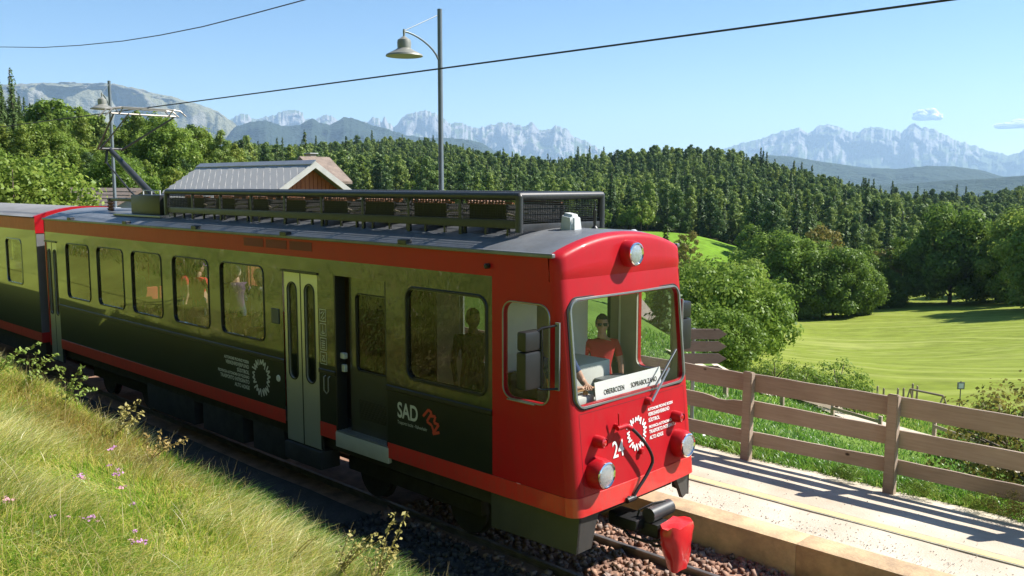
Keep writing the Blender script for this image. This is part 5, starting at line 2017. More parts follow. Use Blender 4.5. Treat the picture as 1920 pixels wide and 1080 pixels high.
# equipment case and pantograph behind the guard
cs_ = MB().cbox(-17.05, -15.85, 7.32, 8.1, 3.80, 4.16, 0.015).build('equipment_case', BLACKP, CAR, True)
MB().cbox(-15.86, -15.62, 7.4, 8.4, 3.80, 4.14, 0.01).build('case_end', GREYPL, cs_, True)
MB().tube([(-16.9, 7.5, 4.16), (-16.9, 7.5, 4.24), (-16.2, 7.5, 4.24), (-16.2, 7.5, 4.16)], 0.014, 6).tube([(-16.55, 7.5, 4.24), (-16.55, 7.5, 4.16)], 0.012, 6).build('rail', GREYPL, cs_, True)
MB().cbox(-17.6, -15.6, 7.2, 8.9, 3.76, 3.80, 0.01).build('case_plinth', STEEL, CAR)
pb = MB()
for y in (YC - 0.45, YC + 0.45):
    pb.cbox(-18.7, -17.0, y - 0.03, y + 0.03, 4.02, 4.08, 0.01)
for x in (-18.6, -17.1):
    pb.cbox(x - 0.03, x + 0.03, YC - 0.5, YC + 0.5, 4.02, 4.08, 0.01)
panto = pb.build('pantograph', GUARD, CAR, True)
for x in (-18.6, -17.1):
    for y in (YC - 0.45, YC + 0.45):
        MB().lathe([(0.05, 0), (0.075, 0.03), (0.045, 0.06), (0.075, 0.09), (0.045, 0.12), (0.075, 0.15), (0.05, 0.2)], (x, y, 3.83), (0, 0, 1), 12).build('insulator', BROWNI, panto, True)
K = Vector((-19.62, YC, 5.10))
B0 = Vector((-17.65, YC, 4.12))
MB().tube([B0, B0 * 0.5 + K * 0.5, K], [0.075, 0.07, 0.05], 12).build('lower_arm', GUARD, panto, True)
MB().tube([K + Vector((0.05, -0.28, 0)), K + Vector((0.05, 0.28, 0))], 0.025, 8).tube([K + Vector((0.02, -0.1, -0.3)), K + Vector((0, -0.05, 0.02))], 0.03, 8).build('knee', GUARD, panto, True)
HX, HZ_ = -17.85, 5.80
MB().tube([K + Vector((0.05, -0.26, 0)), (HX, YC - 0.62, HZ_ - 0.10)], [0.024, 0.018], 8).tube([K + Vector((0.05, 0.26, 0)), (HX, YC + 0.60, HZ_ - 0.10)], [0.024, 0.018], 8).tube([K + Vector((0.05, -0.2, 0)), (HX + .3, YC - 0.45, HZ_ - 0.10)], [0.016, 0.014], 8).build('upper_arm', GUARD, panto, True)
MB().tube([K + Vector((-0.05, -0.05, -0.30)), (-18.55, YC - 0.05, 4.20), (-18.3, YC - .05, 4.10)], 0.018, 8).build('guide_rod', GUARD, panto, True)
hd = MB()
for dx in (-0.16, 0.16):
    hd.cbox(HX + dx - 0.02, HX + dx + 0.02, YC - 0.52, YC + 0.52, HZ_ + 0.02, HZ_ + 0.05, 0.006)
    hd.tube([(HX + dx, YC - 0.52, HZ_ + 0.035), (HX + dx, YC - 0.68, HZ_ + 0.01), (HX + dx, YC - 0.84, HZ_ - 0.14)], 0.015, 8)
    hd.tube([(HX + dx, YC + 0.52, HZ_ + 0.035), (HX + dx, YC + 0.66, HZ_ + 0.02), (HX + dx, YC + 0.78, HZ_ - 0.08)], 0.015, 8)
hd.tube([(HX, YC - 0.66, HZ_ - 0.08), (HX, YC + 0.64, HZ_ - 0.08)], 0.018, 8)
for yy in (YC - 0.5, YC + 0.5):
    hd.tube([(HX - 0.16, yy, HZ_ + 0.02), (HX, yy, HZ_ - 0.08), (HX + 0.16, yy, HZ_ + 0.02)], 0.013, 6)
hd.build('collector_head', BRASSY, panto, True)

# ------------------------------------------------------------------ the trailer coupled behind
TR = empty('trailer_car', (-29.0, YC, 0), 0, 'second coach with red end arch coupled behind the railcar', 'train')
TX0, TX1 = -37.0, -20.95
TW = [(-22.95, -21.95, 2.12, 3.10), (-25.0, -23.85, 2.07, 3.15), (-26.6, -25.45, 2.07, 3.15), (-28.2, -27.05, 2.07, 3.15), (-30.0, -28.85, 2.07, 3.15)]
for P_ in (near, far):
    mb = MB()
    wall(mb, TX0, TX1, 1.12, 3.36, [(*w, 0.1) for w in TW], P_)
    mb.build('side_panel', DARK, TR)
    wall(MB(), TX0, TX1, 3.36, 3.62, [], P_).build('cantrail', RED, TR)
    wall(MB(), TX0, TX1, 0.92, 1.12, [], lambda s, t, d, P_=P_: P_(s, t, d - 0.006)).build('stripe', STRIPE, TR)
    for w in TW:
        f = ring(MB(), *w, 0.1, 0.035, P_).build('window', RUBBER if w[0] < -23 else FRAME, TR, True)
        pane(MB(), *w, 0.1, P_).build('pane', GLASS_SIDE, f)
mb = MB()
for k in range(NY_):
    a, b = ysr[k], ysr[k + 1]
    za, zb = ztop(min(max(a, YN), YF)) + 0.012, ztop(min(max(b, YN), YF)) + 0.012
    mb.add([(TX0, a, za), (TX1, a, za), (TX1, b, zb), (TX0, b, zb)], [(0, 1, 2, 3)])
mb.build('roof', mat('trailer_roof', (0.22, 0.21, 0.20), 0.55, var=0.25, scale=1.0), TR, True, 50)
mb = MB()
for k in range(NY_):
    a, b = ysr[k], ysr[k + 1]
    za, zb = ztop(min(max(a, YN), YF)) + 0.03, ztop(min(max(b, YN), YF)) + 0.03
    mb.add([(TX1 - 0.12, a, za), (TX1 + 0.02, a, za), (TX1 + 0.02, b, zb), (TX1 - 0.12, b, zb)], [(0, 1, 2, 3)])
    mb.add([(TX1 + 0.02, a, za), (TX1 + 0.02, b, zb), (TX1 + 0.02, b, 3.30), (TX1 + 0.02, a, 3.30)], [(0, 1, 2, 3)])
mb.build('end_arch', RED, TR, True, 40)
MB().box(TX1 - 0.02, TX1 + 0.01, YN, YF, 1.12, 3.30).build('end_wall', mat('coach_end_grey', (0.15, 0.155, 0.165), 0.5), TR)
MB().box(TX1 - 0.02, TX1 + 0.012, YN, YF, 0.90, 1.12).build('end_stripe', STRIPE, TR)
MB().box(TX0 + .1, TX1 - 0.1, YN + 0.06, YF - 0.06, 0.93, 1.0).build('floor', mat('saloon_floor', (0.16, 0.15, 0.14)), TR)
MB().box(TX0 + .1, TX1 - 0.1, YN + 0.1, YF - 0.1, 0.5, 0.92).build('underframe', UNDER, TR)
MB().box(TX1 + 0.0, XR - 0.0, YC - 0.45, YC + 0.45, 1.0, 3.2).build('gangway', RUBBER, TR)
for i, x in enumerate(np.arange(-30, -21.8, 1.6)):
    MB().cbox(x, x + 0.1, YN + 0.12, YN + 1.0, 1.4, 2.2, 0.03).cbox(x, x + 0.5, YN + 0.12, YN + 1.0, 1.35, 1.45, 0.03).box(x + .1, x + .3, YN + .3, YN + .8, 1.0, 1.36).build('seat', SEATM, TR, True)
# ================================================================== track, platform, fence
def ground_hit(px, py, lift=0.0, rmax=400):
    """first point of the ground that the line of sight meets"""
    d = ray(px, py)
    d = d / math.hypot(d[0], d[1])
    r = 1.5
    while r < rmax:
        p = _C + d * r
        if p[2] <= gz(p[0], p[1]) + lift:
            lo, hi = r - max(0.12, r * 0.02), r
            for _ in range(12):
                m = (lo + hi) / 2
                q = _C + d * m
                if q[2] <= gz(q[0], q[1]) + lift:
                    hi = m
                else:
                    lo = m
            q = _C + d * hi
            return np.array([q[0], q[1], gz(q[0], q[1])])
        r += max(0.12, r * 0.02)
    return _C + d * rmax


BALM = mat('red_brown_ballast', (0.25, 0.145, 0.10), 0.95, var=0.5, scale=3.5, bump=0.8, bscale=25)
RAILM = mat('rail_steel', (0.19, 0.165, 0.15), 0.45, 0.6, var=0.3, scale=5)
SLEEPM = mat('old_sleeper', (0.09, 0.06, 0.045), 0.9, var=0.35, scale=6, bump=0.4, bscale=20)
CONC = mat('weathered_ochre_concrete', (0.52, 0.36, 0.20), 0.85, var=0.3, scale=2.2, bump=0.35, bscale=30, dirt=(0.27, 0.19, 0.12))

track = empty('railway_track', (-10, YC, 0), 0, 'metre gauge track on reddish ballast beside the platform', 'track', kind='structure')
mb = MB()
n1, n2 = 120, 12
for i in range(n1):
    for j in range(n2):
        def bz(a, b):
            x, y = -62 + 90 * a / n1, 5.55 + 3.85 * b / n2
            e = min(b, n2 - b) / n2
            return (x, y, -0.30 + 0.20 * min(1, (y - 5.55) / 0.7) + 0.03 * fbm(x * 2, y * 2, 1, 3))
        mb.add([bz(i, j), bz(i + 1, j), bz(i + 1, j + 1), bz(i, j + 1)], [(0, 1, 2, 3)])
mb.build('ballast_bed', BALM, track, True, 60)
prof = [(-0.06, -0.14), (0.06, -0.14), (0.06, -0.125), (0.012, -0.105), (0.010, -0.045), (0.030, -0.03), (0.030, -0.004), (0.022, 0.0), (-0.022, 0.0), (-0.030, -0.004), (-0.030, -0.03), (-0.010, -0.045), (-0.012, -0.105), (-0.06, -0.125)]
for y in (YC - 0.53, YC + 0.53):
    MB().prism([(-62, y + a, b) for a, b in prof], (84, 0, 0)).build('rail', RAILM, track)
sl = MB().cbox(-0.12 - 10, 0.12 - 10, -0.95 + YC, 0.95 + YC, -0.26, -0.13, 0.015).build('sleeper', SLEEPM, track)
sl.location = (-2.0, 0, 0)
for k in range(1, 46):
    c = sl.copy()
    COL.objects.link(c)
    c.location = (12.0 - k * 0.66, 0, 0)
# loose ballast stones
g = np.random.default_rng(3)
ns = 9000
sx = g.uniform(-9.5, 2.5, ns)
sy = g.uniform(5.9, 9.32, ns)
okm = (np.abs(sy - (YC - 0.53)) > 0.07) & (np.abs(sy - (YC + 0.53)) > 0.07)
sx, sy = sx[okm], sy[okm]
ns = len(sx)
cube = np.array([(x, y, z) for x in (-1, 1) for y in (-1, 1) for z in (-1, 1)], float)
cf = np.array([(0, 1, 3, 2), (4, 6, 7, 5), (0, 4, 5, 1), (2, 3, 7, 6), (0, 2, 6, 4), (1, 5, 7, 3)])
sz_ = g.uniform(0.014, 0.036, (ns, 1, 1))
V = cube[None] * sz_ * g.uniform(0.6, 1.25, (ns, 8, 3))
an = g.uniform(0, 6.28, ns)
ca, sa = np.cos(an)[:, None], np.sin(an)[:, None]
tl = g.uniform(-0.8, 0.8, ns)[:, None]
Vx = V[:, :, 0] * ca - V[:, :, 1] * sa
Vy = V[:, :, 0] * sa + V[:, :, 1] * ca
Vz = V[:, :, 2] + tl * Vx
V = np.stack([Vx + sx[:, None] + 10, Vy + sy[:, None] - YC, Vz + (-0.085 + g.uniform(-0.02, 0.015, ns))[:, None]], -1).reshape(-1, 3)
Fs = (cf[None] + (np.arange(ns) * 8)[:, None, None]).reshape(-1, 4)
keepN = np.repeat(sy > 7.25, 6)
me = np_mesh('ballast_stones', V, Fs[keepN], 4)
me2 = np_mesh('shade_toned_stones', V, Fs[~keepN], 4)


def island_mat(name, cols, rough=0.9):
    m, nt, b = nt_of(name)
    ge = nt.nodes.new('ShaderNodeNewGeometry')
    rp = nt.nodes.new('ShaderNodeValToRGB')
    e = rp.color_ramp.elements
    e[0].position, e[0].color = 0.0, (*cols[0], 1)
    e[1].position, e[1].color = 1.0, (*cols[-1], 1)
    for i, c in enumerate(cols[1:-1]):
        q = e.new((i + 1) / (len(cols) - 1))
        q.color = (*c, 1)
    nt.links.new(ge.outputs['Random Per Island'], rp.inputs[0])
    nt.links.new(rp.outputs[0], b.inputs['Base Color'])
    b.inputs['Roughness'].default_value = rough
    MATS[name] = m
    return m


me.materials.append(island_mat('ballast_stone', [(0.11, 0.07, 0.055), (0.27, 0.14, 0.09), (0.36, 0.22, 0.15), (0.24, 0.19, 0.165)]))
tag(link(bpy.data.objects.new('ballast_stones', me), track), kind='stuff')
me2.materials.append(island_mat('shade_toned_stone', [(0.025, 0.023, 0.021), (0.05, 0.045, 0.04), (0.085, 0.075, 0.066)]))  # grey near-side stones, coloured darker to deepen the train's shade
tag(link(bpy.data.objects.new('shade_toned_stones', me2), track), kind='stuff')
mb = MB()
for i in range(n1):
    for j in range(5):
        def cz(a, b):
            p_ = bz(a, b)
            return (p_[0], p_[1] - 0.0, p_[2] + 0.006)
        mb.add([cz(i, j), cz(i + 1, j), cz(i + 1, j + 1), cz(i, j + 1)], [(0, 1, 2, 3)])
mb.build('shade_toned_cess', mat('shade_toned_soil', (0.04, 0.036, 0.032), 0.95, var=0.4, scale=4, bump=0.6, bscale=25), track, True, 60)  # dark grey gravel strip, the train's shade deepened in its colour

# platform
PZ = 0.30
m, nt, b = nt_of('sandy_platform')
L = nt.links.new
tc = nt.nodes.new('ShaderNodeTexCoord')
nA = nt.nodes.new('ShaderNodeTexNoise')
nA.inputs['Scale'].default_value = 1.4
nA.inputs['Detail'].default_value = 8
nB = nt.nodes.new('ShaderNodeTexVoronoi')
nB.inputs['Scale'].default_value = 60
nB.inputs['Randomness'].default_value = 1
nC = nt.nodes.new('ShaderNodeTexNoise')
nC.inputs['Scale'].default_value = 45
nC.inputs['Detail'].default_value = 3
for n in (nA, nB, nC):
    L(tc.outputs['Object'], n.inputs['Vector'])
r1 = nt.nodes.new('ShaderNodeValToRGB')
r1.color_ramp.elements[0].position, r1.color_ramp.elements[1].position = 0.3, 0.7
r1.color_ramp.elements[0].color = (0.40, 0.335, 0.25, 1)
r1.color_ramp.elements[1].color = (0.58, 0.51, 0.41, 1)
L(nA.outputs['Fac'], r1.inputs[0])
# gravel that gathers towards the edge stones
sep = nt.nodes.new('ShaderNodeSeparateXYZ')
L(tc.outputs['Object'], sep.inputs[0])
mrg = nt.nodes.new('ShaderNodeMapRange')
mrg.inputs['From Min'].default_value = -0.30
mrg.inputs['From Max'].default_value = -1.05
L(sep.outputs['Y'], mrg.inputs[0])
mg = nt.nodes.new('ShaderNodeMath')
mg.operation = 'MULTIPLY'
st = nt.nodes.new('ShaderNodeMapRange')
st.inputs['From Min'].default_value = 0.50
st.inputs['From Max'].default_value = 0.62
L(nC.outputs['Fac'], st.inputs[0])
L(st.outputs[0], mg.inputs[0])
L(mrg.outputs[0], mg.inputs[1])
mx = nt.nodes.new('ShaderNodeMix')
mx.data_type = 'RGBA'
L(mg.outputs[0], mx.inputs[0])
L(r1.outputs[0], mx.inputs[6])
r3 = nt.nodes.new('ShaderNodeValToRGB')
r3.color_ramp.elements[0].color = (0.40, 0.36, 0.30, 1)
r3.color_ramp.elements[1].color = (0.58, 0.53, 0.46, 1)
L(nB.outputs['Color'], r3.inputs[0])
L(r3.outputs[0], mx.inputs[7])
# scattered dark grit
sp2 = nt.nodes.new('ShaderNodeTexNoise')
sp2.inputs['Scale'].default_value = 90
L(tc.outputs['Object'], sp2.inputs['Vector'])
sr = nt.nodes.new('ShaderNodeMapRange')
sr.inputs['From Min'].default_value = 0.68
sr.inputs['From Max'].default_value = 0.76
L(sp2.outputs['Fac'], sr.inputs[0])
mx2 = nt.nodes.new('ShaderNodeMix')
mx2.data_type = 'RGBA'
L(sr.outputs[0], mx2.inputs[0])
L(mx.outputs[2], mx2.inputs[6])
mx2.inputs[7].default_value = (0.2, 0.17, 0.13, 1)
L(mx2.outputs[2], b.inputs['Base Color'])
b.inputs['Roughness'].default_value = 0.95
bp = nt.nodes.new('ShaderNodeBump')
bp.inputs['Strength'].default_value = 0.5
bp.inputs['Distance'].default_value = 0.01
L(nC.outputs['Fac'], bp.inputs['Height'])
L(bp.outputs[0], b.inputs['Normal'])
SAND = m
plat = empty('platform', (-10, 10.8, 0), 0, 'low sandy platform with ochre concrete edge and yellow line', 'platform', kind='structure')
mb = MB()
for i in range(160):
    x0, x1 = -60 + 0.5 * i, -60 + 0.5 * (i + 1)
    for (ya, yb) in ((9.70, 10.2), (10.2, 10.9), (10.9, 11.5), (11.5, 12.25)):
        def pz(x, y):
            return (x, y, PZ - 0.006 + 0.010 * fbm(x * 0.8, y * 0.8, 2, 3) * (1 if y > 9.9 else 0.3) - (0.10 if y > 12.2 else 0.0))
        mb.add([pz(x0, ya), pz(x1, ya), pz(x1, yb), pz(x0, yb)], [(0, 1, 2, 3)])
mb.build('surface', SAND, plat, True, 60)
ks = MB().cbox(-1.499 - 10, 1.499 - 10, -0.19 + 10.8, 0.19 + 10.8, -0.42, PZ, 0.007).build('kerb_stone', CONC, plat, True, 40)
ks.location = (0, 9.51 - 10.8, 0)
for k in range(1, 26):
    c = ks.copy()
    COL.objects.link(c)
    c.location = (28 - k * 3.0, 9.51 - 10.8, 0)
ks.location = (28 - 26 * 3.0, 9.51 - 10.8, 0)
YEL = mat('worn_yellow_line', (0.62, 0.47, 0.17), 0.8, var=0.2, scale=3, bump=0.2, bscale=50, dirt=(0.58, 0.47, 0.27))
GRY = mat('line_border_grey', (0.33, 0.31, 0.24), 0.85, var=0.3, scale=5)
mb = MB().box(-60, 20, 10.435, 10.565, PZ - 0.05, PZ + 0.011)
mb.build('yellow_line', YEL, plat)
for a, b_ in ((10.405, 10.433), (10.567, 10.595)):
    MB().box(-60, 20, a, b_, PZ - 0.05, PZ + 0.0085).build('line_border', GRY, plat)


# loose grit on the platform, thickest along the edge stones
npb = 1500
gx_ = g.uniform(-9, 3, npb)
gy_ = np.where(g.uniform(size=npb) < 0.7, 9.72 + np.abs(g.normal(size=npb)) * 0.28, g.uniform(9.75, 11.9, npb))
sz_ = g.uniform(0.002, 0.0065, (npb, 1, 1))
V = cube[None] * sz_ * g.uniform(0.6, 1.3, (npb, 8, 3)) * np.array([1, 1, 0.6])
V = V + np.stack([gx_ + 10, gy_ - 10.8, np.full(npb, PZ + 0.003)], -1)[:, None, :]
Fs = (cf[None] + (np.arange(npb) * 8)[:, None, None]).reshape(-1, 4)
me = np_mesh('loose_grit', V.reshape(-1, 3), Fs, 4)
me.materials.append(island_mat('grit_stone', [(0.36, 0.32, 0.27), (0.48, 0.44, 0.38), (0.62, 0.58, 0.52)]))
tag(link(bpy.data.objects.new('loose_grit', me), plat), kind='stuff')


# ------------------------------------------------------------------ fences
def wood_mat(name, c, c2, bump=0.35):
    m, nt, b = nt_of(name)
    L = nt.links.new
    tc = nt.nodes.new('ShaderNodeTexCoord')
    mp = nt.nodes.new('ShaderNodeMapping')
    mp.inputs['Scale'].default_value = (1.2, 9, 22)
    L(tc.outputs['Object'], mp.inputs[0])
    n = nt.nodes.new('ShaderNodeTexNoise')
    n.inputs['Scale'].default_value = 1.6
    n.inputs['Detail'].default_value = 9
    n.inputs['Roughness'].default_value = 0.68
    L(mp.outputs[0], n.inputs['Vector'])
    n3 = nt.nodes.new('ShaderNodeTexNoise')
    n3.inputs['Scale'].default_value = 1.3
    n3.inputs['Detail'].default_value = 4
    L(tc.outputs['Object'], n3.inputs['Vector'])
    ad = nt.nodes.new('ShaderNodeMath')
    ad.operation = 'MULTIPLY_ADD'
    L(n3.outputs['Fac'], ad.inputs[0])
    ad.inputs[1].default_value = 0.5
    mu = nt.nodes.new('ShaderNodeMath')
    mu.operation = 'MULTIPLY'
    L(n.outputs['Fac'], mu.inputs[0])
    mu.inputs[1].default_value = 0.55
    L(mu.outputs[0], ad.inputs[2])
    oi = nt.nodes.new('ShaderNodeObjectInfo')
    a3 = nt.nodes.new('ShaderNodeMath')
    a3.operation = 'MULTIPLY_ADD'
    L(oi.outputs['Random'], a3.inputs[0])
    a3.inputs[1].default_value = 0.16
    L(ad.outputs[0], a3.inputs[2])
    r = nt.nodes.new('ShaderNodeValToRGB')
    r.color_ramp.elements[0].position, r.color_ramp.elements[1].position = 0.38, 0.78
    r.color_ramp.elements[0].color = (*c, 1)
    r.color_ramp.elements[1].color = (*c2, 1)
    L(a3.outputs[0], r.inputs[0])
    # knots
    vo = nt.nodes.new('ShaderNodeTexVoronoi')
    vo.inputs['Scale'].default_value = 1.9
    mk = nt.nodes.new('ShaderNodeMapping')
    mk.inputs['Scale'].default_value = (1, 3, 1.6)
    L(tc.outputs['Object'], mk.inputs[0])
    L(mk.outputs[0], vo.inputs['Vector'])
    kr = nt.nodes.new('ShaderNodeMapRange')
    kr.inputs['From Min'].default_value = 0.085
    kr.inputs['From Max'].default_value = 0.045
    L(vo.outputs['Distance'], kr.inputs[0])
    km = nt.nodes.new('ShaderNodeMix')
    km.data_type = 'RGBA'
    L(kr.outputs[0], km.inputs[0])
    L(r.outputs[0], km.inputs[6])
    km.inputs[7].default_value = (0.05, 0.03, 0.022, 1)
    L(km.outputs[2], b.inputs['Base Color'])
    b.inputs['Roughness'].default_value = 0.8
    b.inputs['Specular IOR Level'].default_value = 0.25
    bp = nt.nodes.new('ShaderNodeBump')
    bp.inputs['Strength'].default_value = bump
    bp.inputs['Distance'].default_value = 0.01
    L(n.outputs['Fac'], bp.inputs['Height'])
    L(bp.outputs[0], b.inputs['Normal'])
    MATS[name] = m
    return m


WOOD = wood_mat('weathered_brown_board', (0.26, 0.19, 0.14), (0.45, 0.35, 0.27))
WOODG = wood_mat('grey_brown_post', (0.25, 0.185, 0.138), (0.44, 0.345, 0.265))
FY = 11.95
fence = empty('platform_fence', (-8, FY, PZ), 0, 'brown wooden fence with three wide boards along the back of the platform', 'fence')
rnd = random.Random(4)
fxs = [-4.48 + 2.14 * k for k in range(-7, 8)]
for i, x in enumerate(fxs):
    h = 1.59 + rnd.uniform(-0.015, 0.015)
    bm = bmesh.new()
    bmesh.ops.create_cube(bm, size=1)
    bmesh.ops.scale(bm, vec=(0.145, 0.12, h + 0.3), verts=bm.verts)
    bmesh.ops.bevel(bm, geom=bm.edges[:], offset=0.012, segments=2, affect='EDGES')
    for v in bm.verts:
        if v.co.z > 0.4:
            v.co.z -= 0.02 * (v.co.y + 0.06) / 0.12 + rnd.uniform(0, 0.003)
    bmesh.ops.rotate(bm, cent=(0, 0, -0.6), matrix=Matrix.Rotation(rnd.uniform(-.012, .012), 3, 'Y'), verts=bm.verts)
    bmesh.ops.translate(bm, vec=(x, FY, (h - 0.3) / 2), verts=bm.verts)
    MB().bm(bm).build('post', WOODG, fence, True, 30)
for i in range(len(fxs) - 1):
    for q, (z0, z1) in enumerate(((1.27, 1.535), (0.875, 1.115), (0.475, 0.675))):
        a, b_ = fxs[i] + 0.02, fxs[i + 1] - 0.02
        dz0, dz1 = rnd.uniform(-0.02, 0.02), rnd.uniform(-0.02, 0.02)
        N = 16
        vs_, fs_ = [], []
        sd = rnd.uniform(0, 50)
        for k in range(N + 1):
            t = k / N
            x = a + (b_ - a) * t
            dz = dz0 + (dz1 - dz0) * t
            top = z1 + dz + 0.007 * fbm(t * 3.3, sd, 0, 3) - (0.05 * math.exp(-((t - 0.78) / 0.09) ** 2) if (q == 1 and i % 4 == 1) else 0)
            bot = z0 + dz + 0.006 * fbm(t * 3.3, sd + 9, 0, 3)
            yb = FY + 0.065 + 0.006 * fbm(t * 2, sd + 5, 0, 2)
            for (yy, zz) in ((yb, bot), (yb, top - 0.006), (yb + 0.006, top), (yb + 0.034, top), (yb + 0.038, bot)):
                vs_.append((x, yy, zz))
            if k:
                for e in range(5):
                    p, r_ = (k - 1) * 5 + e, (k - 1) * 5 + (e + 1) % 5
                    fs_.append((p, r_, r_ + 5, p + 5))
        fs_.append((4, 3, 2, 1, 0))
        fs_.append(tuple(N * 5 + e for e in range(5)))
        MB().add(vs_, fs_).build('board', WOOD, fence, True, 35)

# path and the low rail fences below
PTHM = mat('gravel_path_beige', (0.46, 0.40, 0.30), 0.95, var=0.25, scale=3, bump=0.4, bscale=30)
ctr = [ground_hit(px, py) for px, py in ((1300, 690), (1390, 716), (1460, 738), (1535, 763), (1610, 790), (1690, 818), (1770, 842), (1860, 868), (1960, 892))]
mb = MB()
prev = None
for i, c in enumerate(ctr):
    t = (ctr[min(i + 1, len(ctr) - 1)] - ctr[max(i - 1, 0)])
    t[2] = 0
    t /= np.linalg.norm(t)
    nrm = np.array([-t[1], t[0], 0])
    row = []
    for w in (-0.85, -0.4, 0, 0.4, 0.85):
        q = c + nrm * (w + 0.12 * fbm(i * 0.9, w, 3, 2))
        row.append((q[0], q[1], gz(q[0], q[1]) + 0.09))
    if prev:
        for k in range(4):
            mb.add([prev[k], row[k], row[k + 1], prev[k + 1]], [(0, 1, 2, 3)])
    prev = row
pth = mb.build('footpath', PTHM, None, True, 60)
tag(pth, 'pale gravel footpath running down between low rail fences', 'path', kind='structure')


def rail_fence(label, pxs, h, rails=1):
    pts = [ground_hit(*p) for p in pxs]
    e = empty('rail_fence', tuple(pts[0]), 0, label, 'fence')
    for p in pts:
        MB().cbox(p[0] - 0.055, p[0] + 0.055, p[1] - 0.05, p[1] + 0.05, p[2] - 0.2, p[2] + h, 0.01).build('post', WOODG, e, True)
    for a, b_ in zip(pts[:-1], pts[1:]):
        for q in range(rails):
            za, zb = a[2] + h - 0.12 - q * 0.36, b_[2] + h - 0.12 - q * 0.36
            MB().prism([(a[0], a[1] - 0.06, za), (b_[0], b_[1] - 0.06, zb), (b_[0], b_[1] - 0.06, zb - 0.10), (a[0], a[1] - 0.06, za - 0.10)], (0, -0.035, 0)).build('rail', WOODG, e)
    return e


rail_fence('low single rail fence on the near side of the footpath', [(1360, 745), (1466, 768), (1560, 795), (1649, 822)], 0.72)
rail_fence('low two rail fence on the meadow side of the footpath', [(1750, 838), (1857, 880), (1985, 925)], 0.85, 2)

# arrow signpost
SIGNW = wood_mat('signboard_brown', (0.22, 0.16, 0.13), (0.32, 0.24, 0.20), 0.15)
sp_ = on_y(1299, 700, 12.7)
sz0 = gz(sp_[0], sp_[1])
sign = empty('arrow_signpost', (sp_[0], sp_[1], sz0), 0, 'signpost with four brown arrow boards behind the platform fence', 'signpost')
MB().tube([(sp_[0], sp_[1], sz0 - 0.3), (sp_[0], sp_[1], 1.99)], 0.032, 12).build('pole', STEEL, sign, True)
dv = np.array([_Rt[0], _Rt[1]])
for k in range(4):
    zc = 1.90 - 0.205 * k
    o = np.array([sp_[0], sp_[1]]) + np.array([_F[0], _F[1]]) * -0.04
    pl = [(-0.34, -0.085), (0.40, -0.085), (0.54, 0.0), (0.40, 0.085), (-0.34, 0.085)]
    MB().prism([(o[0] + dv[0] * a, o[1] + dv[1] * a, zc + b_) for a, b_ in pl], (-_F[0] * 0.025, -_F[1] * 0.025, 0)).build('arrow_board', SIGNW, sign)
    for a in (-0.02, 0.2):
        MB().lathe([(0.008, 0), (0.006, 0.006)], (o[0] + dv[0] * a - _F[0] * 0.025, o[1] + dv[1] * a - _F[1] * 0.025, zc + 0.075), (-_F[0], -_F[1], 0), 6).build('bolt', STEEL, sign)

# stakes, trestle and little signboard down by the meadow
for k, (px, hh) in enumerate(((1645, 26), (1656, 24), (1682, 22), (1694, 24), (1710, 30), (1718, 28))):
    p = ground_hit(px, 752 + (k % 2) * 2)
    D = math.hypot(p[0], p[1])
    h = hh * D / FOC
    bm = MB().tube([(p[0], p[1], p[2] - 0.15), (p[0] + 0.02 * (k % 3 - 1), p[1], p[2] + h)], [0.05, 0.04], 7)
    bm.tube([(p[0], p[1], p[2] + h - 0.01), (p[0] + 0.02 * (k % 3 - 1), p[1], p[2] + h + 0.03)], [0.04, 0.02], 7)
    o = bm.build('wooden_stake', WOODG, None, True)
    tag(o, 'thin dark wooden stake standing at the lower edge of the meadow', 'stake', 'stakes at the lower edge of the meadow')
p = ground_hit(1705, 757)
q = ground_hit(1768, 760)
tr = empty('wooden_trestle', tuple(p), 0, 'low wooden trestle rail on slanting legs at the meadow edge', 'trestle')
hh = 26 * math.hypot(p[0], p[1]) / FOC
MB().tube([(p[0], p[1], p[2] + hh), (q[0], q[1], q[2] + hh * 0.62)], 0.045, 8).build('rail', WOODG, tr, True)
for (a, z) in ((p, hh), (q, hh * 0.62)):
    for s in (-1, 1):
        MB().tube([(a[0] + dv[0] * 0.18 * s, a[1] + dv[1] * 0.18 * s, a[2] - 0.1), (a[0], a[1], a[2] + z)], 0.032, 7).build('leg', WOODG, tr, True)
p = ground_hit(1799, 764)
sb = empty('little_signboard', tuple(p), 0, 'little white signboard with dark frame on a thin pole by the meadow', 'sign')
D = math.hypot(p[0], p[1])
MB().tube([(p[0], p[1], p[2] - 0.2), (p[0], p[1], p[2] + 46 * D / FOC)], 0.02, 8).build('pole', mat('thin_pole_grey', (0.1, 0.1, 0.1), 0.6), sb, True)
zc = p[2] + 38 * D / FOC
w_ = 6 * D / FOC
MB().prism([(p[0] - dv[0] * w_, p[1] - dv[1] * w_, zc - w_), (p[0] + dv[0] * w_, p[1] + dv[1] * w_, zc - w_), (p[0] + dv[0] * w_, p[1] + dv[1] * w_, zc + w_), (p[0] - dv[0] * w_, p[1] - dv[1] * w_, zc + w_)], (-_F[0] * 0.03, -_F[1] * 0.03, 0)).build('frame', mat('sign_frame', (0.15, 0.15, 0.17), 0.6), sb)
w2 = w_ * 0.7
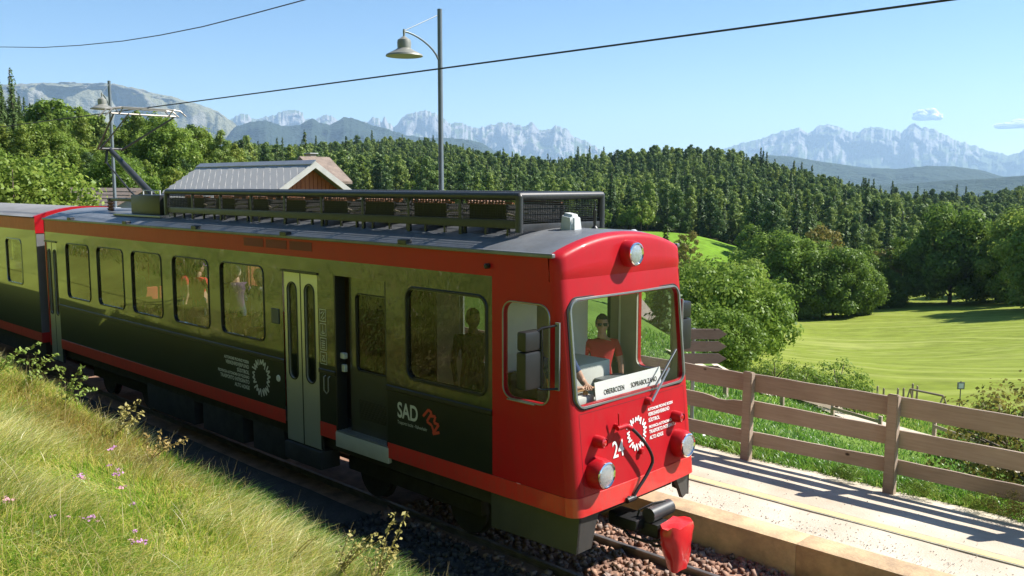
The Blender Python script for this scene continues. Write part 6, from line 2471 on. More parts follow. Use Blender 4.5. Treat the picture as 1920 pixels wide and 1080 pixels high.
MB().prism([(p[0] - dv[0] * w2 - _F[0] * .03, p[1] - dv[1] * w2 - _F[1] * .03, zc - w2), (p[0] + dv[0] * w2 - _F[0] * .03, p[1] + dv[1] * w2 - _F[1] * .03, zc - w2), (p[0] + dv[0] * w2 - _F[0] * .03, p[1] + dv[1] * w2 - _F[1] * .03, zc + w2), (p[0] - dv[0] * w2 - _F[0] * .03, p[1] - dv[1] * w2 - _F[1] * .03, zc + w2)], (-_F[0] * 0.006, -_F[1] * 0.006, 0)).build('board', WHITE, sb)

# ------------------------------------------------------------------ street lamps
POLE = mat('lamp_pole_grey', (0.16, 0.185, 0.20), 0.45, 0.4, var=0.12)
SHADE = mat('lamp_shade_zinc', (0.25, 0.25, 0.22), 0.5, 0.3, var=0.15)
SHADEI = mat('lamp_shade_inside', (0.38, 0.35, 0.27), 0.6, 0.0, var=0.1)


def street_lamp(x, y, top, adir, alen, label, drop):
    z0 = gz(x, y)
    e = empty('street_lamp', (x, y, z0), 0, label, 'street lamp', 'lamps along the platform')
    MB().tube([(x, y, z0 - 0.3), (x, y, z0 + 1.2), (x, y, z0 + 1.25), (x, y, top)], [0.085, 0.08, 0.058, 0.048], 14).build('pole', POLE, e, True, 50)
    a = Vector((*adir, 0)).normalized()
    zt = top - drop
    h = Vector((x, y, zt)) + a * alen
    pts = [Vector((x, y, zt - 0.42)) + a * 0.05]
    for k in range(1, 9):
        t = k / 8
        pts.append(Vector((x, y, 0)) + a * (0.05 + (alen - 0.05) * math.sin(t * math.pi / 2 * 0.98) * (0.25 + 0.75 * t)) + Vector((0, 0, zt - 0.42 + 0.44 * math.sin(t * math.pi / 2))))
    MB().tube(pts, 0.019, 8).build('arm', POLE, e, True, 80)
    MB().tube([Vector((x, y, top - 0.12)) + a * 0.04, h + Vector((0, 0, 0.03))], 0.009, 6).build('stay_wire', POLE, e)
    hd = MB().lathe([(0.02, 0.06), (0.024, 0.0), (0.02, -0.07), (0.09, -0.12), (0.125, -0.14), (0.135, -0.2), (0.13, -0.30), (0.17, -0.33), (0.35, -0.42), (0.36, -0.45), (0.34, -0.45)], h, (0, 0, 1), 28).build('lamp_shade', SHADE, e, True, 35)
    MB().lathe([(0.34, -0.448), (0.2, -0.40), (0.12, -0.38), (0.06, -0.42), (0.001, -0.44)], h, (0, 0, 1), 24).build('lamp_glass', SHADEI, hd, True)
    return e


street_lamp(-13.85, 12.3, CAM_Z + 3.46, (0, -1), 0.92, 'tall grey street lamp with bell shade on a curved arm beside the resistor guard', 0.56)
l2 = street_lamp(-29.85, 12.3, CAM_Z + 3.30, (0.8, -0.62), 0.85, 'street lamp standing behind the pantograph', 0.52)
MB().cbox(-29.75, -29.5, 12.1, 12.35, 3.50, 3.60, 0.02).build('floodlight', WHITE, l2, True)

# ------------------------------------------------------------------ overhead wires
WIRE = mat('wire_dark', (0.035, 0.035, 0.04), 0.6, 0.3)


def wire(name, pts, r, label, cat):
    o = MB().tube(pts, r, 6).build(name, WIRE, None, True, 80)
    return tag(o, label, cat)


wire('contact_wire', [(x, YC + 0.0, 5.855 + 0.04 * ((x + 17.85) / 25) ** 2) for x in np.linspace(-70, 26, 60)], 0.011, 'overhead contact wire touching the pantograph above the railcar', 'wire')
fp = [on_y(px, py, 10.6) for px, py in ((-400, 40), (-200, 72), (0, 88), (80, 89), (150, 85), (230, 77), (300, 66), (380, 50), (470, 27), (570, 0), (680, -36), (800, -80))]
wire('feeder_cable', [tuple(p) for p in fp], 0.012, 'slack dark cable hanging across the sky above the trailer', 'cable')

# ------------------------------------------------------------------ buildings
SLATE = island_mat('pale_grey_slate', [(0.30, 0.295, 0.28), (0.36, 0.355, 0.34), (0.42, 0.41, 0.39)], 0.7)
SLATEB = mat('slate_underlay', (0.12, 0.12, 0.12), 0.8)
ZINC = mat('zinc_flashing', (0.33, 0.34, 0.35), 0.45, 0.5)
BOARD = wood_mat('red_brown_gable_board', (0.30, 0.085, 0.045), (0.42, 0.13, 0.07))
PLASTER = mat('white_plaster', (0.66, 0.64, 0.60), 0.9, var=0.06, bump=0.2, bscale=30)
TILE = mat('brown_roof_tile', (0.19, 0.145, 0.115), 0.8, var=0.3, scale=4, bump=0.3, bscale=15)
RAKE = mat('rake_board_pale', (0.42, 0.41, 0.39), 0.6)


def gable_house(name, label, x0, x1, y0, y1, zg, ze, zr, wallm, roofm, over=0.5, axis_='x', gablem=None):
    """walls, gables, two roof slopes with thickness; ridge along x (or y)"""
    e = empty(name, ((x0 + x1) / 2, (y0 + y1) / 2, zg), 0, label, 'house')

    def T(a, b, z):
        return (a, b, z) if axis_ == 'x' else (b, a, z)
    a0, a1, b0, b1 = (x0, x1, y0, y1) if axis_ == 'x' else (y0, y1, x0, x1)
    bm_ = (b0 + b1) / 2
    mb = MB()
    for (pa, pb) in (((a0, b0), (a1, b0)), ((a1, b0), (a1, b1)), ((a1, b1), (a0, b1)), ((a0, b1), (a0, b0))):
        mb.add([T(*pa, zg - 1), T(*pb, zg - 1), T(*pb, ze), T(*pa, ze)], [(0, 1, 2, 3)])
    mb.build('wall', wallm, e)
    sl_ = (zr - ze) / (bm_ - b0)
    for a in (a0, a1):
        MB().prism([T(a, b0, ze), T(a, b1, ze), T(a, bm_, zr)], T(0.06 if a == a0 else -0.06, 0, 0)).build('gable', gablem or wallm, e)
    roofs = []
    for s, bb in ((-1, b0), (1, b1)):
        be = bb + s * over
        zz = ze - sl_ * over
        d = 0.12
        mb = MB()
        mb.prism([T(a0 - over, be, zz), T(a1 + over, be, zz), T(a1 + over, bm_, zr), T(a0 - over, bm_, zr)], (0, 0, d))
        roofs.append(mb.build('roof', roofm, e))
    return e, roofs, sl_


# station shed with diamond slates
SX0, SX1, SY = -38.4, -30.35, 20.0
slp = 0.65
zr, half = 5.06, 2.7
shed, roofs, _ = gable_house('station_shed', 'station shed with pale diamond slate roof and red brown boarded gable', SX0, SX1, SY - half, SY + half, gz(-34, 20), zr - slp * half, zr, BOARD, SLATEB, 0.55, 'x', BOARD)
# diamond slates on the slope that faces the track
tl_ = 0.36
ang = math.atan(slp)
up = Vector((0, math.cos(ang), math.sin(ang)))
nrm = Vector((0, -math.sin(ang), math.cos(ang)))
tb = MB()
tb.prism([Vector((-tl_ * 0.72, 0, 0)), up * (-tl_ * 0.62), Vector((tl_ * 0.72, 0, 0)), up * (tl_ * 0.62)], nrm * 0.012)
t0 = tb.build('slate', SLATE, roofs[0])
nt_ = 0
roof0 = Vector((0, SY, zr + 0.12))
off = roofs[0].parent.location
for r_ in range(0, 11):
    for c_ in range(0, 19):
        s = 0.25 + r_ * tl_ * 0.5
        x = SX0 - 0.45 + (c_ + (0.5 if r_ % 2 else 0)) * tl_ * 1.36
        if x > SX1 + 0.42:
            continue
        p = roof0 - up * s + nrm * (0.012 + 0.006 * ((r_ + c_) % 2))
        o = t0 if nt_ == 0 else t0.copy()
        if nt_:
            COL.objects.link(o)
        o.location = (x - off.x, p.y - off.y, p.z - off.z)
        o.rotation_euler = (0.04, 0, 0)
        nt_ += 1
for v in t0.data.vertices:
    v.co += Vector(off)
MB().prism([(SX0 - 0.62, SY - 0.22, zr + 0.04), (SX1 + 0.62, SY - 0.22, zr + 0.04), (SX1 + 0.62, SY, zr + 0.20), (SX0 - 0.62, SY, zr + 0.20)], (0, 0, 0.03)).build('ridge_cap', ZINC, shed)
for s in (-1, 1):
    for x in (SX1 + 0.50,):
        MB().prism([(x, SY, zr + 0.17), (x, SY + s * (half + 0.55), zr + 0.17 - slp * (half + 0.55)), (x, SY + s * (half + 0.55), zr - 0.08 - slp * (half + 0.55)), (x, SY, zr - 0.08)], (0.07, 0, 0)).build('bargeboard', RAKE, shed)
for k in range(28):
    y = SY - half + 0.1 + k * 0.19
    top = zr - slp * abs(y - SY) - 0.1
    MB().box(SX1 + 0.001, SX1 + 0.03, y, y + 0.165, 0.4, top).build('gable_board', BOARD, shed)

# house with chimney behind the shed
h2, rf2, _ = gable_house('tiled_house', 'brown tiled house with a chimney rising behind the shed', -38.7, -35.9, 24.6, 25.4, 0.0, 4.65, 5.55, PLASTER, TILE, 0.45, 'y')
MB().cbox(-37.9, -37.5, 24.9, 25.25, 5.0, 5.8, 0.03).build('chimney', mat('chimney_plaster', (0.40, 0.33, 0.25), 0.9), rf2[0])
MB().cbox(-37.97, -37.43, 24.83, 25.32, 5.805, 5.85, 0.02).build('chimney_cap', ZINC, rf2[0])
MB().cbox(-38.45, -38.15, 24.9, 25.2, 4.8, 5.6, 0.03).build('chimney', mat('chimney_plaster', (0.40, 0.33, 0.25)), rf2[0])

# low brown roof beside the lamp behind the trailer, with tile courses
h3, rf3, s3 = gable_house('low_building', 'low building with brown tiled roof beyond the trailer', -51.5, -43.2, 16.6, 21.4, 0.1, 2.75, 4.05, PLASTER, TILE, 0.5)
for k in range(9):
    y = 16.15 + k * 0.31
    z = 2.75 + s3 * (y - 16.6) + 0.125
    MB().prism([(-51.9, y, z), (-42.75, y, z), (-42.75, y + 0.33, z + 0.33 * s3 - 0.03), (-51.9, y + 0.33, z + 0.33 * s3 - 0.03)], (0, 0, 0.035)).build('tile_course', TILE, rf3[0])

# house on the slope below, seen through the cab
hz = gz(-26, 33)
h4, rf4, s4 = gable_house('white_farmhouse', 'white farmhouse with brown roof on the slope below the platform', -31.0, -23.0, 24.6, 32.6, hz, -1.75, 1.9, PLASTER, TILE, 0.7, 'y')
for (y0_, z0_) in ((26.4, 0.3), (29.4, 0.3)):
    xw = -24.6
    dm = MB().box(xw - 1.4, xw, y0_, y0_ + 1.3, z0_ - 1.2, z0_ + 0.75).build('dormer', PLASTER, rf4[1])
    MB().box(xw + 0.001, xw + 0.03, y0_ + 0.35, y0_ + 0.95, z0_ - 0.35, z0_ + 0.45).build('dormer_window', mat('dark_window', (0.05, 0.06, 0.07), 0.15), dm)
    MB().prism([(xw + 0.25, y0_ - 0.25, z0_ + 0.72), (xw + 0.25, y0_ + 1.55, z0_ + 0.72), (xw + 0.25, y0_ + 0.65, z0_ + 1.35)], (-2.0, 0, 0)).build('dormer_roof', TILE, dm)
for k in range(3):
    y0_ = 25.6 + k * 2.6
    w_ = MB().box(-22.999, -22.96, y0_, y0_ + 0.9, hz + 1.1, hz + 2.3).build('window', mat('dark_window', (0.05, 0.06, 0.07), 0.15), h4)
    MB().box(-22.999, -22.93, y0_ - 0.08, y0_ + 0.98, hz + 1.0, hz + 1.09).build('sill', WHITE, w_)
tree_at('dark_spruce', SPRUCES[2], 1243, 700, 30, .2, 'dark spruce beside the white farmhouse below the platform', None, 'tree')
# ================================================================== people
SKIN = mat('skin', (0.52, 0.30, 0.21), 0.55, var=0.06, scale=8)
HAIR_D = mat('hair_dark', (0.02, 0.017, 0.015), 0.6, var=0.4, scale=30)
HAIR_B = mat('hair_grey_blond', (0.50, 0.42, 0.30), 0.6, var=0.2, scale=30)
CLOTH = {k: mat('cloth_' + k, c, 0.85, var=0.12, scale=9, bump=0.2, bscale=25) for k, c in dict(red=(0.60, 0.03, 0.035), blue=(0.03, 0.05, 0.14), black=(0.02, 0.02, 0.022), teal=(0.10, 0.34, 0.32), white=(0.65, 0.65, 0.63), navy=(0.02, 0.025, 0.05), jeans=(0.05, 0.07, 0.12), purple=(0.12, 0.05, 0.16), grey=(0.2, 0.2, 0.2)).items()}


def head_bm(c, s=1.0):
    """head with brow, eye sockets, nose, mouth, chin and ears; faces +x; c = centre"""
    bm = bmesh.new()
    bmesh.ops.create_uvsphere(bm, u_segments=28, v_segments=22, radius=1.0)
    for v in bm.verts:
        x, y, z = v.co
        jaw = max(0, -z)
        px, py, pz_ = x * 0.098, y * 0.077 * (1 - 0.22 * jaw), z * 0.122
        if x > 0:
            px *= 1 - 0.10 * jaw
            px += 0.026 * math.exp(-((y / 0.16) ** 2 + ((z + 0.12) / 0.20) ** 2))
            px -= 0.013 * math.exp(-(((abs(y) - 0.42) / 0.17) ** 2 + ((z - 0.08) / 0.11) ** 2))
            px += 0.006 * math.exp(-((y / 0.5) ** 2 + ((z - 0.26) / 0.10) ** 2))
            px += 0.007 * math.exp(-((y / 0.26) ** 2 + ((z + 0.47) / 0.06) ** 2))
            px -= 0.005 * math.exp(-((y / 0.26) ** 2 + ((z + 0.53) / 0.03) ** 2))
            px += 0.010 * math.exp(-((y / 0.26) ** 2 + ((z + 0.82) / 0.14) ** 2))
        v.co = (px, py, pz_)
    for sy in (-1, 1):
        gq = bmesh.ops.create_uvsphere(bm, u_segments=8, v_segments=6, radius=1.0)
        for v in gq['verts']:
            v.co = Vector((v.co.x * 0.018 - 0.008, sy * 0.076 + v.co.y * 0.010, v.co.z * 0.032 - 0.002))
    for v in bm.verts:
        v.co = v.co * s + Vector(c)
    return bm


def skin_body(V, E, root=0, sub=1):
    """V: list of (x, y, z, radius); a continuous skin grown over the bones"""
    me = bpy.data.meshes.new('body')
    me.from_pydata([v[:3] for v in V], E, [])
    o = bpy.data.objects.new('body', me)
    COL.objects.link(o)
    o.modifiers.new('skin', 'SKIN')
    for i, v in enumerate(V):
        sv = me.skin_vertices[0].data[i]
        r = v[3]
        sv.radius = (r, r) if not isinstance(r, tuple) else r
        sv.use_root = (i == root)
    m = o.modifiers.new('sub', 'SUBSURF')
    m.levels = m.render_levels = sub
    bpy.context.view_layer.update()
    dg = bpy.context.evaluated_depsgraph_get()
    out = bpy.data.meshes.new_from_object(o.evaluated_get(dg))
    bpy.data.objects.remove(o)
    bpy.data.meshes.remove(me)
    return out


def person(loc, rz, label, shirt, trousers, hair, height=1.74, pose='stand', arms=None, cap=None, glasses=False, sleeves='short', look=0.0):
    e = empty('person', loc, rz, label, 'person')
    k = height / 1.74
    dz = 0.0 if pose == 'stand' else -0.42
    V, E, B = [], [], []

    def add(p, r, par=None, m=0):
        V.append((*p, r))
        if par is not None:
            E.append((par, len(V) - 1))
            B.append((par, len(V) - 1, m))
        return len(V) - 1
    S, T, K_ = 0, 1, 2      # shirt, trousers, skin
    pel = add((0, 0, 0.95 + dz), (0.13, 0.16))
    spi = add((0.01, 0, 1.12 + dz), (0.115, 0.145), pel, S)
    che = add((0.0, 0, 1.32 + dz), (0.12, 0.165), spi, S)
    nb = add((-0.01, 0, 1.455 + dz), 0.075, che, S)
    nk = add((0.01, 0, 1.54 + dz), 0.054, nb, K_)
    add((0.03, 0, 1.60 + dz), 0.05, nk, K_)
    for sgn in (1, -1):
        A = (arms or {}).get(sgn, ((0.02, 0.25 * sgn, 1.13), (0.09, 0.23 * sgn, 0.89)))
        el, wr = [(p[0], p[1], p[2] + dz) for p in A]
        sh = add((-0.005, 0.175 * sgn, 1.405 + dz), 0.068, che, S)
        m1 = add(tuple((np.array((-0.005, 0.19 * sgn, 1.38 + dz)) * 0.45 + np.array(el) * 0.55)), 0.052, sh, S)
        ell = add(el, 0.043, m1, S if sleeves == 'long' else K_)
        wrr = add(wr, 0.028, ell, S if sleeves == 'long' else K_)
        d = np.array(wr) - np.array(el)
        d = d / np.linalg.norm(d)
        upv = np.array([0, 0, 1.0]) if abs(d[2]) < 0.8 else np.array([1.0, 0, 0])
        sd = np.cross(d, upv)
        sd /= np.linalg.norm(sd)
        nn_ = np.cross(sd, d)
        w0 = np.array(wr)
        palm = add(tuple(w0 + d * 0.05), (0.030, 0.018), wrr, K_)
        for q in range(4):
            base = add(tuple(w0 + d * 0.088 + sd * (q - 1.5) * 0.021), 0.0095, palm, K_)
            ln = (0.038, 0.044, 0.041, 0.032)[q]
            mid = add(tuple(w0 + d * (0.088 + ln) + sd * (q - 1.5) * 0.022 - nn_ * 0.008), 0.0085, base, K_)
            add(tuple(w0 + d * (0.088 + ln * 1.7) + sd * (q - 1.5) * 0.022 - nn_ * 0.028), 0.007, mid, K_)
        th = add(tuple(w0 + d * 0.045 + sd * -sgn * 0.038 - nn_ * 0.006), 0.011, palm, K_)
        add(tuple(w0 + d * 0.082 + sd * -sgn * 0.055 - nn_ * 0.018), 0.009, th, K_)
        hp = add((0.0, 0.09 * sgn, 0.90 + dz), 0.098, pel, T)
        if pose == 'stand':
            kn = add((0.02, 0.10 * sgn, 0.50), 0.062, hp, T)
            an_ = add((-0.01, 0.10 * sgn, 0.10), 0.045, kn, T)
            hl_ = add((0.04, 0.105 * sgn, 0.05), 0.045, an_, T)
            add((0.17, 0.12 * sgn, 0.035), 0.035, hl_, T)
        else:
            kn = add((0.42, 0.11 * sgn, 0.50), 0.065, hp, T)
            an_ = add((0.40, 0.11 * sgn, 0.10), 0.045, kn, T)
            hl_ = add((0.45, 0.11 * sgn, 0.05), 0.045, an_, T)
            add((0.57, 0.12 * sgn, 0.035), 0.035, hl_, T)
    body = skin_body(V, E, 0, 1)
    # clothing by the bone each face lies on
    P = np.array([v[:3] for v in V])
    body.materials.clear()
    for mm_ in (CLOTH[shirt], CLOTH[trousers], SKIN):
        body.materials.append(mm_)
    A0 = P[[b[0] for b in B]]
    A1 = P[[b[1] for b in B]]
    for f in body.polygons:
        c = np.array(f.center)
        ab = A1 - A0
        t = np.clip(((c - A0) * ab).sum(1) / (ab * ab).sum(1), 0, 1)
        d = np.linalg.norm(A0 + ab * t[:, None] - c, axis=1)
        f.material_index = B[int(np.argmin(d))][2]
        f.use_smooth = True
    bm = bmesh.new()
    bm.from_mesh(body)
    hb_ = head_bm((0, 0, 0), 1.0)
    bmesh.ops.rotate(hb_, cent=(0, 0, 0), matrix=Matrix.Rotation(look, 3, 'Z'), verts=hb_.verts)
    hc = Vector((0.03, 0, 1.645 + dz))
    bmesh.ops.translate(hb_, vec=hc, verts=hb_.verts)
    tmp = bpy.data.meshes.new('t')
    for f in hb_.faces:
        f.material_index = 2
        f.smooth = True
    hb_.to_mesh(tmp)
    hb_.free()
    bm.from_mesh(tmp)
    bpy.data.meshes.remove(tmp)
    bm.to_mesh(body)
    bm.free()
    bo = link(bpy.data.objects.new('body', body), e)
    bo.scale = (k, k, k)

    def head_part(name, fn, mt):
        bm = bmesh.new()
        fn(bm)
        bmesh.ops.rotate(bm, cent=(0, 0, 0), matrix=Matrix.Rotation(look, 3, 'Z'), verts=bm.verts)
        bmesh.ops.translate(bm, vec=hc, verts=bm.verts)
        me = bpy.data.meshes.new(name)
        for f in bm.faces:
            f.smooth = True
        bm.to_mesh(me)
        bm.free()
        me.materials.append(mt)
        o = link(bpy.data.objects.new(name, me), e)
        o.scale = (k, k, k)

    def eyes(bm):
        for sy in (-1, 1):
            gq = bmesh.ops.create_uvsphere(bm, u_segments=10, v_segments=8, radius=0.0125)
            for v in gq['verts']:
                v.co += Vector((0.079, sy * 0.031, 0.010))

    def hairf(bm):
        bmesh.ops.create_uvsphere(bm, u_segments=24, v_segments=18, radius=1.0)
        for v in bm.verts:
            n = v.co.copy()
            f = 1.0 + 0.05 * fbm(n.x * 4, n.y * 4, n.z * 4, 3)
            v.co = Vector((n.x * 0.108 - 0.006, n.y * 0.087, n.z * 0.128 + 0.010)) * f
        dl = [v for v in bm.verts if (v.co.x > 0.045 and v.co.z < 0.062) or (v.co.z < 0.0 and v.co.x > -0.01) or v.co.z < -0.055]
        bmesh.ops.delete(bm, geom=dl, context='VERTS')

    def capf(bm):
        bmesh.ops.create_uvsphere(bm, u_segments=24, v_segments=18, radius=1.0)
        for v in bm.verts:
            v.co = Vector((v.co.x * 0.115 - 0.004, v.co.y * 0.094, v.co.z * 0.115 + 0.035))
        bmesh.ops.delete(bm, geom=[v for v in bm.verts if v.co.z < 0.045], context='VERTS')
        prev_ = None
        for q in range(9):
            a = R(-58 + q * 14.5)
            p0_ = bm.verts.new((0.108 * math.cos(a) - 0.004, 0.09 * math.sin(a), 0.047))
            p1_ = bm.verts.new((0.108 * math.cos(a) + 0.075 * math.cos(a * 0.9), 0.096 * math.sin(a), 0.030))
            p2_ = bm.verts.new((0.108 * math.cos(a) + 0.075 * math.cos(a * 0.9), 0.096 * math.sin(a), 0.026))
            if prev_:
                bm.faces.new((prev_[0], p0_, p1_, prev_[1]))
                bm.faces.new((prev_[1], p1_, p2_, prev_[2]))
            prev_ = (p0_, p1_, p2_)

    def specs(bm):
        for sy in (-1, 1):
            gq = bmesh.ops.create_cube(bm, size=1.0)
            for v in gq['verts']:
                v.co = Vector((v.co.x * 0.010 + 0.095, v.co.y * 0.056 + sy * 0.033, v.co.z * 0.038 + 0.010))
            gq = bmesh.ops.create_cube(bm, size=1.0)
            for v in gq['verts']:
                v.co = Vector((v.co.x * 0.10 + 0.045, v.co.y * 0.006 + sy * 0.074, v.co.z * 0.008 + 0.018))
    if not glasses:
        head_part('eyes', eyes, BLACKP)
    head_part('hair', hairf, hair)
    if cap:
        head_part('cap', capf, CLOTH[cap])
    if glasses:
        head_part('sunglasses', specs, BLACKP)
    return e


FLOOR = 1.0
person((-6.40, 7.40, 1.0), 0.06, 'person in dark blue shirt at the controls behind the windscreen', 'blue', 'navy', HAIR_D, 1.78, 'stand',
       {1: ((0.12, 0.27, 1.13), (0.27, 0.13, 1.14)), -1: ((0.10, -0.26, 1.12), (0.26, -0.02, 1.13))}, None, False, 'short', 0.3)
person((-6.90, 8.78, FLOOR), -0.85, 'person in bright red shirt and sunglasses standing across the cab', 'red', 'jeans', HAIR_D, 1.72, 'stand', None, None, True, 'short', 0.0)
person((-8.12, 7.72, FLOOR), -0.6, 'person in black jacket standing behind the large window beside the open door', 'black', 'jeans', HAIR_D, 1.78, 'stand', None, None, False, 'long', 0.5)
person((-18.12, 8.72, FLOOR), -1.2, 'person with bright red cap standing in the saloon', 'red', 'jeans', HAIR_D, 1.76, 'stand', None, 'red', False, 'short', 0.4)
person((-17.3, 8.74, FLOOR), 1.9, 'person with purple cap and dark hair turned away in the saloon', 'red', 'navy', HAIR_D, 1.76, 'stand', None, 'purple', False, 'short', -0.3)
person((-15.78, 8.74, FLOOR), 2.6, 'person with grey blond hair and purple top in the saloon', 'purple', 'jeans', HAIR_B, 1.77, 'stand', None, None, False, 'long', 0.2)
person((-14.9, 8.72, FLOOR), -1.3, 'person in white shirt standing near the folding doors', 'white', 'grey', HAIR_B, 1.77, 'stand', None, None, False, 'short', 0.0)
person((-18.6, 7.98, FLOOR), -1.0, 'person in dark clothes near the rear of the saloon', 'black', 'navy', HAIR_D, 1.76, 'stand', None, None, False, 'long', 0.0)

# ================================================================== grass, weeds, flowers
def grass_mat(name, transl=0.35):
    m, nt, b = nt_of(name)
    nt.nodes.remove(b)
    L = nt.links.new
    out = [n for n in nt.nodes if n.type == 'OUTPUT_MATERIAL'][0]
    at = nt.nodes.new('ShaderNodeAttribute')
    at.attribute_name = 'col'
    d = nt.nodes.new('ShaderNodeBsdfDiffuse')
    t = nt.nodes.new('ShaderNodeBsdfTranslucent')
    gl = nt.nodes.new('ShaderNodeBsdfGlossy')
    gl.inputs['Roughness'].default_value = 0.4
    L(at.outputs['Color'], d.inputs[0])
    L(at.outputs['Color'], t.inputs[0])
    mx = nt.nodes.new('ShaderNodeMixShader')
    mx.inputs[0].default_value = transl
    L(d.outputs[0], mx.inputs[1])
    L(t.outputs[0], mx.inputs[2])
    m2 = nt.nodes.new('ShaderNodeMixShader')
    m2.inputs[0].default_value = 0.05
    L(mx.outputs[0], m2.inputs[1])
    L(gl.outputs[0], m2.inputs[2])
    L(m2.outputs[0], out.inputs[0])
    MATS[name] = m
    return m


GRASSM = grass_mat('grass_blades', 0.48)


def blades(P, ln, wd, dirx, diry, bend, col, g, seg=3):
    """curved tapering blades; returns verts, quads, colours"""
    n = len(P)
    ts = np.linspace(0, 1, seg + 1)
    dn = np.sqrt(dirx ** 2 + diry ** 2) + 1e-6
    ux, uy = dirx / dn, diry / dn
    ph = g.uniform(0, 6.28, n)
    sx_, sy_ = np.cos(ph), np.sin(ph)
    V = np.zeros((n, seg + 1, 2, 3), np.float32)
    for i, t in enumerate(ts):
        hx = bend * t * t * ln
        hz = ln * (t - 0.42 * bend * t * t)
        w = wd * (1 - t) ** 0.7 * 0.5 + 0.0004
        for s, sg in ((0, -1), (1, 1)):
            V[:, i, s, 0] = P[:, 0] + ux * hx + sg * sx_ * w
            V[:, i, s, 1] = P[:, 1] + uy * hx + sg * sy_ * w
            V[:, i, s, 2] = P[:, 2] + hz
    base = (np.arange(n) * (seg + 1) * 2)[:, None, None]
    q = np.array([[2 * i, 2 * i + 1, 2 * i + 3, 2 * i + 2] for i in range(seg)])
    F_ = (base + q[None]).reshape(-1, 4)
    C = np.repeat(col[:, None, :], (seg + 1) * 2, 1).reshape(-1, 3)
    return V.reshape(-1, 3), F_, C


def grass_object(name, label, P, ln, wd, dx, dy, bend, col, g, seg=3):
    V, F_, C = blades(P, ln, wd, dx, dy, bend, col, g, seg)
    me = np_mesh(name, V, F_, 4)
    add_color(me, C)
    me.materials.append(GRASSM)
    o = link(bpy.data.objects.new(name, me))
    return tag(o, label, 'grass', kind='stuff')


def in_view(x, y, z, mx=140, my=160):
    rx, ry, rz_ = x, y, z - CAM_Z
    fh = rx * _F[0] + ry * _F[1]
    r = rx * _Rt[0] + ry * _Rt[1]
    fw = fh * math.cos(PITCH) - rz_ * math.sin(PITCH)
    up_ = fh * math.sin(PITCH) + rz_ * math.cos(PITCH)
    px = 960 + FOC * r / np.maximum(fw, 0.1)
    py = 540 - FOC * up_ / np.maximum(fw, 0.1)
    return (fw > 0.8) & (px > -mx) & (px < 1920 + mx) & (py > -200) & (py < 1080 + my)


g = np.random.default_rng(5)
N0 = 560000
xs0 = g.uniform(-26, -1.5, N0)
ys0 = g.uniform(0.4, 5.75, N0)
zs0 = height(xs0, ys0)
dist = np.hypot(xs0, ys0)
keep = in_view(xs0, ys0, zs0) & (g.uniform(size=N0) < np.clip((6.5 / dist) ** 1.5, 0.12, 1.0)) & (dist > 2.0)
keep &= ~((ys0 > 5.2) & (g.uniform(size=N0) < 0.75))
xs0, ys0, zs0, dist = xs0[keep], ys0[keep], zs0[keep], dist[keep]
n = len(xs0)
print('grass blades', n)
nzA = np.array([mnoise.noise(Vector((a * 0.55, b * 0.8, 1))) for a, b in zip(xs0, ys0)])
nzB = np.array([mnoise.noise(Vector((a * 1.7, b * 2.3, 7))) for a, b in zip(xs0, ys0)])
nzC = np.array([mnoise.noise(Vector((a * 0.9, b * 1.1, 15))) for a, b in zip(xs0, ys0)])
green = np.array([0.17, 0.30, 0.03])
lime = np.array([0.35, 0.42, 0.06])
straw = np.array([0.57, 0.49, 0.15])
pale = np.array([0.62, 0.59, 0.28])
ochre = np.array([0.33, 0.25, 0.07])
u = g.uniform(size=n) + 0.45 * nzA + 0.25 * nzB + 0.10
col = np.where((u < 0.34)[:, None], green, np.where((u < 0.66)[:, None], lime, np.where((u < 0.90)[:, None], straw, pale)))
# a yellow brown patch of low growth along the edge of the bank
py_edge = np.exp(-((xs0 + 11.5) / 2.6) ** 2) * np.exp(-((ys0 - 4.1) / 0.55) ** 2)
col = np.where((g.uniform(size=n) < py_edge * 0.85)[:, None], ochre, col)
col = np.where(((ys0 > 4.35) & (g.uniform(size=n) < 0.55) & (xs0 > -10))[:, None], np.array([0.13, 0.27, 0.03]), col)
col = np.minimum(col * g.uniform(0.95, 1.5, n)[:, None], 0.85)
zs0 = zs0 + 0.055 * np.array([mnoise.fractal(Vector((a * 0.35, b * 0.35, 0.3)), 1.0, 2.0, 4) for a, b in zip(xs0, ys0)]) * np.clip(dist / 6, 0.6, 2.0) - 0.03
P = np.stack([xs0, ys0, zs0], 1)
th = 0.4 + 1.5 * nzA + 0.9 * nzC + g.normal(size=n) * 0.55
ln = g.uniform(0.11, 0.27, n) * (1 + 0.35 * nzC) * np.where(u > 0.66, 1.15, 1.0)
bend = np.clip(0.75 + 0.5 * g.normal(size=n) * 0.4 + 0.3 * nzB, 0.2, 1.3)
grass_object('bank_grass', 'tangled green and straw coloured meadow grass on the near bank', P, ln, 0.0045 + 0.0005 * dist, np.cos(th), np.sin(th) - 0.15, bend, col, g)

# taller seeding stalks standing out of it
sel = g.choice(len(xs0), 1500, replace=False)
ns_ = len(sel)
thS = g.uniform(0, 6.28, ns_)
grass_object('seeding_stalks', 'thin pale seeding stalks standing above the bank grass', P[sel], g.uniform(0.28, 0.5, ns_), np.full(ns_, 0.004), np.cos(thS), np.sin(thS), g.uniform(0.1, 0.5, ns_), np.tile(np.array([0.5, 0.40, 0.18]), (ns_, 1)) * g.uniform(0.7, 1.2, (ns_, 1)), g)
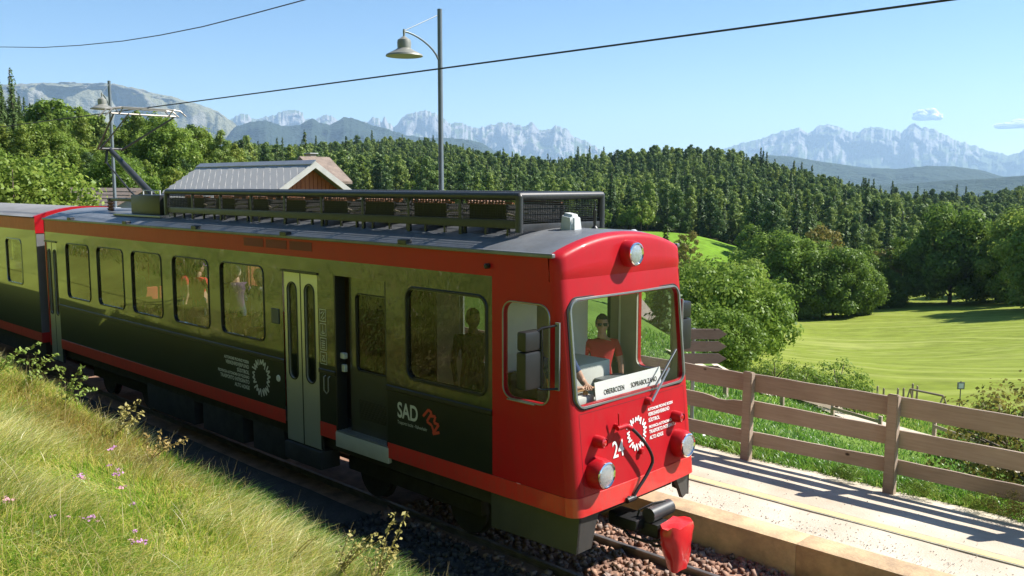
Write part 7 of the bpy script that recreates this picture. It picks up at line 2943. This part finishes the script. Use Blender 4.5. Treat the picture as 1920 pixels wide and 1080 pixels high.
# low broad leaves between the blades
sel = g.choice(len(xs0), 14000, replace=False)
sel = sel[nzC[sel] > 0.08]
Vq, Fq = leaf_quads(P[sel] + np.array([0, 0, 0.07]) + g.normal(size=(len(sel), 3)) * 0.03, g.normal(size=(len(sel), 3)) * 0.5 + np.array([0, 0.2, 1]), 0.017, g, 0.75)
me = np_mesh('clover_leaves', Vq, Fq, 4)
me.materials.append(LEAF_LIGHT)
tag(link(bpy.data.objects.new('clover_leaves', me)), 'patches of small broad leaves low in the bank grass', 'clover', kind='stuff')

# the rest of the bank, mirrored in the coach side
N0 = 60000
xs0 = g.uniform(-30, 0, N0)
ys0 = g.uniform(-7, 3.5, N0)
zs0 = height(xs0, ys0)
keep = ~in_view(xs0, ys0, zs0) & (np.hypot(xs0, ys0) > 2.2)
xs0, ys0, zs0 = xs0[keep], ys0[keep], zs0[keep]
n = len(xs0)
nzA = np.array([mnoise.noise(Vector((a * 0.55, b * 0.8, 1))) for a, b in zip(xs0, ys0)])
u = g.uniform(size=n) + 0.6 * nzA
col = np.where((u < 0.4)[:, None], green, np.where((u < 0.75)[:, None], lime, straw)) * g.uniform(0.7, 1.2, n)[:, None]
th = g.uniform(0, 6.28, n)
grass_object('upper_bank_grass', 'meadow grass higher up the bank, mirrored in the coach windows', np.stack([xs0, ys0, zs0 - 0.05], 1), g.uniform(0.15, 0.36, n), np.full(n, 0.018), np.cos(th), np.sin(th), g.uniform(0.3, 1.1, n), col, g)

# grass behind the platform fence, lush with broader leaves
N0 = 210000
xs0 = g.uniform(-16, 9, N0)
ys0 = 11.85 + 24 * g.uniform(size=N0) ** 1.7
nzE = np.array([mnoise.noise(Vector((a * 1.3, b * 0.4, 3))) for a, b in zip(xs0, ys0)])
keep = ys0 > 12.12 + 0.22 * nzE
xs0, ys0, nzE = xs0[keep], ys0[keep], nzE[keep]
zs0 = height(xs0, ys0)
keep = in_view(xs0, ys0, zs0) & (g.uniform(size=len(xs0)) < np.clip((13.8 / ys0) ** 1.2, 0.2, 1))
# keep the path clear
cc = np.array(ctr)
dp = np.min(np.hypot(xs0[:, None] - np.interp(np.linspace(0, len(cc) - 1, 60), np.arange(len(cc)), cc[:, 0])[None], ys0[:, None] - np.interp(np.linspace(0, len(cc) - 1, 60), np.arange(len(cc)), cc[:, 1])[None]), 1)
keep &= dp > 0.8
xs0, ys0, zs0 = xs0[keep], ys0[keep], zs0[keep]
n = len(xs0)
nzA = np.array([mnoise.noise(Vector((a * 0.8, b * 0.8, 21))) for a, b in zip(xs0, ys0)])
u = g.uniform(size=n) + 0.6 * nzA
col = np.where((u < 0.45)[:, None], np.array([0.07, 0.17, 0.018]), np.where((u < 0.85)[:, None], np.array([0.15, 0.31, 0.03]), np.array([0.26, 0.36, 0.07])))
col *= g.uniform(0.75, 1.25, n)[:, None]
P = np.stack([xs0, ys0, zs0 - 0.01], 1)
th = g.uniform(0, 6.28, n)
ln = g.uniform(0.09, 0.26, n) * (1 + 0.5 * nzA)
grass_object('verge_grass', 'lush green grass growing behind the platform fence', P, ln, g.uniform(0.010, 0.024, n) * np.clip(ys0 / 14, 1, 2.2), np.cos(th), np.sin(th), g.uniform(0.3, 1.0, n), col, g)
# small white flowers in that grass
nf_ = 150
fx = np.concatenate([g.normal(-7.2, 0.55, nf_), g.uniform(-6, 3, 50)])
fy = np.concatenate([g.normal(13.6, 0.5, nf_), g.uniform(12.6, 15, 50)])
fzv = height(fx, fy) + g.uniform(0.12, 0.26, len(fx))
FP_ = np.stack([fx, fy, fzv], 1)
Vf, Ff = leaf_quads(FP_, np.tile(np.array([0.1, -0.3, 1.0]), (len(fx), 1)) + g.normal(size=(len(fx), 3)) * 0.3, 0.022, g, 1.0)
me = np_mesh('white_flowers', Vf, Ff, 4)
me.materials.append(mat('petal_white', (0.75, 0.75, 0.72), 0.7))
tag(link(bpy.data.objects.new('white_flowers', me)), 'scattered small white flowers in the grass behind the fence', 'flowers', kind='stuff')


# ---- weeds along the edge of the bank: twigs with small leaves
def weed(px, py, tips, label, leafm, leaf=0.022, nleaf=26, lift=0.0):
    """tips: photo pixels of the twig ends, at the depth of the root"""
    p = ground_hit(px - 12, py + 30)
    e = empty('weed_plant', tuple(p), 0, label, 'plant')
    y = p[1]
    P_, N_ = [], []
    gg = np.random.default_rng(int(px * 7 + py))
    tips3 = []
    for (tx, ty) in tips:
        q = on_y(tx, ty, y + gg.uniform(-0.10, 0.12))
        q = np.array(q)
        mid = (p + q) / 2 + np.array([gg.uniform(-.04, .04), gg.uniform(-.04, .04), 0.10 * np.linalg.norm(q - p)])
        pts = [(1 - t) ** 2 * p + 2 * t * (1 - t) * mid + t * t * q for t in np.linspace(0, 1, 9)]
        MB().tube(pts, [0.006 * (1 - 0.6 * t) for t in np.linspace(0, 1, 9)], 5).build('twig', mat('twig_tan', (0.33, 0.26, 0.13), 0.8), e, True)
        for t in gg.uniform(0.22, 1.02, nleaf):
            t = min(t, 1)
            c = (1 - t) ** 2 * p + 2 * t * (1 - t) * mid + t * t * q
            dv_ = gg.normal(size=3)
            P_.append(c + dv_ / np.linalg.norm(dv_) * gg.uniform(0.010, 0.06) * (1.2 - 0.5 * t))
            N_.append(gg.normal(size=3) * 0.6 + np.array([0.25, 0.3, 0.8]))
    V, F_ = leaf_quads(np.array(P_), np.array(N_), leaf * 1.25, gg, 0.5)
    V = V - p
    me = np_mesh('leaves', V, F_, 4)
    me.materials.append(leafm)
    tag(link(bpy.data.objects.new('leaves', me), e), kind='stuff')
    return e


W_G = leaf_mat('weed_green', (0.10, 0.18, 0.03), (0.24, 0.32, 0.07), None, 0.35, 0.3, 6)
W_Y = leaf_mat('weed_yellow', (0.26, 0.25, 0.07), (0.42, 0.36, 0.13), None, 0.35, 0.3, 6)
W_O = leaf_mat('weed_ochre', (0.24, 0.19, 0.06), (0.38, 0.28, 0.10), None, 0.35, 0.3, 6)
weed(-10, 690, [(72, 646), (40, 655), (20, 668), (60, 676)], 'arching leafy weed at the far end of the bank', W_G, 0.03)
weed(60, 700, [(85, 672), (105, 665), (70, 660), (120, 690)], 'bushy green weed on the bank opposite the trailer', W_G, 0.03)
weed(130, 735, [(155, 688), (120, 692), (165, 705), (140, 712), (180, 730)], 'green weed with upright twigs opposite the rear doors', W_G, 0.028)
weed(225, 790, [(262, 752), (240, 760), (270, 775), (228, 765), (255, 790)], 'yellowing round leaved weed on the bank edge', W_Y, 0.026)
weed(290, 840, [(300, 808), (275, 812), (318, 822), (345, 828), (352, 824)], 'ochre seeding weed leaning over the ballast', W_O, 0.02)
weed(560, 1020, [(594, 1006), (585, 1010)], 'tiny reddish weed sprig on the bank edge', W_Y, 0.012, 12)
weed(640, 1060, [(660, 995), (705, 998), (668, 1015), (690, 1020), (715, 1012), (680, 1035)], 'spreading yellow green weed below the folding step', W_Y, 0.018, 30)
weed(715, 1085, [(765, 960), (742, 962), (750, 1000), (725, 1015), (745, 1020), (740, 1045), (705, 1030), (690, 1045)], 'tallest twiggy weed on the bank with bright leaves', W_Y, 0.018, 30)

# tall grass seed heads
def seed_stalks(px, py, tips, label):
    p = ground_hit(px, py)
    e = empty('seed_grass', tuple(p), 0, label, 'grass tuft')
    for i, (tx, ty) in enumerate(tips):
        q = np.array(on_y(tx, ty, p[1] + 0.03 * i))
        r0 = p + np.array([0.03 * (i - 1.5), 0.02 * i, 0])
        m = (r0 + q) / 2 + np.array([0.01, 0, 0.02])
        s = MB().tube([r0, m, q], 0.0025, 5).build('stalk', mat('straw_stalk', (0.42, 0.36, 0.15), 0.8), e, True)
        d = (q - m) / np.linalg.norm(q - m)
        MB().tube([q - d * 0.05, q, q + d * 0.03], [0.004, 0.009, 0.003], 6).build('seed_head', mat('seed_head_tan', (0.40, 0.27, 0.12), 0.8), s, True)


seed_stalks(452, 925, [(450, 882), (463, 878), (466, 900), (430, 902)], 'tuft of tall brown seed heads on the bank edge')
seed_stalks(190, 760, [(207, 732), (196, 742)], 'two bent seed stalks between the weeds')

# pink and purple flowers in the grass
g2 = random.Random(9)
FLM = mat('flower_mauve', (0.46, 0.20, 0.42), 0.7, var=0.2, scale=40)
FLP = mat('flower_pink', (0.55, 0.28, 0.33), 0.7, var=0.2, scale=40)
for i, (px, py, sz) in enumerate(((15, 937, 20), (168, 970, 18), (150, 893, 14), (155, 897, 10), (208, 841, 12), (218, 889, 14), (228, 914, 14), (205, 872, 8), (262, 1016, 18), (248, 1012, 10), (254, 995, 8), (100, 968, 10), (182, 977, 6), (250, 944, 8), (222, 880, 8), (128, 968, 6), (212, 838, 8))):
    p = ground_hit(px, py + 34)
    q = np.array(on_y(px, py, p[1]))
    if q[2] < p[2] + 0.05:
        q[2] = p[2] + 0.15
    e = empty('wildflower', tuple(p), 0, ('mauve' if i % 3 else 'pink') + ' wildflower on a thin stem in the bank grass', 'flower', 'mauve wildflowers in the grass' if i % 3 else 'pink wildflowers in the grass')
    MB().tube([p, (p + q) / 2 + np.array([0.01, 0.0, 0]), q], 0.002, 5).build('stem', mat('stem_green', (0.15, 0.2, 0.05), 0.8), e, True)
    D = np.linalg.norm(q - _C)
    r_ = sz * D / FOC * 0.5
    gg = np.random.default_rng(i)
    PP = q + gg.normal(size=(26, 3)) * np.array([r_ * 0.6, r_ * 0.6, r_ * 0.22])
    V, F_ = leaf_quads(PP, gg.normal(size=(26, 3)) * 0.5 + np.array([0.2, -0.2, 1]), max(0.006, r_ * 0.3), gg, 0.8)
    me = np_mesh('petals', V - p, F_, 4)
    me.materials.append(FLM if i % 3 else FLP)
    tag(link(bpy.data.objects.new('petals', me), e), kind='stuff')

# dry tufts and leafy weeds at the fence foot
for (x, y, s, lab) in ((-4.1, 12.02, .26, 'dark leafy weed at the foot of a fence post'), (-2.9, 11.9, .34, 'grey dry weed spilling from under the fence onto the platform'), (-3.35, 11.98, .28, 'broad leaved weed under the lowest fence board'), (-5.1, 12.0, .24, 'small green weed between two fence posts'), (-2.2, 12.05, .28, 'green weed beside the grey dry weed')):
    cr, tr_ = SHRUB[0] if 'dry' not in lab else SHRUBY
    e = empty('fence_weed', (x, y, PZ - 0.03), x * 3, lab, 'plant')
    o = link(bpy.data.objects.new('leaves', cr), e)
    e.scale = (s * 0.75, s * 0.5, s * 0.42)
